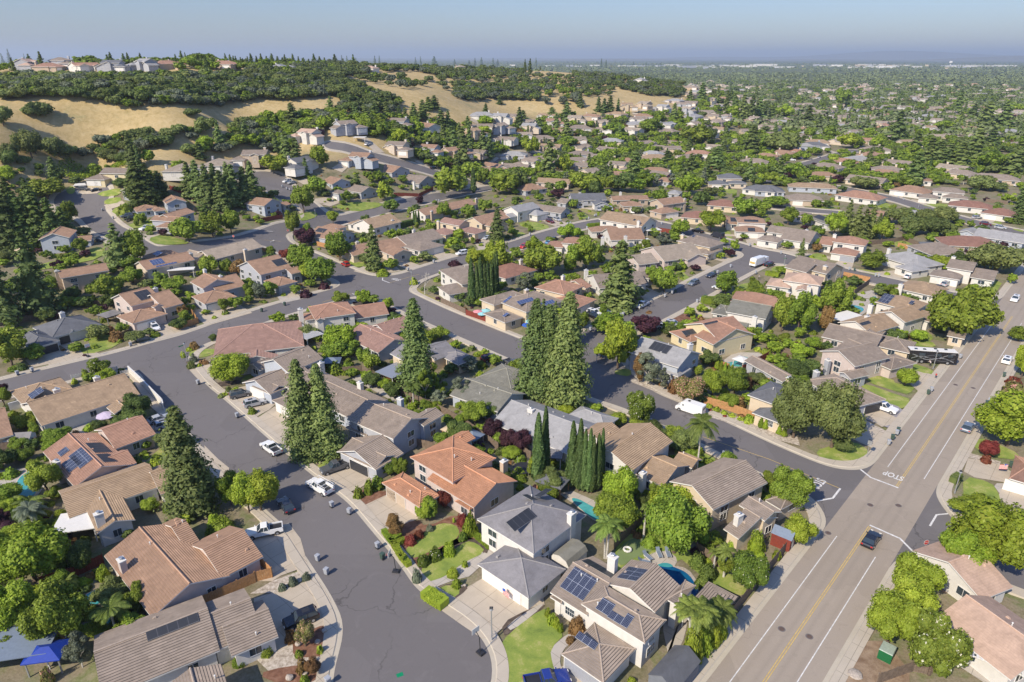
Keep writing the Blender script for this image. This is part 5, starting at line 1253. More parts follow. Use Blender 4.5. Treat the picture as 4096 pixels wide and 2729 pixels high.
H(22, 'two-storey tan tile house striped by cypress shadows', 'tan', 'white', [
  (1108,1202,1480,930,(1255,772),5.5,'g'), (1130,1218,1380,1352,(1515,1165),3.2,'g'), (845,975,1080,880,(870,785),5.4,'g'), (1480,1100,1650,1180,4,2.8,'g')], chims=[(22,1205,1200,6.2,'white')], vents=4)
H(22, 'two-storey taupe tile house in the corner by the painted limit line', 'taupe', 'cream', [
  (1850,1560,2350,1310,(2112,1122),5.2,'g'), ('@23',1925,175,2100,250,(2235,35),3.2,'g'), ('@32',-60,1490,150,1540,8,3.0,'h'), (2030,1480,2300,1470,-5,5.0,'G')], chims=[(23,2090,15,7.0,'white')], vents=4)
H(33, 'pale pink roofed house in the lower right corner', 'pink', 'white', [(1512,1000,2230,1560,(2290,1110),2.9,'g'), (2062,895,2155,640,11,3.0,'g')], trim='white', vents=6)
H(32, 'orange-tan hipped garage corner at the right edge by the flag', 'salmon', 'white', [(2215,1270,2480,1350,10,2.8,'h')], doors=[(32,2330,1400,5.0)], vents=0)
H(32, 'slate blue roofed two-storey house with cream walls beside the orange fence', 'slate', 'cream', [(-190,500,95,605,10,5.5,'h'), (-150,665,185,792,9,2.9,'h')], trim='white', chims=[(32,200,330,7.5,'cream')], vents=3, winkind=1)
H(32, 'taupe tile house behind the twin oaks with long black roof panels', 'taupe', 'grey', [
  (330,365,800,615,('e',950,475),3.0,'h'), (85,355,330,375,13,3.0,'G'), (600,300,790,350,6,3.0,'G')], chims=[(32,555,165,4.6,'grey'),(32,450,270,4.5,'grey')], panels=[(32,395,215,'m',(7,1.6),'solar_black')], doors=[(32,850,600,4.9,'garage_dark')], vents=3)
H(32, 'two-storey pinkish house between the round green tree and the motorhome', 'greytan', 'pinkish', [
  (475,95,800,240,12,5.2,'G'), (900,190,1160,262,('e',1238,152),2.8,'h'), (600,60,830,110,7,5.2,'g')], vents=2)
H(32, 'tan tiled house directly behind the black motorhome', 'greytan', 'cream', [(975,45,1300,118,9,2.8,'h'), ('@31',1650,1510,1800,1568,9,2.8,'g')], vents=2)
H(22, 'blue-grey two-storey shingle house with twelve black roof panels', 'lgrey', 'blue', [(1530,252,1745,120,14,5.5,'G'), (1340,260,1515,345,6,2.9,'h')], panels=[(22,1365,60,'m',(5,3),'solar_black')], vents=4)
H(21, 'yellow two-storey house with steep gables above the small pool', 'salmon', 'yellow', [
  (1905,1575,2195,1505,(1960,1360),5.4,'g'), (1430,1490,1650,1580,8,3.0,'h'), (1650,1530,1880,1600,(1880,1380),5.0,'g')], panels=[(21,1545,1470,1690,1500,'solar_black'),(21,1740,1430,1890,1380,'solar_black')], chims=[(22,1640,20,8.0,'white')], vents=3)
# ---------------------------------------------------------------- houses of the middle distance
def HH(t, L):
    for roof, wall, vs, *k in L:
        kw = dict(detail=1, vents=1); kw.update(k[0] if k else {}); lb = kw.pop('label', None); H(t, lb, roof, wall, vs, **kw)
HH(11, [
 ('brown','blue',[(75,328,242,290,12,5.6,'G'),(245,325,335,315,(300,268),2.9,'g')]),
 ('brown','blue',[(700,132,882,105,12,3.0,'G')]),
 ('greytan','grey',[(965,215,1127,180,12,3.4,'G'),(732,200,880,212,9,4.6,'h')],dict(panels=[(11,915,200,1005,158,'solar_blue')],doors=[(11,770,245,4.9)])),
 ('brown','grey',[(1250,22,1422,0,13,3.0,'G')]),
 ('greytan','grey',[(1500,122,1662,90,14,3.0,'G')],dict(panels=[(11,1395,85,1440,52,'solar_blue'),(11,1480,100,1560,70,'solar_blue')],chims=[(11,1450,100,5.2,'white')])),
 ('brown','blue',[(705,645,922,582,15,3.0,'G'),(835,520,700,490,-6,2.9,'h')],dict(panels=[(11,540,560,650,540,'solar_black')],chims=[(11,735,535,5.0,'white')])),
 ('tan','white',[(1085,537,1342,475,(1255,392),3.4,'g'),(835,487,915,507,8,2.9,'h')],dict(chims=[(11,1253,450,5.2,'white')])),
 ('brown','white',[(1558,418,2035,312,11,3.0,'g')],dict(panels=[(11,1785,320,1915,295,'solar_black')],chims=[(11,1615,368,5.4,'tan'),(11,2025,252,5.4,'tan')])),
 ('brown','beige',[(890,790,1420,692,12,3.0,'g'),(1278,800,1436,750,10,2.9,'G')],dict(chims=[(11,930,650,5,'beige')],doors=[(11,1235,800,4.9)])),
 ('greytan','white',[(1400,700,1732,620,(1645,532),3.0,'g'),(1535,755,1712,682,11,2.9,'h')],dict(chims=[(11,1450,540,5.4,'white')],doors=[(11,1650,750,4.9,'garage')])),
 ('rose','cream',[(1868,512,1977,482,12,5.2,'G'),(2008,588,2132,556,11,2.9,'h'),(1755,602,1862,562,10,3.0,'h')],dict(doors=[(11,2080,610,4.9)],chims=[(11,1675,460,7.5,'cream')])),
 ('brown','cream',[(2080,500,2345,432,12,3.0,'g'),(2190,525,2345,500,7,2.9,'G')]),
 ('greytan','white',[(1680,918,1890,1052,11,5.5,'h'),(1625,1078,1812,1142,9,2.9,'h')],dict(label='two-storey cream house on the corner beside the black-green cypress row',vents=3)),
 ('salmon','white',[(540,1372,922,1316,11,5.5,'h'),(930,1392,1207,1302,(1122,1222),3.0,'g'),(360,1337,520,1372,9,4.0,'h'),(545,1380,640,1378,3,5.2,'G')],dict(label='white two-storey house with angular bay windows and tan roof near the crossing',chims=[(11,405,1265,8.2,'white')],detail=2,vents=4)),
 ('rose','white',[('@d',490,822,700,797,(628,742),3.0,'h'),('@d',545,815,640,828,-4,2.9,'G')],dict(label='rosy red tiled house beside the white slatted pergola',chims=[('d',601,752,5.6,'white')],detail=2,vents=3)),
 ('rose','grey',[('@d',790,775,869,813,(912,784),3.0,'g'),('@11',1230,1530,1442,1427,(1272,1374),3.0,'g')],dict(label='rosy tiled long gable house behind the round dark tree',detail=2,vents=5)),
 ('shingle','cream',[('@12',1640,182,1852,108,(1748,2),3.2,'g'),('@12',1808,198,2085,188,9,2.8,'h'),('@12',1235,120,1385,205,9,4.4,'g')],dict(label='yellow house with grey roof behind the bare birch trunks',detail=2,vents=1)),
 ('olive','blue',[('@12',1780,500,2222,658,(2354,492),3.0,'g'),('@12',2020,345,2350,450,10,2.9,'h')],dict(label='grey-green shingle house between the birches and the giant twin redwoods',detail=2,vents=4)),
])
HH(21, [
 ('lgrey','white',[(55,388,262,342,(190,290),5.4,'g'),(195,412,380,402,9,2.9,'h'),(0,440,90,405,6,3,'g')],dict(panels=[(21,80,345,195,305,'solar_blue'),(21,0,295,60,275,'solar_blue')],doors=[(21,290,450,4.9)])),
 ('greytan','grey',[(452,398,547,366,20,2.9,'G'),(380,305,522,300,9,2.9,'g')]),
 ('slate','grey',[(550,278,872,272,(832,208),3.0,'g'),(762,322,892,316,8,2.9,'G'),(585,288,662,286,-3,2.9,'G')],dict(chims=[(21,625,200,5.2,'white')],doors=[(21,820,345,4.9)])),
 ('brown','tan',[(925,278,1262,270,(1250,227),3.0,'g'),(1015,328,1215,332,9,2.9,'h')],dict(chims=[(21,998,195,5.4,'white')],panels=[(21,1148,300,1215,270)],doors=[(21,1090,350,4.9)])),
 ('brown','tan',[(1390,322,1612,292,(1550,237),5.4,'g'),(1335,392,1585,388,9,2.8,'h'),(1305,345,1380,350,6,2.8,'h')],dict(chims=[(21,1590,255,8.0,'tan')],doors=[(21,1390,420,4.9),(21,1500,425,3)])),
 ('red','cream',[(1545,432,1960,468,12,2.9,'h')],dict(doors=[(21,1630,460,4.9)])),
 ('red','cream',[(1790,322,2090,345,12,2.9,'h')],dict(panels=[(21,1965,315,2080,290,'solar_black')])),
 ('brown','white',[(2080,482,2345,492,10,5.4,'h'),(2060,568,2330,572,9,2.8,'h'),(1975,502,2110,492,11,2.9,'g')],dict(panels=[(21,2010,470,2095,435,'solar_black'),(21,2135,470,2255,455,'solar_black'),(21,2170,560,2240,530,'solar_black')],doors=[(21,2100,600,3,),(21,2200,620,4.9)])),
 ('tan','white',[(1195,518,1340,468,22,5.6,'G')],dict(panels=[(21,1110,460,1150,450,'solar_black')],chims=[(21,1165,460,8.6,'white')],label='white twin-gabled two-storey house with white patio covers mid photo')),
 ('brown','white',[(728,568,1010,560,8,2.9,'h'),(945,682,1187,600,(1095,530),3.2,'g')],dict(chims=[(21,835,610,6.2,'white'),(21,1045,598,6.2,'white')])),
 ('salmon','white',[(450,668,645,682,9,4.8,'h'),(315,692,460,722,9,2.9,'h')]),
 ('red','white',[(-60,1000,235,918,13,2.9,'h')],dict(chims=[(21,82,815,6,'white')])),
 ('greytan','cream',[(1510,648,1822,714,11,5.4,'h'),(1650,742,1800,780,4,2.9,'h'),(1800,775,1945,732,7,2.9,'h')],dict(panels=[(21,1675,655,1810,622),(21,1650,612,1690,598)],chims=[(21,1570,585,8.2,'cream')],doors=[(21,1900,800,4.9)])),
 ('sand','pinkish',[(1400,838,1772,792,(1540,675),3.0,'g'),(1645,842,1772,792,8,2.9,'G'),(1120,850,1395,868,11,3.0,'g')],dict(chims=[(21,1283,712,5.6,'tan')],doors=[(21,1710,850,4.9)])),
 ('greytan','grey',[(1120,965,1262,1000,14,3.0,'h'),(1130,1065,1205,1012,8,2.9,'G')],dict(doors=[(21,1165,1070,4.9,'garage_grey')])),
 ('greytan','white',[(672,978,802,1088,17,3.0,'G')],dict(chims=[(21,683,908,6.4,'white')])),
 ('salmon','cream',[(480,1148,667,1066,('e',290,1045),5.2,'h'),(600,1272,785,1192,11,2.9,'h'),(650,1085,767,1072,9,3.0,'g')],dict(chims=[(21,470,962,8.0,'white')],doors=[(21,640,1300,5.0)],label='salmon tiled two-storey house with trampoline, left of the giant redwood',detail=2,vents=3)),
 ('greytan','cream',[(130,1308,480,1202,13,5.0,'h'),(-70,1402,112,1357,10,2.9,'h'),(-150,1250,130,1150,7,4.8,'h')],dict(panels=[(21,20,1250,170,1170,'solar_blue'),(21,150,1240,250,1160,'solar_blue'),(21,300,1260,360,1190,'solar_blue'),(21,-90,1340,-10,1290,'solar_blue'),(21,-100,1220,0,1160,'solar_blue')],chims=[(21,135,1088,8.0,'tan')],label='cream house covered in blue solar rows above the patio umbrellas',detail=2,vents=2)),
 ('olive','white',[(1828,1312,1985,1342,9,2.9,'h'),(1965,1302,2332,1372,11,5.0,'g'),(2110,1475,2232,1425,10,3.2,'G')],dict(chims=[(21,2235,1338,7.4,'white')],detail=2,vents=4,label='olive grey gabled house with tall white chimney beside the yellow house')),
 ('salmon','white',[(2000,1205,2390,1262,11,3.0,'h')]),
 ('tan','pinkish',[(215,112,525,130,11,3.0,'g')],dict(chims=[(21,540,55,5.2,'tan')])),
 ('brown','grey',[(125,192,330,165,13,2.9,'h')],dict(panels=[(21,130,185,250,150,'solar_blue')])),
 ('brown','grey',[(1290,92,1442,112,10,3.0,'h')]),
 ('slate','beige',[(1900,72,2122,77,11,5.4,'h'),(1812,128,2000,132,9,2.9,'h'),(2000,135,2150,112,7,2.9,'h')],dict(doors=[(21,1870,160,4.9)])),
 ('slate','white',[(2110,172,2420,205,12,2.9,'h')]),
 ('lgrey','grey',[(1420,212,1540,222,9,3,'h')]),
])
HH(31, [
 ('taupe','white',[(-20,565,300,612,10,3.0,'g'),(20,657,227,642,9,2.8,'h'),(387,672,485,602,12,3.0,'G')],dict(chims=[(31,357,540,5.4,'white')],doors=[(31,80,700,4.9)])),
 ('salmon','white',[(590,657,895,697,10,5.4,'h'),(575,753,802,802,9,2.8,'h'),(460,682,590,692,11,3.2,'g')],dict(chims=[(31,617,582,8.0,'white')],doors=[(31,620,810,3.0,'garage_grey'),(31,730,840,4.9,'garage_grey')])),
 ('lgrey','white',[(1000,785,1385,902,13,3.0,'h'),(1105,888,1377,928,9,2.8,'h')],dict(chims=[(31,1118,715,5.4,'white')],doors=[(31,1190,940,4.9),(31,1325,960,3)])),
 ('greytan','white',[(1635,892,1882,932,10,5.3,'g'),(1485,957,1757,1017,8,2.8,'h'),(1850,992,2082,1012,11,3.0,'g')],dict(chims=[(31,1710,788,8.0,'white')],doors=[(31,1530,1010,3),(31,1660,1040,4.9)])),
 ('red','tan',[(1625,692,2182,722,14,2.9,'h')],dict(chims=[(31,1825,590,5.4,'tan')])),
 ('lgrey','blue',[(1880,602,2352,674,12,3.0,'g'),(1745,567,1902,602,9,2.9,'G')],dict(chims=[(31,1945,530,5.4,'tan')])),
 ('taupe','grey',[(1500,782,1852,772,15,2.9,'h')]),
 ('tan','white',[(1160,1082,1542,1167,12,3.0,'h')],dict(chims=[(31,1228,1040,5.4,'white')])),
 ('tan','white',[(980,1212,1335,1302,11,4.6,'h'),(1310,1342,1470,1402,9,3.0,'h')],dict(panels=[(31,1005,1205,1155,1150),(31,1290,1225,1355,1205)],chims=[(31,950,1230,7.2,'white')])),
 ('tan','white',[(985,1312,1262,1402,10,5.0,'G'),(900,1492,1252,1442,(1055,1318),3.8,'g')],dict(panels=[(31,1000,1280,1080,1245,'solar_black'),(31,830,1440,930,1380,'solar_black')],chims=[(31,915,1330,7.4,'white')],detail=2,vents=2)),
 ('greytan','pinkish',[(490,1532,985,1650,11,3.0,'g'),(775,1502,1002,1572,9,3.1,'G')],dict(detail=2,vents=3)),
 ('pink','white',[(130,1012,482,1062,10,5.2,'h'),(-20,1052,200,1092,9,3.0,'h'),(250,1102,382,1132,8,3.4,'G')],dict(chims=[(31,382,1062,6.4,'white')])),
 ('greytan','cream',[(150,892,352,942,10,5.2,'g'),(562,962,682,892,14,5.2,'G')],dict(chims=[(31,530,872,8.2,'cream')])),
 ('salmon','tan',[(-200,1232,80,1322,12,3.0,'g')],dict(chims=[(31,192,1112,5.6,'tan')])),
 ('brown','cream',[(370,52,652,60,11,2.9,'h')]), ('tan','blue',[(190,152,642,172,10,2.9,'h')]),
 ('taupe','tan',[(165,272,520,287,12,2.9,'h')],dict(doors=[(31,260,310,4.9)])), ('salmon','white',[(610,227,1005,282,14,2.9,'h')],dict(chims=[(31,825,200,5,'tan')])),
 ('slate','blue',[(-120,192,160,202,13,2.9,'h')]), ('taupe','beige',[(705,82,1052,122,12,2.9,'g')],dict(panels=[(31,850,65,1000,50,'solar_black')])),
 ('brown','tan',[(900,22,1202,52,12,2.9,'h')]), ('brown','white',[(1110,177,1442,222,14,2.9,'h')],dict(doors=[(31,1230,225,4.9)])),
 ('greytan','white',[(1510,192,1812,217,10,5.4,'h'),(1380,242,1562,272,9,2.9,'h'),(1600,252,1842,262,8,2.9,'h')],dict(doors=[(31,1460,285,4.9)])),
 ('red','white',[(1655,322,2062,362,12,2.9,'h')]), ('red','white',[(1945,387,2252,432,12,2.9,'h')],dict(doors=[(31,2040,450,4.9)])),
 ('lgrey','white',[(1275,402,1422,412,9,2.9,'h')]), ('taupe','tan',[(1840,67,2322,102,13,2.9,'h')]), ('taupe','cream',[(1600,22,1902,52,12,2.9,'h')]),
 ('greytan','white',[(225,417,342,432,11,2.9,'h')]), ('olive','white',[(385,442,542,502,11,2.9,'h')],dict(panels=[(31,405,425,560,440,'solar_black')])),
 ('brown','tan',[(880,412,1052,432,10,2.9,'g')]), ('brown','white',[(1400,97,1512,105,11,2.9,'h')]),
])
# ---------------------------------------------------------------- houses of the far streets and the ridge
_r = random.Random(3)
def FAR(t, L, angs=(-48, 42, 2, -20), det=0):
    for e in L:
        u, v = e[:2]; kd = e[2] if len(e) > 2 else _r.choice('LPTSPL'); rf = e[3] if len(e) > 3 else _r.choice(['brown','greytan','greytan','taupe','tan','sand','lgrey','taupe','taupe','greytan']); wl = e[4] if len(e) > 4 else _r.choice(['white','cream','tan','grey','beige','pinkish','white'])
        g = G(t, u, v)
        if any((g.x-a[0])**2+(g.y-a[1])**2 < 14**2 for a in FOOT) or (det < 0 and road_sdf(np.array([g.x]), np.array([g.y]))[0] < 9): continue
        HT(t, kd, u, v, _r.choice(angs)+_r.uniform(-5, 5), rf, wl, fl=_r.choice((-1, 1)), s=_r.uniform(.88, 1.02), detail=det, chim=det == 0)
FAR('r2', [(40,655,'T','greytan','grey'),(35,705,'P','lgrey','white'),(255,735,'P','brown','cream'),(400,800,'T','greytan','beige'),(620,815,'T','brown','blue'),(520,850,'P','brown','tan'),(375,940,'S','brown','grey'),(135,880,'T','brown','blue'),(725,885,'P','tan','cream'),(775,830,'T','brown','tan'),
 (410,630,'T','greytan','grey'),(595,640,'L','brown','white'),(965,560,'P','lgrey','white'),(1090,585,'T','lgrey','white'),(1150,590,'P','lgrey','white'),(905,690,'T','tan','cream'),(1130,730,'L','greytan','white'),(1290,650),(1400,695,'S','sand','white'),(1465,615,'T','salmon','white'),(1640,645),(1780,605,'L','sand','cream'),(1740,680,'P','greytan','white'),(1820,660),(1720,565),(1900,550,'P','tan','cream'),
 (1970,500,'T','tan','cream'),(2095,490,'T','sand','tan'),(2060,530,'P','tan','cream'),(2050,585,'L','greytan','white'),(2210,510,'T','lgrey','white'),(2240,620,'L','lgrey','white'),(2300,455),(1240,780),(1190,835,'P','lgrey','grey'),(1050,915,'L','brown','white'),(1330,870),(1650,830,'P','greytan','grey'),(1840,800,'L','greytan','tan'),(1640,935),(1940,880,'P','salmon','cream'),(2200,975),(2160,855),(1610,725),(2330,640),
 (820,235,'U','sand','tan'),(1450,228,'P','tan','white'),(1370,232,'T','greytan','white'),(2060,318,'U','lgrey','white'),(1090,215),(190,235,'P','pink','white')])
FAR('r3', [(30,525,'T','sand','grey'),(70,565,'P','lgrey','grey'),(150,535),(230,495,'L','lgrey','grey'),(185,455,'T','sand','yellow'),(295,575,'U','taupe','grey'),(490,590),(600,630,'P','taupe','cream'),(720,590),(260,655,'S','tan','white'),(350,740,'S','sand','white'),(235,780,'L','sand','white'),(360,790),(110,825,'P','salmon','white'),(580,845,'P','brown','cream'),(690,825,'P','brown','tan'),
 (745,810,'L','salmon','tan'),(840,790,'U','lgrey','blue'),(900,765,'P','slate','blue'),(490,885,'P','taupe','tan'),(1060,735),(930,745,'P','tan','tan'),(800,650),(1250,730,'L','salmon','tan'),(1400,740,'L','brown','tan'),(1320,795,'P','taupe','tan'),(1280,835,'P','brown','cream'),(1200,865,'P','lgrey','white'),(1110,885,'P','salmon','white'),(1470,795),(1000,920),(970,960,'P','brown','tan'),
 (1480,895,'L','taupe','cream'),(1400,940,'P','taupe','cream'),(1860,930,'L','sand','cream'),(1560,745),(1620,755),(1375,640,'T','salmon','cream'),(1580,585,'L','lgrey','white'),(1000,510,'P','tan','cream'),(1010,430,'U','tan','cream'),(900,425,'P','tan','cream'),(1170,445),(1220,450),(1320,505),(1530,495),(1330,575),(600,410,'P','tan','cream'),(520,360,'U','tan','cream'),(300,350,'T','sand','tan'),(400,345,'T','sand','tan'),
 (230,375,'T','sand','tan'),(60,335,'U','sand','white'),(190,310,'U','sand','yellow'),(830,392),(1310,362),(1690,655),(1450,405),(1590,405),(1810,415),(2020,405),(1540,445),(2160,640),(2260,760)])
FAR('r1', [(185,225,'T','pink','grey'),(345,235,'P','salmon','tan'),(430,215,'U','greytan','grey'),(590,228,'L','salmon','white'),(700,222,'P','salmon','tan'),(800,235,'T','slate','grey'),(1010,225,'T','lgrey','grey'),(1150,215,'P','salmon','tan'),(1215,222,'P','salmon','tan'),(1340,215,'P','salmon','tan'),(1550,215,'P','salmon','tan'),(340,165,'P','pink','white'),(960,165,'P','salmon','tan'),
 (1930,235),(2070,218,'L','lgrey','white'),(1760,870,'T','greytan','tan'),(2060,920,'T','slate','white'),(2130,715,'T','pink','white'),(2150,770,'P','greytan','blue'),(2250,980,'P','pink','grey'),(2320,685,'T','greytan','grey'),(1250,950,'P','sand','white'),(1500,910,'P','sand','white')], (0, 90, -30, 60))

FAR('r3', [(_r.uniform(0, 2354), _r.choice((470, 430, 520, 560, 620, 680, 350, 380))+_r.uniform(-25, 25)) for _ in range(300)], det=-1)
FAR('r2', [(_r.uniform(900, 2354), _r.uniform(560, 1000)) for _ in range(110)], det=-1)
# ---------------------------------------------------------------- driveways from every garage door to its street
def auto_drives():
    for r, vols in HOUSES:
        gd = [c for c in r.children if c.name.startswith('garage_door')]
        for c in gd:
            x, y = r.location.x+c.location.x, r.location.y+c.location.y; a = c.rotation_euler.z - math.pi/2; n = Vector((math.cos(a), math.sin(a))); tg = Vector((-n.y, n.x)); wd = c.dimensions.x/2+.25 if c.dimensions.x > 1 else 2.7
            L = None
            xs = np.array([x+n.x*k*.5 for k in range(60)]); ys = np.array([y+n.y*k*.5 for k in range(60)]); s = road_sdf(xs, ys); i = np.nonzero(s < 2.3)[0]
            if len(i): L = i[0]*.5
            elif px((x, y, 0))[2] > 260: L = 7.
            if not L: continue
            q = [Vector((x, y))+tg*wd*.95, Vector((x, y))-tg*wd*.95, Vector((x, y))-tg*(wd+.5)+n*(L+.4), Vector((x, y))+tg*(wd+.5)+n*(L+.4)]
            sheet('driveway', [Vector((p.x, p.y, r.location.z)) for p in q], M['drive'], .07)
auto_drives()
def SH(t, name, mat, L, z=.06, cur=True):
    for pts in L:
        P = [G(t, u, v) for u, v in pts]; sheet(name, curve_in(P, 1) if cur else P, M[mat], z)
# left front gardens, driveways, beds
SH(13, 'driveway', 'drive', [[(-60,230),(300,105),(410,250),(480,500),(230,590),(150,640),(-40,640)],[(-20,800),(180,740),(560,610),(680,800),(730,960),(540,1060),(190,1190),(0,1210)],[(870,-60),(1200,-180),(1500,60),(1240,190),(1180,205),(1030,60)],[(1690,900),(1890,740),(2060,640),(2230,700),(2354,860),(2330,1010),(2200,1140),(2080,1170),(1900,1050)]], .05, False)
SH(13, 'garden_path', 'patio', [[(1500,690),(1560,735),(1800,640),(1960,600),(2250,340),(2200,320),(2100,380),(1900,480),(1750,600),(1570,665)]], .075, False)
SH(13, 'gravel_bed', 'gravel', [[(150,640),(480,520),(545,590),(180,745),(-60,760)],[(480,1080),(700,985),(720,1130),(690,1300),(560,1568),(500,1600),(250,1600),(-60,1300),(230,1190)]], .05, False)
SH(13, 'mulch_bed', 'mulch', [[(340,1180),(560,1060),(680,1045),(695,1130),(640,1330),(480,1345),(340,1345)],[(270,1425),(590,1410),(530,1600),(240,1600),(0,1500)],[(1185,205),(1480,60),(1560,150),(1870,10),(2030,150),(2050,250),(1900,270),(1500,500),(1430,515),(1260,320)]], .075)
SH(13, 'bark_bed', 'bark', [[(1430,540),(1500,510),(1700,330),(1880,230),(1990,240),(2140,350),(2120,400),(1930,290),(1700,430),(1500,540),(1560,660),(1490,680)],[(1550,775),(1620,730),(1790,655),(1930,680),(1950,720),(1770,850),(1680,890)]], .072)
SH(13, 'lawn_edging', 'patio', [[(1350,365),(1385,430),(1490,440),(1610,378),(1840,275),(1890,195),(1845,112),(1690,97),(1610,145),(1440,255)],[(1492,550),(1555,668),(1755,608),(1910,485),(2130,375),(2035,283),(1925,263),(1790,365),(1590,453)]], .08)
SH(13, 'lawn', 'lawn', [[(1365,370),(1395,420),(1480,430),(1600,370),(1830,268),(1878,198),(1835,122),(1700,107),(1620,152),(1450,262)],[(1605,740),(1790,665),(1900,735),(1770,830),(1650,775)]], .10)
SH(13, 'lawn', 'lawn', [[(1502,552),(1562,658),(1748,600),(1900,478),(2118,375),(2030,293),(1930,273),(1800,372),(1600,462)]], .10)
SH(23, 'lawn', 'lawn', [[(-30,1120),(290,885),(330,940),(500,1120),(350,1265),(370,1400),(440,1620),(-120,1640),(-150,1300)]], .09)
SH(23, 'garden_path', 'patio', [[(520,1120),(590,1110),(600,1160),(450,1290),(440,1420),(500,1560),(430,1568),(345,1330),(360,1250)],[(-60,1050),(0,1110),(290,870),(270,840)]], .08)
SH(23, 'bark_bed', 'bark', [[(-100,1030),(-60,1180),(300,880),(290,850),(150,900)]], .07)
SH(23, 'driveway', 'drive', [[(440,1430),(520,1420),(760,1600),(450,1640)],[(-60,800),(150,870),(290,790),(300,860),(0,1090),(-100,1040)]], .06, False)
SH(12, 'driveway', 'drive', [[(-40,745),(170,605),(370,700),(390,830),(180,890)],[(560,1230),(860,1130),(1095,1260),(960,1350),(810,1410),(700,1330)]], .05, False)
SH(12, 'lawn', 'lawn_dry', [[(385,1080),(485,1150),(780,1010),(700,975)]], .07)
SH(12, 'lawn', 'lawn', [[(522,1180),(560,1192),(715,1100),(640,1092)]], .075)
SH(12, 'mulch_bed', 'mulch', [[(810,1415),(990,1370),(1215,1385),(1210,1410),(935,1540)]], .07, False)
SH(12, 'patio', 'patio', [[(870,340),(980,300),(1340,520),(1270,560)]], .05, False)
SH(12, 'gravel_bed', 'gravel', [[(190,880),(380,860),(400,1060),(300,1010)]], .06)
SH(2, 'driveway', 'drive', [[(230,175),(560,100),(725,60),(770,145),(300,245)],[(1730,255),(1930,185),(2000,330),(1860,395)],[(1985,470),(2354,395),(2640,480),(2480,630),(2354,700),(2180,600)],[(1370,780),(1560,700),(1710,800),(1650,930),(1450,880)],[(1880,960),(2000,1080),(2110,1170),(2080,1240),(1890,1100)]], .05, False)
SH(2, 'lawn', 'lawn', [[(725,60),(1100,-50),(1110,40),(780,138)],[(1735,105),(1830,68),(2010,78),(1990,112),(1870,152),(1745,152)],[(1330,1110),(1510,960),(1620,915),(1625,1050),(1380,1150)],[(2200,370),(2290,300),(2345,330),(2260,390)]], .08)
SH(2, 'bark_bed', 'bark', [[(1690,180),(1900,160),(1900,240),(1760,250)],[(1900,400),(2180,350),(2240,390),(1960,430)]], .06)
SH(2, 'gravel_bed', 'gravel', [[(1980,450),(2230,430),(2230,520),(2080,540)],[(2230,650),(2354,600),(2354,720)]], .06)
SH(2, 'patio', 'patio', [[(-60,1200),(140,1180),(420,1150),(440,1300),(300,1480),(60,1480)],[(380,860),(900,720),(960,740),(920,800),(470,960)],[(650,690),(1100,650),(900,760)]], .05, False)
SH(1, 'driveway', 'drive', [[(1150,1500),(1560,1400),(1680,1465),(1200,1590)],[(1740,1290),(1870,1270),(2190,1225),(2320,1310),(1900,1430)],[(690,190),(830,158),(940,180),(890,212),(710,222)],[(955,320),(1120,278),(1160,308),(1000,362)],[(1290,600),(1470,550),(1490,585),(1370,645)]], .05, False)
SH(1, 'lawn', 'lawn', [[(1555,1335),(1740,1290),(1820,1400),(1640,1440)],[(805,1545),(1000,1500),(1095,1568),(830,1610)],[(460,850),(700,770),(960,690),(975,800),(500,900),(120,945),(130,905)],[(600,140),(690,150),(690,212),(620,222)],[(875,212),(1110,158),(1115,225),(960,247)],[(960,270),(1110,240),(1115,292),(960,322)],[(1000,362),(1240,300),(1255,375),(1110,432)],[(1165,492),(1450,440),(1465,500),(1240,542)],[(1350,632),(1500,590),(1750,662),(1700,682),(1450,692)],[(60,780),(240,780),(240,830),(60,830)]], .07)
SH(11, 'lawn', 'lawn', [[(700,330),(870,288),(1160,298),(1172,322),(990,372),(850,375)],[(380,400),(540,370),(577,420),(430,472),(390,440)],[(820,840),(900,830),(1012,850),(1000,880),(880,892)],[(1280,870),(1480,808),(1522,832),(1450,872),(1360,892)],[(590,282),(700,260),(690,282),(610,297)],[(400,1480),(440,1460),(600,1568),(560,1590)]], .07)
SH(11, 'dry_lawn', 'lawn_dry', [[(1515,790),(1600,768),(1685,822),(1640,832),(1560,822)],[(1695,692),(1850,680),(1905,720),(1750,782)],[(1410,1080),(1460,1058),(1560,1140),(1692,1190),(1680,1217),(1500,1150)]], .065)
SH(11, 'driveway', 'drive', [[(1615,762),(1700,740),(1810,800),(1700,832)],[(1990,640),(2150,618),(2150,700),(2060,742)],[(600,312),(720,268),(795,288),(680,332)],[(1165,862),(1250,850),(1335,922),(1210,942)],[(895,925),(1010,870),(1035,932),(1000,952)],[(780,1220),(900,1190),(1000,1290),(900,1290)]], .05, False)
SH(11, 'pale_driveway', 'patio', [[(195,1160),(400,1088),(472,1170),(240,1222)]], .055, False)
SH(11, 'bark_bed', 'bark', [[(1180,1340),(1290,1300),(1430,1370),(1400,1400)],[(600,700),(700,740),(560,700)],[(870,1220),(1000,1190),(1100,1220),(960,1270)]], .06)
SH(21, 'lawn', 'lawn', [[(28,492),(180,463),(382,520),(230,562)],[(580,400),(650,388),(722,430),(630,452)],[(0,562),(130,570),(100,612),(20,612)],[(1480,930),(1560,918),(1655,1010),(1600,1042)],[(1145,1165),(1225,1195),(1150,1245)],[(2080,1050),(2200,1028),(2300,1130),(2150,1162),(2010,1150)],[(1950,558),(2000,558),(2035,620),(1980,642)],[(1925,170),(2070,170),(2070,212),(1980,212)]], .07)
SH(21, 'dry_lawn', 'lawn_dry', [[(600,350),(700,350),(790,400),(740,420)]], .06)
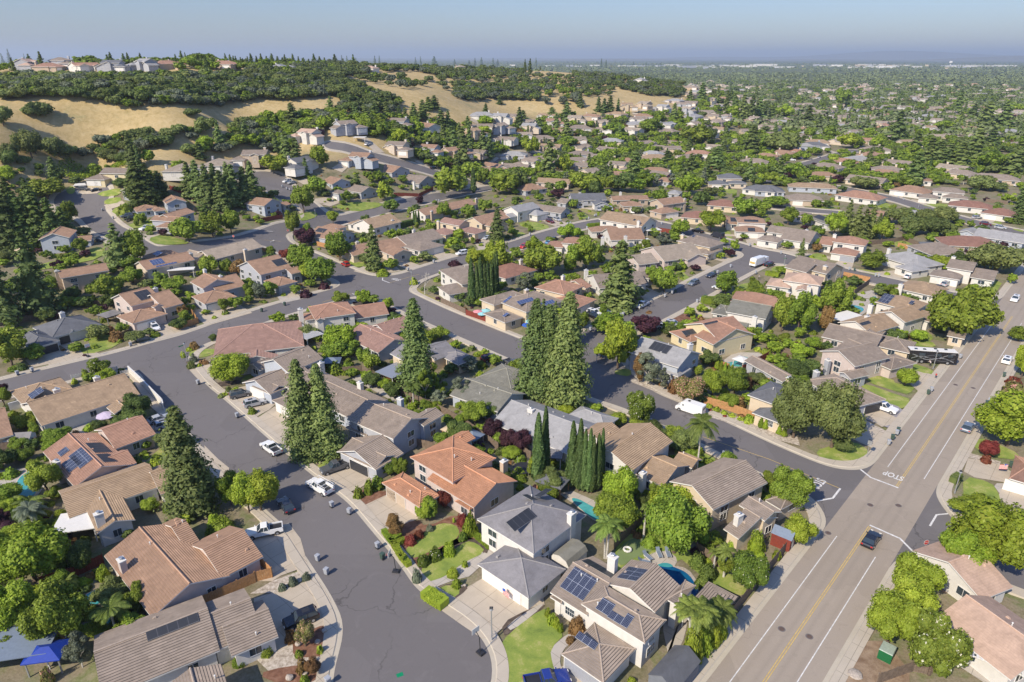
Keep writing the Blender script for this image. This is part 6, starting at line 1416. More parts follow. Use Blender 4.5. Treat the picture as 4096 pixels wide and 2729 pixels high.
SH(21, 'mulch_bed', 'mulch', [[(1455,1372),(1560,1310),(1720,1338),(1705,1400),(1600,1402)]], .06)
SH(21, 'driveway', 'drive', [[(1130,1090),(1230,1070),(1390,1140),(1230,1210)],[(690,1330),(850,1270),(1000,1330),(880,1400)],[(1650,1250),(1850,1250),(1840,1360),(1730,1350)],[(300,480),(440,450),(490,482),(400,512)]], .05, False)
SH(31, 'lawn', 'lawn', [[(190,720),(280,688),(292,742)],[(390,770),(480,758),(562,810),(510,847),(400,822)],[(805,902),(1072,930),(1040,977),(830,922)],[(990,310),(1060,288),(1152,320),(1100,352),(990,342)],[(1400,310),(1640,298),(1660,342),(1500,342)],[(2030,470),(2150,468),(2142,512),(2060,502)],[(430,330),(630,330),(632,352),(440,352)],[(20,912),(60,880),(137,880),(120,912),(60,932)],[(1770,1080),(1900,1058),(2172,1000),(2080,1152),(2000,1172),(1940,1112)],[(1290,1480),(1420,1458),(1532,1530),(1480,1580),(1330,1542)],[(1150,660),(1240,638),(1372,700),(1180,712)],[(2220,530),(2354,548),(2342,572)],[(1450,750),(1550,760),(1500,790)]], .07)
SH(31, 'patio', 'patio', [[(740,1200),(930,1180),(960,1260),(850,1340),(740,1320)],[(820,1130),(1000,1090),(1010,1180),(830,1170)]], .05, False)
SH(32, 'lawn', 'lawn', [[(940,310),(1150,350),(1170,395),(1362,410),(1300,492),(1200,472),(890,372)],[(850,420),(880,385),(1200,500),(1322,540),(1242,632),(1160,602),(960,512)],[(1220,200),(1280,188),(1532,270),(1500,317),(1230,232)],[(430,1010),(600,960),(800,920),(942,1020),(880,1092),(720,1122),(500,1102)],[(1790,1240),(2052,1300),(2120,1400),(2142,1500),(1800,1500)],[(1900,910),(2000,898),(2360,1060),(2200,1102),(1900,1002)],[(1350,0),(1500,0),(1562,60),(1350,52)],[(0,240),(60,280),(90,350),(0,340)]], .08)
SH(32, 'slate_driveway', 'drive_grey', [[(950,520),(1190,600),(1245,642),(1110,802),(820,692),(800,622)]], .06, False)
SH(32, 'driveway', 'drive', [[(770,900),(880,735),(1060,852),(955,985)],[(1260,238),(1400,268),(1535,322),(1400,480),(1310,402)],[(1840,1078),(2080,1108),(2235,1200),(2235,1310),(1900,1255),(1800,1200)]], .055, False)
SH(32, 'gravel_bed', 'gravel', [[(-10,818),(270,880),(295,965),(-10,885)],[(860,740),(900,730),(1090,830),(1060,860)],[(1850,1030),(2140,1110),(2130,1140),(1840,1070)]], .06, False)
SH(32, 'garden_path', 'patio', [[(2060,1310),(2230,1310),(2354,1400),(2354,1480),(2140,1420)]], .065)
SH(32, 'mulch_bed', 'mulch', [[(2120,1410),(2354,1480),(2354,1568),(2180,1540)],[(880,300),(960,290),(900,370),(800,350)]], .06)
SH(22, 'gravel_bed', 'gravel', [[(1090,350),(1180,358),(1400,430),(1570,510),(1550,562),(1090,375)],[(1790,640),(2220,728),(2370,772),(2370,875),(1800,695)]], .06, False)
SH(22, 'lawn', 'lawn', [[(1490,1000),(1560,950),(1860,1070),(1870,1110),(1700,1230),(1500,1060)],[(440,640),(520,670),(690,560),(820,610),(780,630),(600,600)],[(940,270),(1090,250),(1100,330),(950,310)],[(2030,520),(2210,490),(2220,580),(2090,600)]], .075)
SH(22, 'mulch_bed', 'mulch', [[(1850,500),(2050,480),(2160,600),(1900,560)]], .06)
SH(22, 'patio', 'patio', [[(1930,190),(2050,100),(2300,110),(2330,160),(2200,260),(1980,260)],[(430,1400),(560,1380),(830,1500),(750,1600),(540,1480)],[(1800,1500),(1600,1568),(1700,1600)]], .05, False)
SH(33, 'dirt_verge', 'dirt', [[(880,1190),(1080,1195),(1300,1470),(1300,1640),(690,1640),(700,1540)],[(1540,650),(1700,555),(2090,620),(2080,800),(1600,745)]], .06, False)
SH(33, 'patio', 'patio', [[(1430,880),(1560,900),(1520,1000),(1330,1080)],[(1640,1350),(1700,1260),(2100,1500),(2020,1600)]], .07, False)
SH(33, 'bark_bed', 'bark', [[(1330,420),(1560,400),(1640,560),(1500,700),(1150,700)]], .065)
SH(32, 'lawn', 'lawn', [[(0,1440),(130,1440),(340,1500),(330,1568),(-10,1568)],[(-10,1380),(50,1350),(40,1430),(-10,1440)]], .08)
SH(32, 'garden_path', 'patio', [[(-20,1390),(60,1420),(20,1480),(-20,1470)]], .085)
SH(23, 'turf', 'lawn', [[(930,540),(960,300),(1190,90),(1320,170),(1560,340),(1700,400),(1980,560),(2200,690),(2150,790),(1850,690),(1560,440),(1300,560)]], .06, False)
SH(23, 'putting_green', 'turf', [[(955,390),(1040,285),(1130,242),(1220,248),(1305,310),(1285,372),(1190,400),(1100,445),(1010,505),(970,470)]], .09)
SH(23, 'patio', 'patio', [[(1160,480),(1290,375),(1440,365),(1530,440),(1480,530),(1300,520)],[(1480,860),(1620,880),(1620,1000),(1560,1250),(1400,1400),(1300,1568),(1450,1400),(1370,1000)]], .075)
SH(23, 'rock_border', 'rock', [[(1480,500),(1620,530),(1700,640),(1750,760),(1700,800),(1640,640),(1500,560)]], .14)
for t, pts, mt in [(23, [(1300,510),(1400,490),(1500,520),(1610,570),(1680,660),(1725,760),(1660,870),(1560,890),(1470,800),(1400,640)], 'pool_deep'), (23, [(1325,500),(1380,478),(1440,480),(1490,512),(1440,522),(1360,512)], 'pool'),
    (2, [(150,1450),(140,1340),(180,1260),(260,1205),(335,1200),(375,1290),(330,1420),(240,1455)], 'pool'), (3, [(775,775),(900,722),(955,740),(960,830),(850,875),(795,840)], 'pool'), (3, [(880,1005),(980,955),(1040,1020),(900,1115)], 'pool'),
    (22, [(1965,205),(2055,190),(2072,150),(2150,142),(2220,190),(2180,230),(2080,242),(1990,232)], 'pool'), (31, [(745,1228),(905,1270),(830,1325),(775,1290)], 'pool'), (31, [(935,1170),(997,1158),(990,1188)], 'pool'), (1, [(45,800),(100,785),(140,795),(80,812)], 'pool'),
    (22, [(530,1450),(600,1450),(680,1495),(800,1560),(930,1600),(800,1680),(640,1560)], 'pool')]:
    pool(t, pts, mt)
# ---------------------------------------------------------------- painted markings
def RS(off, s, z=.028): p = MN*(MAIN_OFF+off) + MD*s; return Vector((p.x, p.y, z))
def SOF(t, u, v): g = G(t, u, v); return g.dot(MD), g.dot(MN)-MAIN_OFF
def stripe(a, b, wd, mat, name='road_marking'):
    d = (b-a).normalized(); n = Vector((-d.y, d.x, 0))*wd/2; m = MB(); L = (b-a).length; k = max(1, int(L/30))
    for i in range(k): p, q = a.lerp(b, i/k), a.lerp(b, (i+1)/k); m.face([p-n, q-n, q+n, p+n])
    o = m.build(name, [M[mat]]); tag(o, kind='structure')
def mk(s0, s1, offs, wd, mat):
    for o in offs: stripe(RS(o, s0), RS(o, s1), wd, mat)
sA = SOF(33, 10, 1500)[0]-40; sB = SOF(33, 940, 140)[0]; sC = SOF(32, 1190, 1340)[0]; sD = SOF(31, 2240, 1340)[0]; sE = SOF(31, 2310, 1250)[0]; sF = sE+380
for a, b in ((sA, sB), (sC, sD), (sE, sF)): mk(a, b, (-.14, .14), .11, 'road_yellow')
mk(sA, SOF(33, 995, 420)[0], (-3.05,), .13, 'road_white'); mk(SOF(32, 1440, 1270)[0], SOF(31, 2320, 1400)[0], (-3.02,), .13, 'road_white'); mk(sE-4, sF, (-3.05,), .13, 'road_white')
mk(sA, SOF(33, 640, 230)[0], (3.16,), .13, 'road_white'); mk(SOF(32, 1105, 1160)[0], SOF(31, 2085, 1380)[0], (3.14,), .13, 'road_white'); mk(SOF(31, 2230, 1180)[0], sF, (3.14,), .13, 'road_white')
def path(t, pts, wd, mat):
    P = [G(t, u, v)+Vector((0,0,.03)) for u, v in pts]
    for i, (a, b) in enumerate(zip(P[:-1], P[1:])): b = b+(b-a).normalized()*wd*.3; a = a+Vector((0,0,.004*i)); b.z = a.z; stripe(a, b, wd, mat)
path(32, [(850,1180),(945,1255),(1192,1348)], .34, 'road_white'); path(33, [(935,125),(1212,247),(1330,365)], .34, 'road_white'); path(32, [(665,1355),(595,1445),(455,1470)], .34, 'road_white'); path(33, [(1700,15),(1550,30),(1490,130)], .3, 'road_white')
path(11, [(1165,985),(1163,1008),(1228,1032)], .34, 'road_white'); path(11, [(100,556),(155,574)], .34, 'road_white'); path(11, [(240,617),(130,620),(70,636)], .34, 'road_white'); path(11, [(885,1131),(935,1150)], .34, 'road_white')
path(32, [(-600,880),(0,1082),(648,1350)], .13, 'road_yellow'); path(11, [(1228,1032),(1500,952)], .13, 'road_yellow'); path(11, [(610,1210),(885,1131)], .13, 'road_yellow'); path(11, [(70,636),(240,705)], .13, 'road_yellow')
def road_text(t, u, v, az, sx=.62, sy=1.0, size=2.4):
    g = G(t, u, v); o = text_obj('STOP', size, M['road_white'], 'painted_stop_word', sx, sy, 0); o.rotation_euler = (0, 0, az); d = Vector((-math.sin(az), math.cos(az), 0)); o.location = g - d*size*sy*.36 + Vector((0, 0, .034)); tag(o, kind='structure')
def azdir(p, q): return math.atan2(q[1]-p[1], q[0]-p[0])
_c = ROADPTS['c']; _f = ROADPTS['f']; _b2 = ROADPTS['b']
road_text(32, 1152, 1240, MAIN_AZ+math.pi/2, .6, 1.0, 2.4)
road_text(32, 462, 1310, azdir(G(32, 0, 1082), G(32, 648, 1350))-math.pi/2)
road_text(11, 1288, 1001, azdir(G(11, 1500, 952), G(11, 1228, 1032))-math.pi/2)
road_text(11, 815, 1168, azdir(G(11, 610, 1210), G(11, 885, 1131))-math.pi/2)
road_text(11, 140, 648, azdir(G(11, 240, 705), G(11, 70, 636))-math.pi/2); road_text(11, 212, 553, azdir(G(11, 0, 600), G(11, 250, 540))-math.pi/2)
def manhole(t, u, v, r=.38, mat='dark'):
    g = G(t, u, v); m = MB(); m.cyl((0,0,0), (0,0,.03), r*1.35, n=20, mi=1); m.cyl((0,0,.03), (0,0,.036), r, n=20); o = m.build('manhole_cover', [M[mat], M['asphalt']]); o.location = (g.x, g.y, .005); tag(o, auto_label('round iron manhole cover set in the road', g, 0), 'manhole cover', 'manhole covers')
M['iron'] = plain('rusty_iron', (.11, .075, .06), .7, .2)
for a in [(33,125,1080),(33,380,1150),(33,552,197),(32,940,1507),(32,1200,1512),(32,1725,402),(32,1887,432)]: manhole(*a, mat='iron')
g = G(13, 1325, 1503); stripe(g+Vector((-.4,-.15,.03)), g+Vector((.35,.2,.03)), .6, 'signgreen', 'green_road_mark')
# ---------------------------------------------------------------- vehicles seen in the photo
for e in [('pickup',12,215,1062,75,958,'white','white pickup truck with loaded bed parked at the front street kerb'),('pickup',12,850,1150,615,1228,'grey','dark grey crew cab pickup on the driveway of the grey gabled house'),
 ('utility',12,680,1422,500,1312,'white','white utility truck with ladder rack standing on the front street'),('sedan',12,320,1590,240,1480,'dark','dark blue car half hidden under the yellow-green street tree'),
 ('pickup',13,205,185,-40,235,'white','low white pickup parked on the shaded left driveway'),('suv',13,555,965,275,1075,'black','black estate car with glass roof on the lower left driveway'),
 ('pickup',23,140,1625,500,1560,'blue','dark blue pickup cut by the bottom edge beside the lawn'),('sedan',33,900,345,985,222,'black','black saloon driving up the main road past the stop line'),
 ('sedan',32,1805,850,1860,775,'bluegrey','grey-blue saloon driving on the right side of the main road'),('suv',32,2172,228,2215,160,'white','white car with dark windows on the right of the upper main road'),
 ('suv',31,2290,1172,2245,1222,'white','white police-style car coming down the main road at the right edge'),('pickup',32,945,600,1165,672,'white','white crew cab pickup on the slate grey driveway'),
 ('van',22,1745,690,1530,618,'white','long white delivery van parked on the side street by the gravel bed'),('suv',2,2135,530,2295,495,'grey','grey SUV on the driveway behind the yellow bushes'),
 ('suv',2,2270,612,2420,575,'silver','silver SUV on the driveway beside the grey one'),('sedan',2,1385,765,1545,712,'silver','silver saloon beneath the white wall end'),('suv',2,1445,818,1630,765,'silver','pale crossover car beside the silver saloon'),
 ('suv',1,1405,1432,1455,1490,'white','white SUV on the driveway of the black-panelled house'),('pickup',1,835,648,965,650,'grey','dark pickup beside the blue-grey house with roof panels'),('pickup',1,1412,533,1290,556,'white','white pickup on the short driveway beside the long curved street'),
 ('suv',1,1205,418,1125,440,'bluegrey','blue-grey SUV on a left driveway'),('suv',1,1245,445,1150,470,'black','black SUV nearest the left street'),('sedan',1,1258,385,1215,402,'silver','silver saloon nearest its garage on the left'),('suv',1,728,172,818,185,'grey','grey SUV beside the covered boat'),('sedan',1,915,180,845,195,'black','black saloon at the round street end'),
 ('jeep',11,858,893,792,862,'red','red open jeep parked near the street corner'),('minivan',11,1942,765,1845,783,'white','white passenger van parked on the side street above the cypresses'),('sedan',11,2150,620,2098,640,'silver','silver hatchback by the rosy tiled garage'),
 ('suv',11,318,97,255,118,'white','white SUV by the upper round street end'),('sedan',11,360,112,300,130,'silver','silver saloon beside the upper white SUV'),('suv',21,310,468,392,492,'maroon','maroon SUV on the driveway of the solar roofed grey house'),('suv',21,382,450,452,475,'silver','grey SUV parked beside the maroon one'),
 ('suv',21,778,350,815,388,'silver','silver SUV before the slate roofed single-storey house'),('suv',21,890,345,922,382,'silver','greenish SUV right of the silver one'),('sedan',21,1065,365,1035,393,'silver','grey saloon left of the white pickup'),('pickup',21,1135,370,1100,408,'white','white pickup before the brown roofed garage'),
 ('suv',21,1198,375,1168,405,'dark','dark SUV right of the white pickup'),('pickup',21,1765,582,1650,552,'black','black pickup parked behind the large bright tree'),('van',21,1945,632,1832,600,'dark','dark blue camper van on the upper side street'),
 ('sedan',21,1868,962,1792,992,'dark','dark green saloon parked on the sunny street'),('suv',21,1712,1030,1622,1068,'bluegrey','blue-silver SUV parked on the sunny street'),('sedan',21,2400,858,2318,885,'maroon','dark red car just behind the rubbish truck'),
 ('pickup',21,1250,1225,1135,1280,'white','white pickup beside the giant redwood'),('suv',21,700,1310,815,1345,'white','white SUV left of its white twin'),('sedan',21,785,1290,895,1325,'white','white saloon right of its white twin'),('pickup',21,690,1335,800,1380,'black','black pickup next to two white cars'),
 ('sedan',21,1925,1100,1885,1090,'white','white car nose peeping left of the upright tree'),('suv',21,1360,1450,1465,1470,'white','white SUV beside the purple tree'),('suv',21,1430,1420,1535,1440,'silver','silver SUV behind the white one at the purple tree'),('sedan',21,842,508,880,490,'dark','dark car behind the white twin-gabled house'),
 ('sedan',21,365,652,410,630,'dark','dark car on the driveway by the lime bush'),('sedan',21,318,680,372,660,'lightblue','bright blue car by the salmon roof'),('suv',21,132,700,85,722,'red','red SUV on the street behind the leafy trees'),('suv',12,2105,190,2195,165,'maroon','maroon SUV before the slate roofed garage'),
 ('pickup',22,-25,215,55,258,'grey','grey pickup half hidden behind the twin redwoods'),('sedan',31,1262,1000,1325,975,'white','white hatchback before the light grey double garage'),('suv',31,1605,1072,1662,1045,'silver','silver car with white roof box on the taupe driveway'),('sedan',31,1535,1098,1600,1078,'black','black car half hidden by the giant roadside tree'),
 ('suv',31,1880,445,1952,440,'silver','grey SUV before the red-brown roofed house'),('suv',31,1955,495,2048,508,'maroon','maroon SUV on the far curved street'),('suv',31,2092,530,2180,542,'silver','silver SUV behind the maroon one'),('sedan',31,2235,745,2345,770,'white','white saloon in front of the dark spreading oak'),
 ('pickup',31,2262,150,2345,148,'white','white van-like pickup near the right edge'),('sedan',31,-20,885,35,872,'black','black car rear at the side street corner'),('suv','r2',610,905,658,908,'black','black SUV on the upper middle driveway'),('suv','r2',1712,878,1760,868,'red','bright red jeep among the far houses'),
 ('sedan','r3',602,888,640,892,'white','white car in the far streets'),('pickup','r3',728,850,775,852,'white','white pickup at the far street'),('sedan','r3',785,838,835,840,'blue','blue car beside the far white pickup'),('sedan','r3',930,835,950,828,'silver','silver car parked on the far straight street'),('pickup','r3',1155,810,1190,802,'white','white pickup at the end of the far straight street'),('sedan','r2',170,748,190,740,'white','white car near the upper left street')]:
    vehicle(*e)
# rubbish truck
a, b = G(21, 2215, 890), G(21, 2320, 855); m_ = (a+b)/2; ang = math.atan2(b.y-a.y, b.x-a.x)
o = thing('rubbish_truck', (m_.x, m_.y, .02), 'white rubbish truck with yellow rear panel on the sunny street', 'truck', 'vehicles along the streets', ang)
m = MB(); m.box((-1.2, 0, .9), (6.2, 2.5, 2.5), taper=.97); m.box((-3.9, 0, .8), (1.6, 2.45, 2.2), taper=.8, tapy=.95); m.box((-1.2, 0, 3.4), (5.6, 1.8, .15)); m.build('hopper', [M['p_white']], o)
m = MB(); m.box((3.6, 0, .7), (2.0, 2.4, 2.2), taper=.9); m.build('cab', [M['p_white']], o); m = MB(); m.box((4.45, 0, 1.7), (.25, 2.1, .8)); m.build('windscreen', [M['glass']], o)
m = MB(); m.box((-4.72, 0, 1.6), (.1, 2.0, .7)); m.build('rear_panel', [M['road_yellow']], o); m = MB(); m.box((0, 0, .5), (8.6, 1.0, .4)); m.build('chassis', [M['dark']], o)
for xx in (3.5, -1.8, -3.1):
    for s in (-1, 1): w_ = bpy.data.objects.new('wheel', TYRE); link(w_, o); w_.location = (xx, s*1.1, .5); w_.scale = (1.45, 1.6, 1.45)
# motorhome
a, b = G(32, 1345, 200), G(32, 1655, 222); ang = math.atan2(b.y-a.y, b.x-a.x); m_ = (a+b)/2; nrm = Vector((-math.sin(ang), math.cos(ang), 0)); m_ = m_ + nrm*1.1
o = thing('motorhome', (m_.x, m_.y, .1), 'long black motorhome with silver swirls and white roof parked beside the road', 'motorhome', None, ang)
m = MB(); m.box((0, 0, .45), (11.2, 2.5, 2.9), taper=.985, tapy=.97); m.box((5.55, 0, .5), (.35, 2.4, 2.2), taper=.6); m.build('body', [M['p_black']], o); m = MB(); m.box((0, 0, 3.35), (11.0, 2.4, .12)); r_ = m.build('roof', [M['white']], o)
for xx in (-4, -2, .8, 3.2): q = MB(); q.box((xx, (.4 if xx > 0 else -.3), 3.47), (.7, .6, .2), taper=.8); q.build('roof_vent', [M['glass']], r_)
for k, (y0, y1, c) in enumerate([(1.2, 2.5, 'metal'), (1.9, 1.0, 'metal'), (2.4, 1.6, 'p_grey'), (1.0, 1.5, 'p_grey')]):
    P = [(-5+i*.5, -1.262-.004*k, y0+(y1-y0)*(i/20)+.45*math.sin(i*.42+k*1.6)) for i in range(21)]; s_ = MB()
    for p, q in zip(P[:-1], P[1:]): s_.face([(p[0], p[1], p[2]-.07), (q[0], q[1], q[2]-.07), (q[0], q[1], q[2]+.09), (p[0], p[1], p[2]+.09)])
    s_.build('swirl_stripe', [M[c]], o)
for xx, ww in ((-2.6, 1.4), (1.0, 1.6), (3.9, 1.2)): q = MB(); q.box((xx, -1.24, 2.1), (ww, .06, .7)); q.build('window', [M['glass']], o)
q = MB(); q.box((5.72, 0, 1.7), (.12, 2.1, 1.2)); q.build('windscreen', [M['glass']], o)
for xx in (3.6, -2.4, -3.4):
    for s in (-1, 1): w_ = bpy.data.objects.new('wheel', TYRE); link(w_, o); w_.location = (xx, s*1.13, .5); w_.scale = (1.4, 1.4, 1.4); link(bpy.data.objects.new('rim', RIM), w_)
q = MB()
for s in (-.5, .5): q.cyl((-5.68, s-.6, .6), (-5.68, s-.6, 3.3), .03, n=5)
for k in range(8): q.cyl((-5.68, -1.1, .8+k*.33), (-5.68, -.1, .8+k*.33), .025, n=5)
q.build('ladder', [M['metal']], o)
# covered boat
g = G(1, 745, 150); o = thing('covered_boat', g, 'boat under a white cover at the round street end', 'boat', None, .3); m = MB(); m.box((0,0,.8), (5.5, 2.2, .8), taper=.75); m.build('cover', [M['white']], o); m = MB(); m.box((0,0,.3), (5, 1.6, .5)); m.build('trailer', [M['metal']], o)
for L, gr, t in [([(570,455),(650,580),(1120,340),(665,1590)],0,13),([(1165,440)],1,13),([(700,1530),(860,1592)],0,12),([(165,315),(300,285),(1205,50),(1640,690),(1825,400),(2185,705)],0,2),([(1765,160),(1497,465),(2032,572),(1180,865),(1105,955)],0,32),([(2165,330),(1470,492),(2008,592),(1192,842),(1140,908),(2228,1160)],1,32),
  ([(1945,1065),(1265,760)],0,22),([(2025,1102)],1,22),([(1400,922),(1635,850),(1660,287),(1682,285),(285,175),(312,185),(245,155)],0,11),([(265,1242),(818,1212),(55,1300)],1,11),([(165,597),(512,500),(537,495),(705,450),(760,425),(775,420),(690,537),(1888,948),(2240,952),(1405,1167),(1472,1137),(1735,1202),(1702,1217),(997,1347),(1022,1337),(1375,497),(720,1477),(2185,697),(2010,892)],0,21),
  ([(1862,950),(1502,1122),(1775,1172),(1050,1325),(685,457)],1,21),([(118,767),(745,917),(985,977),(1017,980),(2270,1017),(1990,1362),(1195,252),(1245,272)],0,31),([(793,925)],1,31),([(945,372),(1042,447)],0,1)]:
    for u, v in L: wheelie(t, u, v, bool(gr))
for a in [(13,2168,1185,885,'tall street lamp on the square black base by the driveway'),(2,1722,178,15,'leaning street lamp on the corner garden at the street bend'),(32,355,1440,1245,'street lamp behind the round garden tree at the junction'),(32,1715,1398,1195,'street lamp in the yellow flower bed right of the road'),(32,1517,255,90,'street lamp in front of the black motorhome'),
  (31,1932,1112,1018,'street lamp on the corner lawn near the right edge'),(11,1436,1067,925,'street lamp beside the bare white tree'),(11,548,430,358,'street lamp on the lawn corner of the upper street'),(31,146,872,775,'street lamp by the dark side street corner'),(31,1380,345,300,'street lamp on the far curved street'),(21,2318,555,470,'street lamp by the far garage on the side street'),(22,778,195,125,'street lamp in the shade at the corner under green trees')]: lamp(*a)
stop_sign(33, 1420, 402, 'red stop sign facing the camera right of the main road', .15); stop_sign(11, 298, 602, 'red stop sign at the upper left junction', .4); stop_sign(11, 928, 1178, 'red stop sign beside the round acacia tree', 1.1); stop_sign(1, 2155, 660, 'red stop sign beside the pale roofed house', 0.)
for a in [(32,1872,1512,1425,'green street name sign on the corner lawn right of the road',.1),(32,378,1400,1345,'green street name sign under the lamp at the junction',MAIN_AZ),(11,1147,925,875,'green street name sign beside the clipped dome shrub',.2),(31,150,865,820,'green street name sign at the dark side street corner',.3),(2,1690,180,25,'green street name sign by the leaning lamp',1.)]: name_sign(*a)
hoop(13, 1258, 552, math.pi*.95, 'basketball hoop at the kerb beside the green bin'); hoop(13, 2040, 1285, math.pi*.75, 'basketball hoop at the kerb of the round street end'); hoop(2, 825, 150, -.6, 'basketball hoop on the lawn edge left of the long street')
g = G(32, 905, 1072); o = thing('radar_speed_sign', g, 'grey solar speed sign on a pole at the lawn corner', 'road sign', None, MAIN_AZ+math.pi/2); m = MB(); m.cyl((0,0,0), (0,0,4), .05, n=6); m.build('pole', M['metal'], o); m = MB(); m.box((0,-.08,2.9), (.75,.1,.85)); m.build('panel', M['metal'], o); m = MB(); m.box((0,0,4), (.6,.45,.04)); m.build('solar_plate', M['solar_black'], o)
g = G(33, 1080, 1340); o = thing('utility_box', (g.x,g.y,.06), 'green electricity box with grey top on the dirt verge', 'utility box', None, MAIN_AZ); m = MB(); m.box((0,0,0), (1.9,1.6,1.5)); m.build('cabinet', M['util'], o); m = MB(); m.box((0,0,1.5), (1.95,1.65,.1), taper=.93); m.build('lid', plain('pale_green_lid', (.3,.36,.3), .6), o)
# flags
def flag(t, u, v, h, label, az):
    g = G(t, u, v); o = thing('national_flag', (g.x, g.y, g.z+h), label, 'flag', 'house flags', az); m = MB(); m.cyl((0,0,0), (.9,0,.9), .025, n=5); m.build('pole', M['white'], o); m = MB()
    for k in range(13): z0 = .85-k*.075; m.face([(.15,-.01,z0-.075-.4*.0),(1.35,-.12,z0-.475),(1.35,-.12,z0-.4),(.15,-.01,z0)], 0 if k % 2 == 0 else 1)
    m.box((.38,-.05,.42), (.5,.02,.46), mi=2); f = m.build('cloth', [M['u_red'], M['white'], M['u_blue']], o)
flag(13, 2262, 800, 1.2, 'striped red and white flag by the white garage of the grey house', -.6); flag(32, 2190, 1230, 1.3, 'striped flag beside the hipped garage at the right edge', 2.6); flag(32, 1190, 260, 1.5, 'small striped flag on the pinkish garage', -.3)
# ---------------------------------------------------------------- fences and walls
s0 = SOF(23, 1480, 1600)[0]-6; s1 = SOF(33, 240, 260)[0]; fo = SOF(33, 240, 262)[1]
fence(None, [RS(fo, s0, 0), RS(fo, (s0+s1)/2, 0), RS(fo, s1, 0)], 'wood', 'long weathered wooden fence beside the main road pavement', world=True)
for t, p, mt, lb in [(22,[(1760,570),(2000,640),(2222,722)],'wood_new','honey coloured fence along the gravel bed'),(22,[(2118,345),(2354,405)],'wood_new','honey fence behind the twin round shrubs'),(22,[(2115,285),(2354,155)],'wood_red','dark red-brown fence right of the small grey pool'),(22,[(1735,195),(1870,225),(1990,270)],'wood_new','honey fence behind the row of small cypresses'),
  (12,[(980,290),(1330,500),(1500,570),(1760,690),(1960,810),(2225,1005)],'wood','long dark fence between the back gardens'),(12,[(800,300),(975,285)],'wood','short brown fence by the round hedge'),(23,[(940,345),(1190,110)],'wood','weathered fence left of the putting green'),(23,[(1690,370),(1985,565)],'wood','weathered fence behind the spiky garden plants'),
  (13,[(0,645),(155,605),(50,500)],'wood_new','orange fence corner at the shaded driveway'),(3,[(1400,1080),(1850,880),(2354,650)],'wood_new','orange fence between the two lower left houses'),(11,[(1930,1330),(2112,1392),(2178,1345)],'wood_red','red fence around the umbrella patio'),(11,[(1700,1215),(1925,1318)],'wood','weathered fence along the curved pavement'),
  (11,[(0,482),(248,440)],'wood_red','red-brown fence below the white two-storey house'),(11,[(0,720),(110,760)],'wood_new','orange fence corner at the left street'),(11,[(1270,235),(1500,240),(1630,180)],'wood_red','dark red fence behind the tan garden'),(2,[(0,1015),(345,960)],'wood','dark fence behind the grey shed'),
  (3,[(380,690),(690,600),(960,480)],'wood_red','shaded red fence above the palm pool'),(1,[(0,1440),(160,1405),(545,1330)],'wood','brown fence under the left firs'),(1,[(800,1250),(1070,1240)],'wood','brown fence beneath the beige house'),(1,[(1745,1290),(1825,1405),(1640,1465),(1590,1440)],'wood_new','low orange fence around the bright square lawn'),
  (31,[(690,975),(930,1025)],'wood_new','orange fence panel behind the swimming pool garden'),(31,[(790,1145),(930,1040)],'wood','dark fence beside the artificial turf'),(31,[(895,690),(1180,655),(1245,640),(1400,700)],'wood','grey fence around the hilly lawn'),(31,[(1190,700),(1450,760)],'wood_new','yellow wooden retaining wall on the lawn'),
  (32,[(100,110),(215,135),(330,160)],'wood','brown fence beside the hot tub'),(33,[(1000,1590),(1330,1470),(1500,1500)],'wood','weathered fence in the bottom right corner'),(22,[(0,960),(170,1090)],'wood','shaded fence behind the trampoline'),(22,[(1590,1320),(1700,1250)],'wood','short fence between the tan and taupe houses'),
  (22,[(1180,1410),(1060,1380),(520,1300)],'wood','fence behind the column cypresses'),(12,[(1450,960),(1700,1020),(1850,900)],'wood','fence behind the orange tile house'),(23,[(270,780),(450,590)],'wood','fence beside the patched tile house'),(11,[(560,690),(700,720)],'wood_new','tan fence beside the purple tree'),(21,[(1340,560),(1475,580)],'wood_red','red fence right of the white patio cover'),
  (1,[(1560,170),(1745,240),(1780,300)],'wood_red','red-brown fence around the sunken garden'),(1,[(1790,380),(1980,350)],'wood','grey fence below the conifer row'),(31,[(2000,290),(2200,310)],'wood','grey fence near the right edge oaks')]:
    fence(t, p, mt, lb)
wall_run(2, [(1190,292),(1310,405),(1500,600),(1510,640)], 'w_white', 'white garden wall with chamfered corner at the street bend'); fence(2, [(660,350),(780,318)], 'white', 'low white picket fence left of the magnolia', 1.0, 'picket_fence'); fence(2, [(1020,275),(1080,262),(1110,310),(1190,292)], 'white', 'white picket fence right of the magnolia', 1.0, 'picket_fence')
wall_run(2, [(100,640),(240,600)], 'w_white', 'short pale wall beside the long tan house')
# ---------------------------------------------------------------- pavilions, sheds, covers
Z = R(-42)
canopy(12, 1835, 905, 4.6, 4.0, 2.5, R(-38), 'u_sand', 'wood_new', 'olive canvas gazebo with wooden posts behind the grey house', 'gazebo'); canopy(22, 375, 1380, 5.2, 4.2, 2.5, R(-30), 'r_slate', 'wood_new', 'dark metal roofed gazebo beside the column cypresses', 'gazebo')
canopy(22, 385, 1140, 3.4, 3.4, 2.6, R(-10), 'r_grey', 'white', 'grey roofed pavilion with white posts behind the tall cypress'); canopy(12, 1985, 950, 4.2, 3.6, 2.3, R(-38), 'u_slate', 'metal', 'slate blue canvas canopy above the orange roof')
canopy(23, 1800, 990, 8.0, 4.6, 2.7, R(48), 'r_greytan', 'white', 'brown roofed pool pavilion beside the lagoon pool'); shed(23, 1480, 1560, 6.0, 3.6, 2.2, R(47), 'w_dgrey', 'r_slate', 'dark grey metal roofed shed by the road fence')
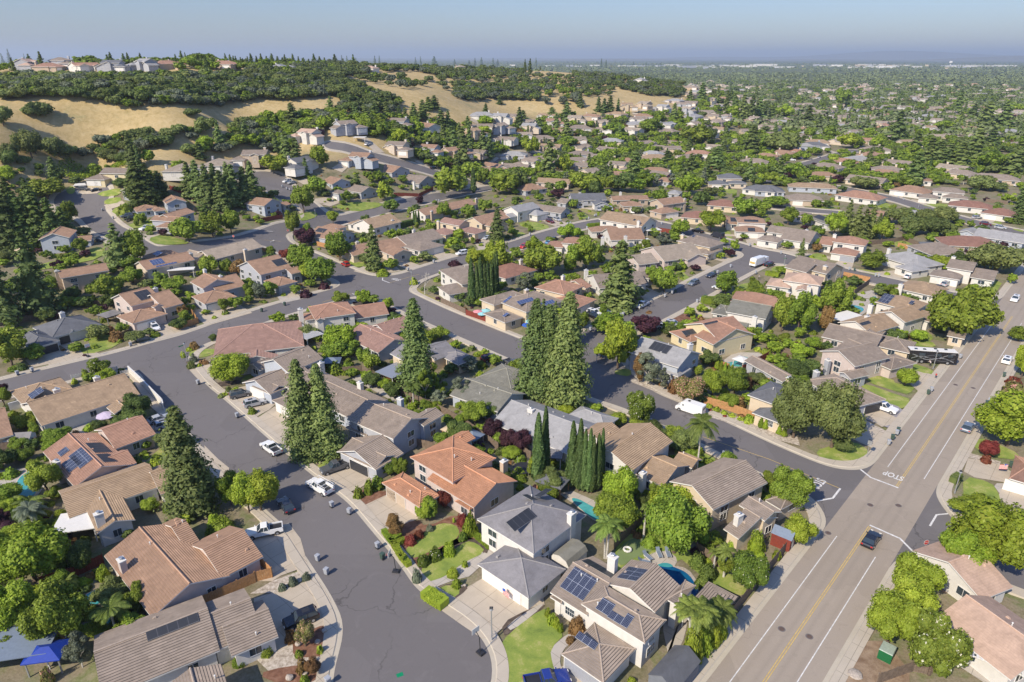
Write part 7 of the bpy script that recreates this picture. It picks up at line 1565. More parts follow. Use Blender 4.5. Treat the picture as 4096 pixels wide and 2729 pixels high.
shed(23, 520, 480, 4.6, 3.4, 1.9, R(48), 'w_white', 'r_olive', 'white barn-shaped shed with grey-green roof between two houses', 'barn'); shed(33, 130, 300, 3.0, 2.6, 2.2, R(-40), 'wood_red', 'u_slate', 'little red shed with blue metal roof behind the fence')
shed(2, 160, 960, 6.5, 2.6, 2.0, R(8), 'w_white', 'r_grey', 'long low grey roofed shed in the left back garden'); canopy(21, 1210, 690, 4.2, 3.2, 2.6, R(15), 'white', 'white', 'white flat pavilion behind the brown tiled house', hip=False, rise=0)
canopy(31, 1465, 735, 7.0, 4.6, 2.8, R(-20), 'r_slate', 'wood_new', 'black roofed open pavilion with orange timber posts'); canopy(1, 1030, 1385, 5.4, 5.2, 2.4, R(60), 'r_grey', 'metal', 'curved grey carport behind the black-panelled house')
canopy(12, 695, 260, 5.0, 3.6, 2.5, R(5), 'u_slate', 'metal', 'pale blue canopy behind the tan two-storey house')
canopy('d', 697, 782, 13, 5.5, 2.6, R(-42), 'white', 'white', 'large white slatted pergola behind the rosy red house', 'slatted_pergola', slats=True); canopy(31, 700, 1425, 9.5, 6.0, 2.8, R(30), 'white', 'white', 'flat white patio cover left of the grey mesh roof', 'patio_cover', hip=False)
canopy(33, 1860, 1420, 13, 3.0, 2.6, R(-35), 'white', 'white', 'white slatted pergola in the lower right corner', 'slatted_pergola', slats=True); canopy(12, 1280, 360, 6, 7, 2.6, R(-38), 'metal', 'white', 'white corrugated patio roof behind the birch trunks', 'patio_cover', hip=False)
canopy(3, 755, 215, 6.5, 5.5, 2.7, R(15), 'white', 'white', 'flat white patio roof behind the tan gabled house', 'patio_cover', hip=False); canopy(21, 1290, 600, 7, 3.4, 2.7, R(15), 'white', 'white', 'white patio roof beside the white twin-gabled house', 'patio_cover', hip=False)
canopy(1, 1680, 975, 8.5, 3.2, 2.7, R(14), 'white', 'white', 'white patio roof of the blue solar row house', 'patio_cover', hip=False); canopy(22, 2100, 240, 3.4, 3.4, 2.3, R(40), 'white', 'white', 'white square parasol tent by the small grey pool', 'gazebo', rise=.6)
canopy('r2', 130, 720, 7, 5, 2.7, 0, 'white', 'white', 'white flat carport in the upper middle streets', 'carport', hip=False); canopy(3, 130, 1360, 11, 6, 2.8, R(12), 'u_slate', 'white', 'blue-grey slatted patio roof in the bottom left corner', 'patio_cover', hip=False)
canopy(3, 470, 1420, 4.5, 3.5, 2.5, R(10), 'blue', 'metal', 'bright blue tarpaulin canopy in the bottom left corner', 'gazebo')
for a in [(11,2040,1290,'u_pink',1.5,'pink garden umbrella beside the red fence'),(11,2112,1282,'u_teal',1.5,'teal garden umbrella right of the pink one'),(11,2080,1312,'u_teal',1.4,'teal garden umbrella nearest the red fence'),(21,170,1382,'u_teal',1.5,'teal garden umbrella behind the blue one'),(21,145,1415,'u_blue',1.7,'blue garden umbrella on the solar roof patio'),(21,195,1402,'u_red',1.4,'red garden umbrella right of the blue one'),
  (2,975,675,'u_lilac',2.0,'lilac garden umbrella on the covered patio'),(1,195,720,'u_sand',2.2,'pale garden umbrella by the left firs'),(21,540,985,'u_sand',1.6,'beige garden umbrella behind the salmon roofs'),(23,1690,970,'white',1.2,'white garden umbrella by the pool pavilion')]: parasol(*a)
def lounger(t, u, v, az, label):
    g = G(t, u, v); o = thing('sun_lounger', (g.x, g.y, .14), label, 'sun lounger', 'loungers by the lagoon pool', az); m = MB(); m.box((-.25,0,.32), (1.35,.62,.07)); m.build('seat', M['u_slate'], o)
    m = MB(); c = [(.42,-.31,.36),(.42,.31,.36),(1.0,.31,.8),(1.0,-.31,.8)]; m.face(c[::-1]); m.face([(x,y,z-.05) for x,y,z in c]); m.build('backrest', M['u_slate'], o)
    for sx in (-.8, .35):
        for sy in (-.3, .3): q = MB(); q.box((sx, sy, 0), (.06,.06,.33)); q.build('leg', M['white'], o)
    q = MB()
    for sy in (-.34, .34): q.box((-.2, sy, .3), (1.5,.05,.09))
    q.build('frame', M['white'], o)
lounger(23,1245,432,R(120),'left lounger with blue-grey fabric beside the little green table'); lounger(23,1350,405,R(96),'middle lounger with blue-grey fabric at the lagoon pool'); lounger(23,1432,402,R(92),'right lounger with blue-grey fabric at the lagoon pool'); lounger(23,1215,478,R(160),'lounger nearest the roof beside the lagoon pool'); 
g = G(21, 250, 1130); o = thing('trampoline', g, 'black netted trampoline beside the salmon house', 'trampoline'); m = MB(); m.cyl((0,0,.8), (0,0,.85), 2.0, n=20); m.build('mat', M['dark'], o)
for k in range(8): a = k*math.pi/4; q = MB(); q.cyl((2*math.cos(a),2*math.sin(a),0), (2*math.cos(a),2*math.sin(a),2.5), .04, n=5); q.build('post', M['dark'], o)
g = G(22, 100, 1200); o = thing('trampoline', g, 'round dark trampoline in the shaded yard left of the column cypresses', 'trampoline'); m = MB(); m.cyl((0,0,.8), (0,0,.85), 2.0, n=20); m.build('mat', M['dark'], o)
for k in range(6): a = k*math.pi/3; q = MB(); q.cyl((2*math.cos(a),2*math.sin(a),0), (2*math.cos(a),2*math.sin(a),2.3), .04, n=5); q.build('post', M['metal'], o)
g = G(23, 1060, 362); m = MB(); m.tube([(.55*math.cos(k*.524), .55*math.sin(k*.524), .2) for k in range(13)], .18, 8); o = m.build('float_ring', M['white']); o.location = (g.x, g.y, .12); tag(o, 'white float ring lying on the putting green', 'float ring')
person(32, 1488, 235, 's_pale', 'person bending forward beside the motorhome wheels', R(110), .9, 1.0); person(32, 1538, 345, 's_red', 'small person in red walking on the driveway near the kerb', R(60), .1, .8); person(21, 2268, 1005, 's_pale', 'person in pale shirt standing by the far driveway', R(-60), .15, 1.0)
rr = random.Random(5)
for u, v, s in [(390,1230,.45),(565,1210,.4),(630,1105,.35),(310,1540,.5),(450,1500,.4),(1890,690,.25),(1920,685,.25)]:
    g = G(13, u, v); bm = bmesh.new(); bmesh.ops.create_icosphere(bm, subdivisions=2, radius=s)
    for q in bm.verts: q.co *= 1+.25*noise.noise(q.co*2.2+Vector((u,v,0))); q.co.z *= .7
    me = bpy.data.meshes.new('garden_rock'); bm.to_mesh(me); bm.free(); me.materials.append(M['rock']); o = bpy.data.objects.new('garden_rock', me); link(o); o.location = (g.x, g.y, .1+s*.4); tag(o, auto_label('rounded brown garden boulder in the mulch bed', g, 0), 'rock', 'garden boulders')
g = G(33, 800, 1505); bm = bmesh.new(); bmesh.ops.create_icosphere(bm, subdivisions=2, radius=.9); [setattr(q, 'co', Vector((q.co.x*(1+.2*noise.noise(q.co*2)), q.co.y, q.co.z*.35))) for q in bm.verts]; me = bpy.data.meshes.new('garden_rock'); bm.to_mesh(me); bm.free(); me.materials.append(M['rock']); o = bpy.data.objects.new('garden_rock', me); link(o); o.location = (g.x, g.y, .2); tag(o, 'flat grey boulder on the bottom dirt verge', 'rock', 'garden boulders')
# timber utility poles in the right background
for u, vb, vt in [(1083,612,565),(1200,622,545),(1378,575,505),(1588,515,470),(1910,695,655)]:
    g = G('r3', u, vb); h = topz(g, 'r3', u, vt); o = thing('utility_pole', g, auto_label('wooden utility pole with crossarm', g, h), 'utility pole', 'utility poles', .5); m = MB(); m.cyl((0,0,0), (0,0,h), .3, .2, 8); m.build('pole', M['trunk_pale'], o); m = MB(); m.box((0,0,h-1.2), (3.6,.25,.25)); m.build('crossarm', M['trunk_pale'], o)
# bare tree near the crossing
g = G(11, 1553, 1140); h = topz(g, 11, 1553, 900); rs = random.Random(2); V_ = MB()
def limb(p, d, L, r, n):
    q = p+d*L; V_.cyl(p, q, r, r*.65, 5, caps=False)
    if n:
        for _ in range(3 if n > 1 else 4):
            e = (d+Vector((rs.uniform(-.8,.8), rs.uniform(-.8,.8), rs.uniform(-.1,.6)))).normalized(); limb(q, e, L*rs.uniform(.55,.8), r*.6, n-1)
limb(Vector((0,0,0)), Vector((0,0,1)), h*.3, .16, 4); o = V_.build('bare_tree', M['trunk_pale']); o.location = g; tag(o, 'bare pale dead tree near the corner lamp', 'tree')
# pale towers and long low buildings on the plain
rb = random.Random(11); nb_ = 0
WPRE = ['long white warehouse on the far plain', 'pale flat-roofed block on the far plain', 'low cream building on the far plain', 'wide grey shed on the far plain', 'small white block on the far plain']
for k in range(95):
    u = rb.uniform(0, 2354) if k < 70 else rb.uniform(700, 2354); t = 'r3' if k < 70 else 'r2'; v = rb.choice([212, 205, 200, 190, 177, 165])+rb.uniform(-4, 6) if t == 'r3' else rb.choice([196, 180, 165, 150])+rb.uniform(-4, 4)
    if t == 'r2' and u < 1000: continue
    g = G(t, u, v); g.z = 0; d = px(g)[2]; ww = rb.uniform(.006, .03)*d*(1 if v > 185 else .6); m = MB(); m.box((0,0,0), (ww, ww*rb.uniform(.4,.9), rb.uniform(.0012,.0028)*d*(1 if v > 170 else .7)), rb.uniform(-.4,.4), mi=0)
    o = m.build('warehouse', [M[rb.choice(['w_white','w_white','w_cream','w_grey','white'])]]); o.location = g; tag(o, auto_label(rb.choice(WPRE), g, 4), 'building', 'buildings on the far plain')
g = G('r3', 1845, 198); m = MB(); m.cyl((0,0,0), (0,0,26), 5, 4, 12); m.cyl((0,0,26), (0,0,40), 14, 12, 14); o = m.build('water_tower', M['white']); o.location = g; tag(o, 'white round water tower on the far plain to the right', 'water tower')
# ---------------------------------------------------------------- trees one can single out
T(12, 'redwood', 'redwood', [(470,1050,172,330,'tall redwood with split top in front of the double garage, left of its pair'),(640,1030,215,330,'tall redwood with split top in front of the double garage, right of its pair'),(1490,470,-388,310,'tall redwood in the middle back garden behind the bare birch trunks')])
T(2, 'redwood', 'redwood', [(1790,1560,605,430,'big solitary conifer beside the front street on the left')])
T(22, 'redwood', 'redwood', [(215,500,-385,330,'leftmost of the giant redwoods at the side street bend'),(330,520,-330,300,'giant redwood in the middle behind the grey shingle roof'),(500,600,-445,380,'rightmost giant redwood shading the side street')])
T(21, 'redwood', 'redwood', [(980,1265,640,330,'giant redwood beside the white pickup on the sunny street')])
T(11, 'redwood', 'redwood', [(1090,915,500,160,'slim redwood on the junction corner beside the dome shrub'),(2220,650,350,150,'slim redwood behind the lime yellow tree')])
T(1, 'fir', 'redwood', [(1110,880,478,290),(380,1310,560,400),(60,1400,750,420)])
T(1, 'redwood', 'dark', [(100,740,150,240),(250,720,200,240),(400,700,170,240),(520,690,250,200),(20,600,100,200),(610,640,330,170),(160,560,60,200),(330,520,80,190),(300,640,220,200),(1300,330,-90,220),(1390,310,-60,200),(1240,250,-20,160),(1475,240,0,160)])
T(1, 'redwood', 'redwood', [(1760,250,-80,150),(1840,290,-100,160),(1930,330,-60,160),(2060,370,0,160),(2170,340,-60,170),(2270,330,-40,160),(2335,280,-90,140),(2000,300,-70,150),(2120,270,-80,130)])
T('r2', 'redwood', 'redwood', [(1225,610,480,70),(995,530,455,50),(1360,650,545,70),(1550,700,560,100),(1550,570,440,80),(840,890,620,110),(980,850,640,110),(1020,830,655,70),(760,780,610,90),(690,640,500,100),(440,590,480,60),(310,530,440,60),(360,500,440,50),(230,560,450,80),(160,570,460,90),(100,560,450,80),(640,490,400,90),(600,500,410,80),
 (1430,960,700,110),(1770,510,410,50),(1850,520,400,70),(1905,510,420,30),(1810,520,420,60),(2290,560,450,60),(1645,480,380,60),(1450,560,480,90),(880,760,600,60),(1090,460,410,50),(2010,1000,790,130),(2240,900,780,120),(1510,900,790,60),(560,560,430,90),(500,570,450,80),(400,560,470,60),(700,720,600,70),(1480,650,520,70),(1250,560,500,60),(870,640,540,50)])
T('r2', 'fir', 'dark', [(5,180,120,25),(40,180,125,28),(100,180,140,28),(230,165,125,30),(262,170,125,22),(640,205,130,60),(455,210,160,25),(780,190,150,30),(920,190,140,25),(965,200,135,30),(1045,200,140,25),(1077,195,150,25),(1265,240,150,30),(1300,250,145,42),(1340,200,140,22),(1790,210,145,22),(1822,215,155,22),(2010,200,165,18),(2100,195,168,18),(2200,200,172,16),(510,165,135,22),(545,165,130,20),(880,195,155,30)])
T('r1', 'fir', 'dark', [(65,145,80,38),(15,150,108,30),(1220,205,115,42),(1285,180,102,30),(1385,180,105,60),(1340,180,110,42),(170,150,112,20)] + [(1560+i*29+(i*37)%31, 196+(i*7)%14, 108+(i*53)%44, 30+(i*29)%27) for i in range(27)])
T('r3', 'redwood', 'redwood', [(300,520,370,60),(350,540,380,70),(410,560,390,75),(470,570,400,75),(520,570,410,80),(560,570,440,65),(610,580,460,75),(130,450,310,85),(50,450,360,60),(240,450,330,45),(860,610,470,90),(940,620,530,60),(470,810,600,125),(1470,730,510,130),(280,790,690,65),(55,930,800,100),(160,975,840,85),(230,905,750,120),(455,975,830,65),(660,1005,830,105),(1590,1015,790,130),
 (1690,880,690,130),(1750,890,700,130),(1820,900,730,125),(1900,910,720,150),(2000,870,620,140),(2120,760,620,115),(2200,640,440,130),(2280,940,720,160),(2350,900,650,150),(2080,640,440,120),(1890,540,370,80),(2000,560,460,100),(1280,520,460,45),(1500,440,370,45),(1600,790,640,90),(330,470,350,40),(500,450,330,40),(680,360,310,40)])
T(31, 'fir', 'olive', [(720,560,262,150),(800,600,320,180),(865,620,350,190),(930,610,310,190),(1010,560,390,130),(1310,110,0,150),(300,820,620,95,'young blue-green conifer on the tan corner garden')])
T(31, 'redwood', 'redwood', [(2325,490,280,150),(2345,300,60,120),(2300,420,200,120)])
T(31, 'oak', 'olive', [(1200,500,345,230),(1330,580,425,250),(1500,600,435,250),(1600,490,335,220),(1430,500,355,170),(1620,600,480,200),(860,165,62,235),(2090,935,690,440,'dark spreading oak over the road bend at the right edge'),(1990,900,700,260),(1640,120,80,160),(1950,180,70,240),(2100,190,110,180)])
T(31, 'broad', 'bright', [(600,610,378,180),(1040,650,450,170),(1580,880,768,160),(1240,1150,1065,120),(120,1100,1060,90),(2200,300,215,120),(2230,1040,950,80)])
T(31, 'broad', 'mid', [(1660,1560,1085,420,'giant bright roadside tree, near half of the pair'),(1860,1510,1090,380,'giant bright roadside tree, far half of the pair'),(600,1340,1010,250),(270,1500,1130,250),(120,1480,1170,170),(60,330,225,230),(180,500,330,150),(960,910,752,230),(340,510,400,110),(1120,1150,1050,150),(760,1340,1250,130),(2300,1568,1440,180),(1510,80,10,120),(1750,490,440,110),(1860,520,460,70)])
T(31, 'broad', 'bright', [(430,1290,1165,140),(490,1430,1330,120),(660,1340,1190,150),(1500,910,830,110),(560,200,130,45),(1100,700,650,100)])
T(31, 'broad', 'rust', [(440,750,672,90),(320,190,135,80),(430,190,140,85),(520,1500,1250,120)])
T(32, 'broad', 'olive', [(230,890,380,400,'left oak of the pair in front of the taupe house'),(580,980,420,440,'right oak of the pair above the round corner lawn'),(680,1010,880,180)])
T(32, 'broad', 'bright', [(2190,960,480,560,'wide bright tree overhanging the right pavement'),(1255,410,235,185,'compact round bright tree on the striped lawn'),(2330,330,-20,170),(300,150,40,190)])
T(32, 'shrub', 'bright', [(860,325,280,60),(865,365,340,35)])
T(32, 'broad', 'red', [(2020,1060,915,165,'small red-leaved tree on the lawn right of the main road')]); T(32, 'shrub', 'red', [(2000,1115,1050,90),(2250,410,330,130)]); T(32, 'shrub', 'pink', [(2250,490,380,200)])
T(32, 'broad', 'mid', [(185,1520,1195,360,'dense round garden tree behind the junction lamp')]); T(32, 'broad', 'yellow', [(1900,1640,1470,420)])
T(33, 'broad', 'bright', [(1950,560,-60,620,'large spreading green tree over the right junction'),(1780,560,150,420)])
T(33, 'broad', 'yellow', [(1330,820,440,420,'upper of three light green roadside trees at the lower right'),(1090,1230,780,440,'lower light green tree beside the green box'),(1250,1020,640,380)]); T(33, 'broad', 'flower', [(1480,1500,1000,470,'magnolia with pale blossoms in front of the pink roof')])
T(33, 'broad', 'bright', [(280,290,40,260)]); T(33, 'shrub', 'bright', [(75,430,355,80)]); T(33, 'shrub', 'rust', [(1440,450,395,170)])
T(23, 'broad', 'mid', [(1490,380,-190,520,'big dense round tree beside the putting green')]); T(22, 'broad', 'bright', [(1000,1560,1210,330),(1480,1640,1370,440)]); T(22, 'broad', 'mid', [(960,1680,1400,380),(1300,1500,1320,140),(1540,1440,1290,150)])
T(23, 'broad', 'mid', [(960,110,-80,380)]); T(23, 'broad', 'flower', [(2160,740,405,330,'magnolia with white blossoms at the road fence corner')])
T(23, 'shrub', 'bright', [(2240,350,190,150),(2020,330,245,90),(330,960,890,60),(370,1030,940,90),(410,1060,980,70),(445,1100,1030,60),(1640,1320,1260,60),(1100,1568,1530,80)]); T(23, 'shrub', 'rust', [(600,1100,980,160),(540,1200,1150,90),(650,1130,1080,60)]); T(23, 'shrub', 'palm', [(1700,490,390,150),(1800,590,500,160),(1750,690,600,150)])
T(22, 'broad', 'flower', [(1170,770,480,260,'small magnolia with white blossoms beside the side street')]); T(22, 'broad', 'bright', [(970,250,-180,300,'bright tree on the lawn at the shaded street corner'),(820,160,30,140)])
T(22, 'broad', 'yellow', [(1840,500,250,200)]); T(22, 'broad', 'mid', [(2040,500,265,210)]); T(22, 'broad', 'pink', [(1620,560,330,270,'pink-flowering oleander bush beside the delivery van')]); T(22, 'shrub', 'rust', [(1490,470,340,110),(2090,610,515,110),(2160,430,330,100)])
T(22, 'birch', 'grey', [(1240,400,105,240),(1380,450,240,120)]); T(22, 'oval', 'rust', [(1170,380,90,120)])
T(22, 'cypress', 'cypress', [(235,1320,660,110,'left half of the tall twin column cypress'),(300,1250,600,90,'right half of the tall twin column cypress'),(545,1350,735,105),(610,1380,715,95),(655,1390,808,80),(700,1400,805,80),(730,1400,865,70),(775,1380,850,75),(815,1290,798,60)])
T(22, 'cypress', 'bright', [(1883,260,155,45),(1920,275,180,38),(1955,285,195,36),(1990,275,215,34),(2022,270,215,32),(2285,795,705,52),(2328,810,715,48)]); T(32, 'cypress', 'bright', [(100,860,768,50),(145,878,785,48)])
T(11, 'cypress', 'cypress', [(1985,1215,805,70),(2030,1210,850,60),(2065,1205,800,60),(2100,1200,850,55),(2130,1195,840,55),(2160,1190,835,50),(2185,1170,820,50),(2215,1150,740,50),(2195,1180,770,45),(2000,205,-30,50,'single dark cypress behind the upper street'),(1455,500,370,28),(1475,505,370,28),(1500,500,365,26)])
T(11, 'broad', 'yellow', [(2010,900,720,160),(2230,960,655,240,'lime yellow tree behind the dark cypress row'),(2100,840,720,150)])
T(11, 'broad', 'mid', [(440,390,130,200),(560,230,60,180),(770,830,575,220,'dense round tree on the corner right of the purple tree'),(430,900,680,240),(610,1040,770,260,'leafy street tree left of the junction shadow'),(1800,260,-20,280,'large bright round tree on the upper street'),(350,600,365,130),(2280,220,20,260),(840,300,180,95),(2110,390,260,140),(1730,450,290,130),(1950,440,300,140),(350,560,390,110),(2090,130,-40,130),(1120,110,0,90)])
T(11, 'broad', 'plum', [(460,685,535,190,'dark purple-leaved tree beside the street corner')]); T(11, 'oval', 'plum', [(1505,305,225,70)]); T(11, 'broad', 'red', [(280,820,712,120,'reddish tree by the blue-grey gable')])
T(11, 'broad', 'bright', [(985,1225,1100,140,'round acacia on the gravel corner'),(1215,1295,1175,105,'small round tree beside the street below the crossing'),(1245,640,538,120),(1190,290,110,150),(1330,620,540,90),(1870,640,540,110),(1820,690,600,140),(780,1650,1420,290,'round dark green tree between the two-storey houses'),(500,1010,830,170)])
T(11, 'oval', 'bright', [(712,490,355,95,'slim bright tree beside the street bend'),(1058,110,30,55)]); T(11, 'oval', 'mid', [(150,800,690,100),(140,1160,1000,120),(480,600,480,70)]); T(11, 'broad', 'flower', [(1240,385,255,150)]); T(11, 'broad', 'olive', [(980,640,570,120),(160,250,180,110),(640,240,180,100)])
T(11, 'shrub', 'bright', [(1168,965,910,120,'clipped dome shrub at the junction corner'),(1450,1045,985,80),(1820,690,620,150),(720,760,725,80)]); T(11, 'shrub', 'plum', [(455,1160,1090,110),(630,1085,1030,100),(1830,870,820,120)])
T(11, 'broad', 'dark', [(1870,1200,1110,110),(1960,1250,1150,110),(1640,1140,1050,80)]); T(11, 'oval', 'grey', [(1150,100,20,90),(40,1180,1020,110)])
T(1, 'broad', 'mid', [(440,260,60,340),(1740,655,410,260),(1960,610,380,200),(2130,580,340,170),(650,510,290,150),(750,760,620,130),(1200,900,790,180),(1000,1200,960,290),(1270,850,560,230),(1230,1040,890,180),(1940,960,770,170),(2090,960,800,130),(1480,1070,940,140),(1600,1110,980,220),(1400,980,880,80),(1300,490,390,110),(1720,1250,1160,90),(2100,160,60,110),(880,60,-40,80),(2310,1170,1030,130)])
T(1, 'broad', 'rust', [(1690,1370,1240,90),(2220,980,830,170)]); T(1, 'shrub', 'mid', [(1170,400,305,150),(600,820,765,140),(670,810,755,140)]); T(1, 'broad', 'dark', [(700,130,60,110),(560,100,-20,90),(1130,160,60,150)])
T(1, 'broad', 'bright', [(100,1640,1450,330,'round bright tree at the left edge beside the black garage doors')]); T(2, 'broad', 'mid', [(110,220,-110,300),(40,590,430,150),(440,1400,1120,290,'bushy tree leaning over the kidney pool'),(230,1110,1000,160),(2130,1500,1220,230)]); T(2, 'broad', 'dark', [(1270,700,500,260),(1110,740,620,140),(1020,740,650,100)])
T(2, 'oval', 'flower', [(940,325,140,170,'magnolia at the white picket fence')]); T(2, 'broad', 'bright', [(2130,390,130,340,'bright garden tree right of the corner flower beds')]); T(2, 'broad', 'yellow', [(2290,1568,1240,260)]); T(3, 'broad', 'yellow', [(150,480,150,330),(200,860,760,330)])
T(12, 'broad', 'yellow', [(50,1560,1190,330,'yellow-green street tree casting the broad shadow on the front street')]); T(12, 'broad', 'mid', [(780,150,-10,320),(1000,220,60,130),(1060,270,120,160),(1240,1230,1100,170),(1330,1230,1080,140),(2010,760,560,240),(1150,1230,1150,110)])
T(12, 'birch', 'grey', [(1880,560,330,220,'weeping birch with pale leaves behind the grey roof'),(1950,280,140,200),(1680,600,450,170)]); T(12, 'birch', 'mid', [(1560,540,260,160),(1640,480,200,120),(1900,700,560,170)])
T(12, 'broad', 'dark', [(1440,470,100,170),(1800,300,200,120),(2170,720,580,160),(1890,230,160,100)]); T(12, 'broad', 'plum', [(2190,900,735,190),(2320,980,830,160)]); T(22, 'broad', 'plum', [(80,1010,820,190)]); T(12, 'shrub', 'mid', [(730,290,200,170),(840,270,200,120),(690,110,80,70),(1120,1350,1250,130),(1040,1400,1280,90),(940,1435,1350,90)])
T(12, 'broad', 'red', [(1740,1530,1370,140,'small red maple beside the orange roofed porch'),(1190,340,260,110)]); T(12, 'shrub', 'red', [(1250,380,310,120)]); T(12, 'broad', 'mid', [(1590,1620,1460,200),(2240,960,850,120)])
T(13, 'oval', 'rust', [(1285,215,20,140,'thin multi-stem tree in the mulch by the orange house')]); T(13, 'broad', 'bright', [(1570,70,-90,190)]); T(13, 'shrub', 'red', [(1500,235,175,100),(1420,290,220,120),(1900,120,20,110)]); T(13, 'shrub', 'bright', [(1970,200,30,140),(1780,390,285,120),(1810,590,525,115),(1845,690,620,95),(1920,505,460,60),(1820,100,60,30)])
T(13, 'shrub', 'flower', [(1540,485,400,120),(1650,430,340,130),(1900,260,195,90)]); T(13, 'shrub', 'grey', [(245,715,665,80),(340,670,600,90),(465,620,565,85),(1480,640,530,90),(1600,170,125,80)]); T(13, 'shrub', 'rust', [(320,1190,1100,110),(430,1470,1360,110)]); T(13, 'shrub', 'mid', [(590,1295,1240,70),(395,1330,1280,80),(450,1570,1510,90)])
T(13, 'broad', 'pink', [(460,1240,1010,170,'crepe myrtle with pink blossoms in the red mulch')]); T(13, 'broad', 'rust', [(530,1490,1360,140,'orange-leaved bush in the red mulch bed')]); T(13, 'shrub', 'mid', [(100,1310,1230,120),(20,1300,1220,100)])
T(3, 'broad', 'bright', [(330,640,150,600,'broad bright tree in the left back garden'),(120,1090,700,480)]); T(3, 'broad', 'mid', [(600,1240,720,480,'dense green tree beside the palm garden'),(1300,900,690,260),(1220,1150,960,260),(430,1220,900,280)]); T(3, 'broad', 'yellow', [(130,480,200,160),(1730,110,20,110)]); T(3, 'shrub', 'yellow', [(960,610,510,120),(2040,180,80,260),(1970,110,30,120)])
T(3, 'birch', 'grey', [(760,1430,1130,250)]); T(3, 'broad', 'dark', [(760,560,300,200),(1180,240,160,120)]); T(3, 'shrub', 'mid', [(2200,1400,1330,120)])
T(3, 'shrub', 'pink', [(450,1568,1440,110)]); T(2, 'shrub', 'yellow', [(2070,500,470,60),(2170,460,430,90),(690,385,345,60),(1680,130,95,40),(1740,90,55,60),(290,1160,1100,80)]); T(2, 'shrub', 'bright', [(790,330,260,65),(820,345,300,55),(1690,150,120,45),(2320,665,615,80),(1830,235,205,50),(1450,1150,1080,150),(1560,1100,1040,120)])
T(2, 'shrub', 'olive', [(1765,245,185,80),(2035,515,490,60),(2105,460,415,60)]); T(2, 'shrub', 'rust', [(1890,210,170,60),(1850,205,180,45),(1790,70,10,90)]); T(2, 'fir', 'grey', [(1785,190,110,90,'small blue spruce on the corner garden')]); T(2, 'oval', 'plum', [(40,500,380,90)]); T(2, 'shrub', 'dark', [(200,260,205,90),(1120,290,250,70),(1270,1110,1060,60),(1280,1170,1120,60)])
T(2, 'broad', 'mid', [(1210,1020,930,120),(1350,1000,910,90)]); T(1, 'shrub', 'rust', [(1080,1560,1470,140),(1010,1490,1430,110)]); T(1, 'oval', 'dark', [(1960,1568,1500,70)])
T(21, 'broad', 'mid', [(270,950,670,360),(680,900,610,240),(1300,1050,880,160),(1400,1120,880,230),(1960,1140,930,190,'upright leafy tree beside the sunny street'),(2220,1140,1000,120),(660,200,20,230),(900,190,30,200),(1120,200,60,200),(1350,300,155,150),(2120,420,245,190),(2290,400,270,170),(1200,150,0,180),(450,200,95,120),(560,350,255,90),(800,870,750,110)])
T(21, 'broad', 'bright', [(1820,560,360,220,'round bright green tree by the black pickup'),(1600,230,20,220,'bright tall tree before the dark roofs'),(520,620,500,200),(880,1500,1320,280,'lime green tree above the shaded corner'),(1000,1600,1400,240),(1550,590,445,170),(1950,690,615,70),(2045,740,640,85),(1630,1350,1255,100),(200,770,610,150)])
T(21, 'broad', 'dark', [(60,200,-40,180),(1030,200,0,220),(760,240,80,110),(830,120,0,160),(1740,320,180,160),(620,120,0,110)]); T(21, 'oval', 'mid', [(540,940,690,130),(640,760,590,120)]); T(21, 'broad', 'plum', [(1230,1500,1340,270,'dark purple tree beside the two parked SUVs'),(420,260,165,120),(2000,790,725,90),(1680,920,860,90)]); T(21, 'broad', 'olive', [(1700,470,390,110),(1560,120,0,90),(1830,230,150,150),(340,190,110,100)])
T(21, 'birch', 'grey', [(1400,700,570,170),(110,1130,930,170),(1470,150,30,80)]); T(21, 'fir', 'redwood', [(285,1560,1175,170),(395,1560,1200,140),(530,1600,1125,230,'tall redwood tip left of the white parked cars')]); T(21, 'broad', 'yellow', [(2160,1568,1450,160),(880,240,165,80)]); T(21, 'fir', 'grey', [(1760,120,-30,90)])
T(21, 'shrub', 'bright', [(1660,1355,1310,50),(1730,1360,1325,50),(820,1310,1280,60),(1030,1300,1260,60),(1550,900,830,110)]); T(21, 'shrub', 'rust', [(1000,370,345,45),(935,360,340,35),(1740,1385,1345,70),(1260,1310,1290,60)]); T(21, 'broad', 'mid', [(650,1450,1310,130)]); T(2, 'shrub', 'mid', [(1230,1110,1070,60)])
T('r1', 'oak', 'olive', [(270,555,445,180,'lone dark oak on the golden slope'),(25,610,480,140,'oak at the left edge of the golden slope'),(1330,545,490,110),(1430,660,550,140,'round oak at the lower edge of the golden slope'),(220,830,640,170),(380,830,690,150),(80,830,730,120)]); T('r1', 'broad', 'yellow', [(1900,940,805,170,'yellow-green round tree by the upper left street end')]); T('r1', 'broad', 'plum', [(2190,700,625,90)])
T('r1', 'redwood', 'redwood', [(920,900,650,90),(380,990,820,80),(2020,610,450,120),(1905,790,650,60),(1980,860,650,110),(2050,880,690,90),(2110,960,830,60),(960,900,740,60),(1700,730,560,70),(1380,840,720,80)]); T('r1', 'broad', 'bright', [(1020,870,765,100),(1240,920,850,90),(660,940,860,80),(60,1000,890,120),(2210,900,750,120),(1750,760,660,100),(1820,650,545,90),(2240,640,530,110)])
T('r2', 'broad', 'bright', [(760,1034,905,230),(1300,820,690,120,'dark green-leaved round tree in the far middle gardens'),(400,740,620,120),(530,660,580,80),(990,620,540,110),(980,680,610,120),(2120,820,740,80),(1530,950,815,120),(1110,790,740,90)]); T('r2', 'broad', 'mid', [(1140,1034,900,270),(1560,760,680,130),(1830,860,765,130),(2130,660,560,150),(1870,670,590,140),(900,960,850,160),(180,660,560,120),(270,690,590,100),(1650,1034,930,200),(1440,880,770,100)])
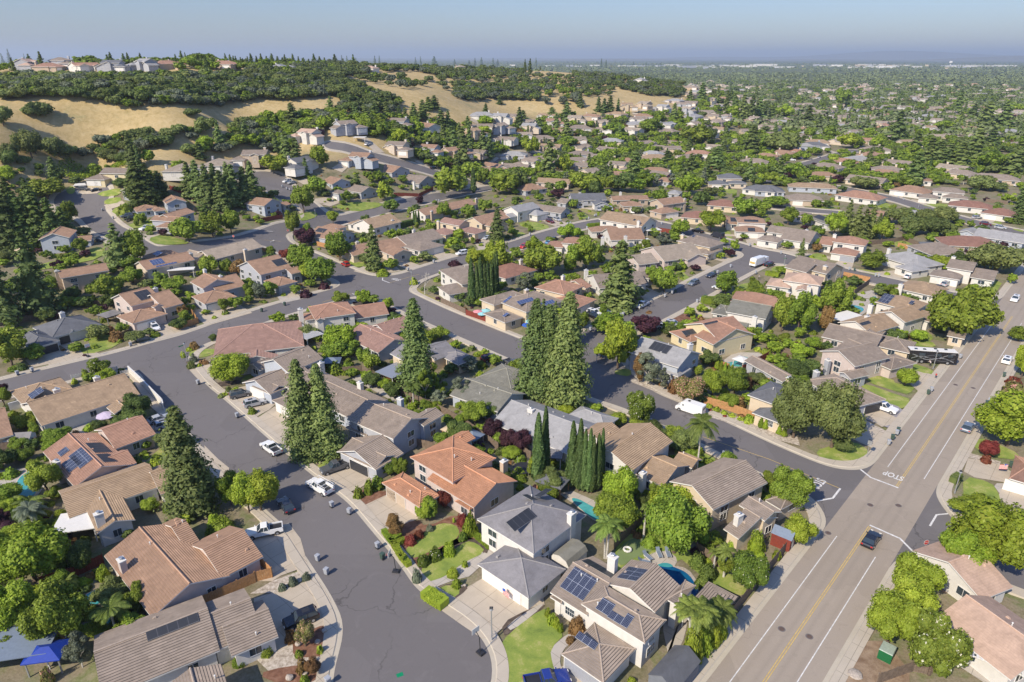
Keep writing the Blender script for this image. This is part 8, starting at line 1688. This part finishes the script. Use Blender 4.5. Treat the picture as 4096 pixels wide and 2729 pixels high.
T('r3', 'broad', 'bright', [(1130,765,660,130),(1330,770,670,80),(350,550,470,100),(1640,700,625,100),(1290,690,625,90),(1180,760,660,90),(700,560,460,110),(1100,820,765,70),(1460,850,800,50),(1800,640,570,120),(2290,520,450,90)]); T('r3', 'broad', 'mid', [(760,970,850,150),(820,990,905,100),(1010,700,610,90),(1100,480,350,110),(980,460,400,60),(90,760,600,200),(640,790,650,200),(870,700,610,80),(2110,920,780,150)]); T('r3', 'oak', 'olive', [(680,800,655,240),(590,780,670,150),(1240,1040,965,180),(160,720,620,130),(2050,1034,950,160)]); T('r3', 'broad', 'yellow', [(1045,880,810,75)])
for a in [(22,1700,1175,715,330,'tall queen palm beside the side street'),(23,1210,230,-60,110,'slim palm at the putting green edge'),(12,1450,590,380,190,'palm by the dark garden fence'),(3,1070,1110,850,420,'large palm beside the lower left pool'),(3,640,740,600,220,'palm behind the lower left pool'),(2,300,1560,1430,330,'palm in the left garden under the tan house'),(31,1795,130,50,100,'palm before the taupe roofs near the upper right')]: palm(*a, fronds=26)
palm(23, 860, 430, 80, 300, 'cluster of palms left of the white chimney', trunks=2, fronds=18); palm(23, 1945, 600, 330, 210, 'palm near the magnolia fence corner', fronds=24); palm(23, 1850, 540, 350, 150, 'small palm beside the spiky plants', fronds=20)
palm(23, 1640, 1330, 860, 330, 'bushy palm clump by the road fence, nearest part', 'palm', trunks=3, fronds=26); palm(23, 1830, 1180, 850, 300, 'bushy palm clump by the road fence, far part', 'palm', trunks=3, fronds=26); T(23, 'shrub', 'yellow', [(1650,1350,1080,190),(1740,1280,1040,190),(1830,1200,980,190),(1900,1140,960,150)]); palm(3, 330, 190, -60, 280, 'old fan palm with dead fronds in the left garden', 'grey', fronds=30)
palm('r2', 605, 600, 520, 60, 'palm among the far middle gardens', fronds=14); palm('r2', 580, 830, 755, 60, 'palm beside the white far house', fronds=14); palm('r3', 1225, 905, 855, 60, 'palm among the far right roofs', fronds=14)
for t, p, w_, h_, c, lb in [(13,[(1185,205),(1245,285),(1310,240)],1.0,.9,'bright','low clipped L-shaped hedge by the driveway'),(13,[(1350,285),(1270,320),(1340,430),(1400,500)],1.0,.9,'bright','long clipped hedge between pavement and lawn'),(13,[(1590,790),(1700,860)],2.0,1.3,'bright','block hedge with yellow top beside the small lawn'),(13,[(2020,230),(2140,330)],1.0,.8,'bright','low hedge in front of the grey shingle house'),
  (31,[(520,300),(640,320)],1.6,1.6,'mid','clipped hedge below the salmon roof'),(21,[(1765,1215),(1880,1235)],2.2,2.2,'mid','tall clipped hedge before the olive grey house'),(21,[(705,520),(820,510)],1.8,1.6,'bright','clipped hedge at the street bend'),(11,[(1110,580),(1270,540),(1430,500)],2.2,2.6,'dark','long dark hedge behind the tan roofed house'),(32,[(1700,1300),(1740,1270)],1.3,1.3,'olive','square brown-topped hedge at the flower bed'),(31,[(0,960),(80,975)],2.0,1.5,'bright','hedge at the left of the side street corner')]: hedge(t, p, w_, h_, c, lb)
for u, v in [(1810,605),(1880,635),(1950,670),(2020,695),(2100,725),(2160,755),(2190,750)]: g = G(22, u, v); plant('shrub', g.x, g.y, g.z, .75, .8, 'bright')
for u, v in [(1820,640),(1955,697)]: g = G(22, u, v); plant('shrub', g.x, g.y, g.z, .5, .45, 'red')
# ---------------------------------------------------------------- the many other garden plants, each its own thing
OAKS = [(5,'oak','olive',(3,5.4),1.15),(2,'oak','grey',(2.8,5),1.2),(1.5,'oak','dark',(3,5),1.2),(.7,'broad','mid',(2.5,4),1.5)]
a_ = scatter([(0,288),(500,285),(1000,288),(1650,272),(1750,230),(2354,190),(2354,400),(1950,440),(1800,425),(1500,485),(1100,470),(900,495),(600,435),(300,425),(0,440)], OAKS, 1200, 0, None, 5, 'r1', sp=.42, houses=3)
scatter([(600,810),(640,740),(850,680),(1000,665),(1180,700),(1170,750),(900,810)], OAKS, 60, 0, None, 6, 'r1', sp=.45); scatter([(1200,660),(1320,650),(1500,670),(1480,710),(1250,710)], OAKS, 7, 0, None, 7, 'r1', sp=.6); scatter([(0,800),(160,760),(600,800),(900,820),(900,870),(400,840),(200,880),(0,900)], OAKS, 30, 0, None, 8, 'r1', sp=.6)
scatter([(0,190),(700,175),(1250,205),(1250,280),(900,270),(780,290),(560,250),(400,235),(0,275)], OAKS, 560, 0, None, 9, 'r2', sp=.42, houses=3); scatter([(780,320),(1000,340),(1350,330),(1350,440),(1150,430),(850,440),(790,420)], OAKS, 190, 0, None, 10, 'r2', sp=.55); scatter([(1600,230),(2354,210),(2354,420),(2100,400),(1850,340),(1620,340)], OAKS, 600, 0, None, 12, 'r2', sp=.42, houses=3)
scatter([(0,320),(100,320),(230,400),(430,440),(350,520),(0,520)], OAKS, 110, 0, None, 13, 'r2', sp=.6); scatter([(100,250),(700,290),(760,400),(600,330),(480,360),(300,340),(120,310)], OAKS, 26, 0, None, 14, 'r2', sp=.9); scatter([(1360,360),(1600,380),(1650,470),(1400,470)], [(1,'oak','grey',(4,6),1.6),(1,'broad','mid',(4,5),1.7)], 14, 0, None, 15, 'r2', sp=.6)
scatter([(1680,600),(2354,500),(2354,620),(2000,780),(1640,790),(1300,820),(1500,720)], OAKS[:2]+[(3,'broad','bright',(2.8,4.6),1.5),(3,'broad','mid',(2.8,4.8),1.5),(1,'fir','redwood',(3,4),3)], 170, 0, None, 16, 'r1', sp=.55)
scatter([(0,180),(800,185),(1650,180),(2354,170),(2354,215),(1650,232),(0,238)], [(4,'broad','mid',(3,5.5),1.3),(2,'broad','bright',(2.6,4.6),1.3),(2,'oak','olive',(3,4.5),1.2),(2,'fir','dark',(2,3),3.4)], 170, 0, None, 18, 'r1', sp=.6, houses=.4)
scatter([(0,165),(1200,170),(1200,200),(0,205)], [(3,'broad','mid',(2.5,4),1.5),(2,'fir','dark',(2.2,3.4),3.6),(3,'oak','olive',(3,5),1.2)], 110, 0, None, 19, 'r2', sp=.6)
scatter([(640,225),(1400,250),(1850,300),(1880,400),(1700,420),(1300,330),(760,300)], OAKS, 130, 0, None, 20, 'r2', sp=.7)
GARD = [(4,'broad','mid',(2.3,4.9),1.45),(2.6,'broad','bright',(2.2,4.5),1.4),(1.6,'broad','olive',(2.8,5.2),1.3),(.8,'broad','yellow',(2.2,4),1.5),(.9,'broad','dark',(2.2,4),1.5),(.35,'broad','plum',(1.8,3.2),1.5),(.8,'oval','mid',(1.6,2.6),3),(.25,'cypress','cypress',(.6,1),8),(.25,'redwood','redwood',(2.4,3.6),3.8),(.3,'broad','rust',(1.8,3),1.4),(.3,'birch','grey',(1.6,2.6),3)]
scatter([(0,560),(500,560),(1000,640),(1300,640),(1366*1.0,560),(2354,520),(2354,1034),(1700,1034),(900,1034),(600,900),(300,720),(0,640)], GARD, 720, 0, None, 21, 'r2', sp=.55, houses=.8)
scatter([(0,470),(700,470),(1300,470),(2354,470),(2354,900),(1700,1034),(0,1034)], GARD, 1250, 0, None, 22, 'r3', sp=.55, houses=.8)
scatter([(300,300),(2354,330),(2354,480),(700,480),(0,480),(200,380)], [(4,'oak','olive',(3.5,5.5),1.1),(1.5,'broad','dark',(3,5),1.2),(2.5,'broad','bright',(3.2,5.5),1.25),(3,'broad','mid',(3.4,5.8),1.25),(.2,'redwood','redwood',(3,4),4)], 900, 0, None, 23, 'r3', sp=.5, houses=1)
SMALL = [(3,'broad','mid',(1.3,2.8),1.5),(2,'broad','bright',(1.3,2.4),1.4),(1.2,'broad','dark',(1.4,3),1.5),(.4,'broad','plum',(1.2,2),1.5),(.7,'broad','olive',(1.5,3),1.4),(.6,'oval','mid',(1,1.6),2.8),(.4,'broad','yellow',(1.2,2),1.4),(4,'shrub','mid',(.6,1.5),.95),(2,'shrub','bright',(.5,1.2),.9),(1.5,'shrub','dark',(.6,1.4),1),(.7,'shrub','rust',(.5,1),.9),(.5,'shrub','flower',(.6,1.2),.9),(.4,'shrub','plum',(.5,1),.9)]
for k, (t, poly, n) in enumerate([(11,[(0,0),(2354,0),(2354,1568),(0,1568)],330),(21,[(0,0),(2354,0),(2354,1568),(0,1568)],400),(31,[(0,0),(2354,0),(2354,1568),(0,1568)],300),(1,[(0,0),(2354,0),(2354,1568),(0,1568)],240),(2,[(0,0),(1500,0),(1500,700),(1700,1568),(0,1568)],70),(12,[(0,0),(2354,0),(2354,1568),(1400,900),(1700,1000)],120),(22,[(0,0),(2354,0),(2354,1568),(0,1568)],130),(32,[(0,0),(1400,0),(0,600)],55),(3,[(0,0),(900,0),(900,500),(1300,1100),(0,1400)],80),(23,[(900,0),(2354,0),(2354,700),(1400,500)],36)]):
    W0 = len(TREES); scatter(poly, SMALL, n, 0, None, 40+k, t, sp=.62, houses=.15, road=2.9)
flush_trees()
# ---------------------------------------------------------------- far-off wood on the plain: reads as one mass
def far_wood():
    rs = np.random.default_rng(4); n = 26000; k = 26
    r = np.exp(rs.uniform(math.log(760), math.log(9500), n)); a = rs.uniform(R(38), R(142), n); X = r*np.cos(a); Y = r*np.sin(a)
    cl = np.array([noise.noise(Vector((x*.0035, y*.0035, 3))) for x, y in zip(X, Y)]); keep = (cl > -.22)
    Hh = hgt(X, Y); keep &= (Hh < 18) | (r > 900); q = [noise.noise(Vector((x*.0012, y*.0012, 9))) for x, y in zip(X, Y)]; keep &= ~((np.array(q) > .28) & (r > 3000))
    keep &= ~((X < 260) & (r < 1000) & (Hh > 8))
    keep &= (r > 1350) | (rs.uniform(0, 1, n) < .9)
    X, Y, r, Hh = X[keep], Y[keep], r[keep], Hh[keep]; n = len(X); sz = rs.uniform(3.5, 7.5, n)*np.clip(r/1500, 1, 3.2)**.75; con = rs.uniform(0, 1, n) < .14
    P = []; N_ = []; S_ = []
    d = rs.normal(size=(n, k, 3)); d /= np.linalg.norm(d, axis=2, keepdims=True); d[:, :, 2] = np.abs(d[:, :, 2])*.9
    hh = np.where(con, 2.3, .85)*sz/np.clip(r/1500, 1, 2.0)**.5; ww = np.where(con, .5, 1.0)*sz; t = d[:, :, 2]
    wk = np.where(con[:, None], 1-t, 1)
    P = np.stack([X[:, None]+d[:, :, 0]*ww[:, None]*wk, Y[:, None]+d[:, :, 1]*ww[:, None]*wk, Hh[:, None]+.8+t*hh[:, None]], 2).reshape(-1, 3)
    nn = (d+rs.normal(size=d.shape)*.3+np.array([0, 0, .4])).reshape(-1, 3); s = np.repeat(sz*.62*np.where(con, .6, 1), k)[:, None]
    nn /= np.linalg.norm(nn, axis=1, keepdims=True); u = np.cross(nn, rs.normal(size=nn.shape)); u /= np.linalg.norm(u, axis=1, keepdims=True); b = np.cross(nn, u)
    V = np.stack([P-u*s*.5, P-b*s*.5, P+u*s*.5, P+b*s*.5], 1).reshape(-1, 3); F = np.arange(len(V)).reshape(-1, 4)
    m, nt, bs = _mat('distant_foliage'); g = nd(nt, 'ShaderNodeNewGeometry'); c = ramp(nt, noise_(nt, g.outputs['Position'], .02, 5, .7), [(.32, (.08, .11, .05)), (.45, (.14, .17, .08)), (.56, (.18, .20, .10)), (.68, (.24, .29, .09))])
    c = mixc(nt, .4, c, ramp(nt, g.outputs['Random Per Island'], [(0, (.05, .08, .03)), (1, (.2, .25, .09))])); nt.links.new(c, bs.inputs['Base Color']); bs.inputs['Roughness'].default_value = .7; bs.inputs['Specular IOR Level'].default_value = .1
    o = bpy.data.objects.new('distant_wood', np_mesh('distant_wood', V, F, [m])); link(o); tag(o, kind='stuff', label='wooded plain of far-off trees fading towards the horizon')
far_wood()
# vineyard and long hedgerow rows left of the redwoods
def vineyard():
    rs = np.random.default_rng(8); parts = []
    for i in range(7):
        a, b = G('r1', 330+i*22, 930-i*16), G('r1', 880+i*4, 880-i*7); n = 500; s = rs.uniform(0, 1, n); x = a.x+(b.x-a.x)*s; y = a.y+(b.y-a.y)*s; P = np.stack([x+rs.normal(0, .5, n), y+rs.normal(0, .5, n), hgt(x, y)+rs.uniform(.3, 1.9, n)], 1)
        parts.append(leaf_quads(P, rs.normal(size=(n, 3))+np.array([0, 0, .8]), .8, 1, rs))
    V, F = merge(parts); o = bpy.data.objects.new('vineyard_rows', np_mesh('vineyard_rows', V, F, [M['l_bright']])); link(o); tag(o, kind='stuff', label='rows of green vines below the golden slope')
vineyard()
def ridge_hills():
    V = []; F = []; n = 60
    for j, (d, hh, sd) in enumerate([(16000, 95, 3.1), (24000, 260, 1.2)]):
        o0 = len(V)
        for i in range(n+1):
            a = R(25+i*105/n); k = .5+.3*math.sin(i*.31+sd)+.2*math.sin(i*.83+sd*2); k *= max(.15, min(1, (75-(25+i*105/n))/40+.6)) ; x, y = d*math.cos(a), d*math.sin(a)
            V += [(x*.96, y*.96, -5), (x, y, hh*max(.1, k)), (x*1.06, y*1.06, -5)]
        for i in range(n): b = o0+i*3; F += [(b, b+3, b+4, b+1), (b+1, b+4, b+5, b+2)]
    m = plain('far_hills', (.14, .13, .09), .95, .2, .001); o = bpy.data.objects.new('hills', np_mesh('hills', V, F, [m], smooth=True)); link(o); tag(o, kind='structure')
ridge_hills()
# haze: one closed box of even air round everything
hz = MB(); hz.box((0, 12000, -8), (64000, 56000, 330)); hm, hnt, hb = _mat('haze'); hnt.nodes.remove(hb); pv = nd(hnt, 'ShaderNodeVolumePrincipled'); pv.inputs['Color'].default_value = (.76, .87, 1, 1); pv.inputs['Density'].default_value = 8.5e-5; pv.inputs['Anisotropy'].default_value = .2
hnt.links.new(pv.outputs[0], hnt.nodes['Material Output'].inputs['Volume']); ho = hz.build('haze', [hm]); tag(ho, kind='stuff')
S.cycles.volume_bounces = 0; S.cycles.max_bounces = 5; S.cycles.diffuse_bounces = 3; S.cycles.transmission_bounces = 3; S.cycles.transparent_max_bounces = 6
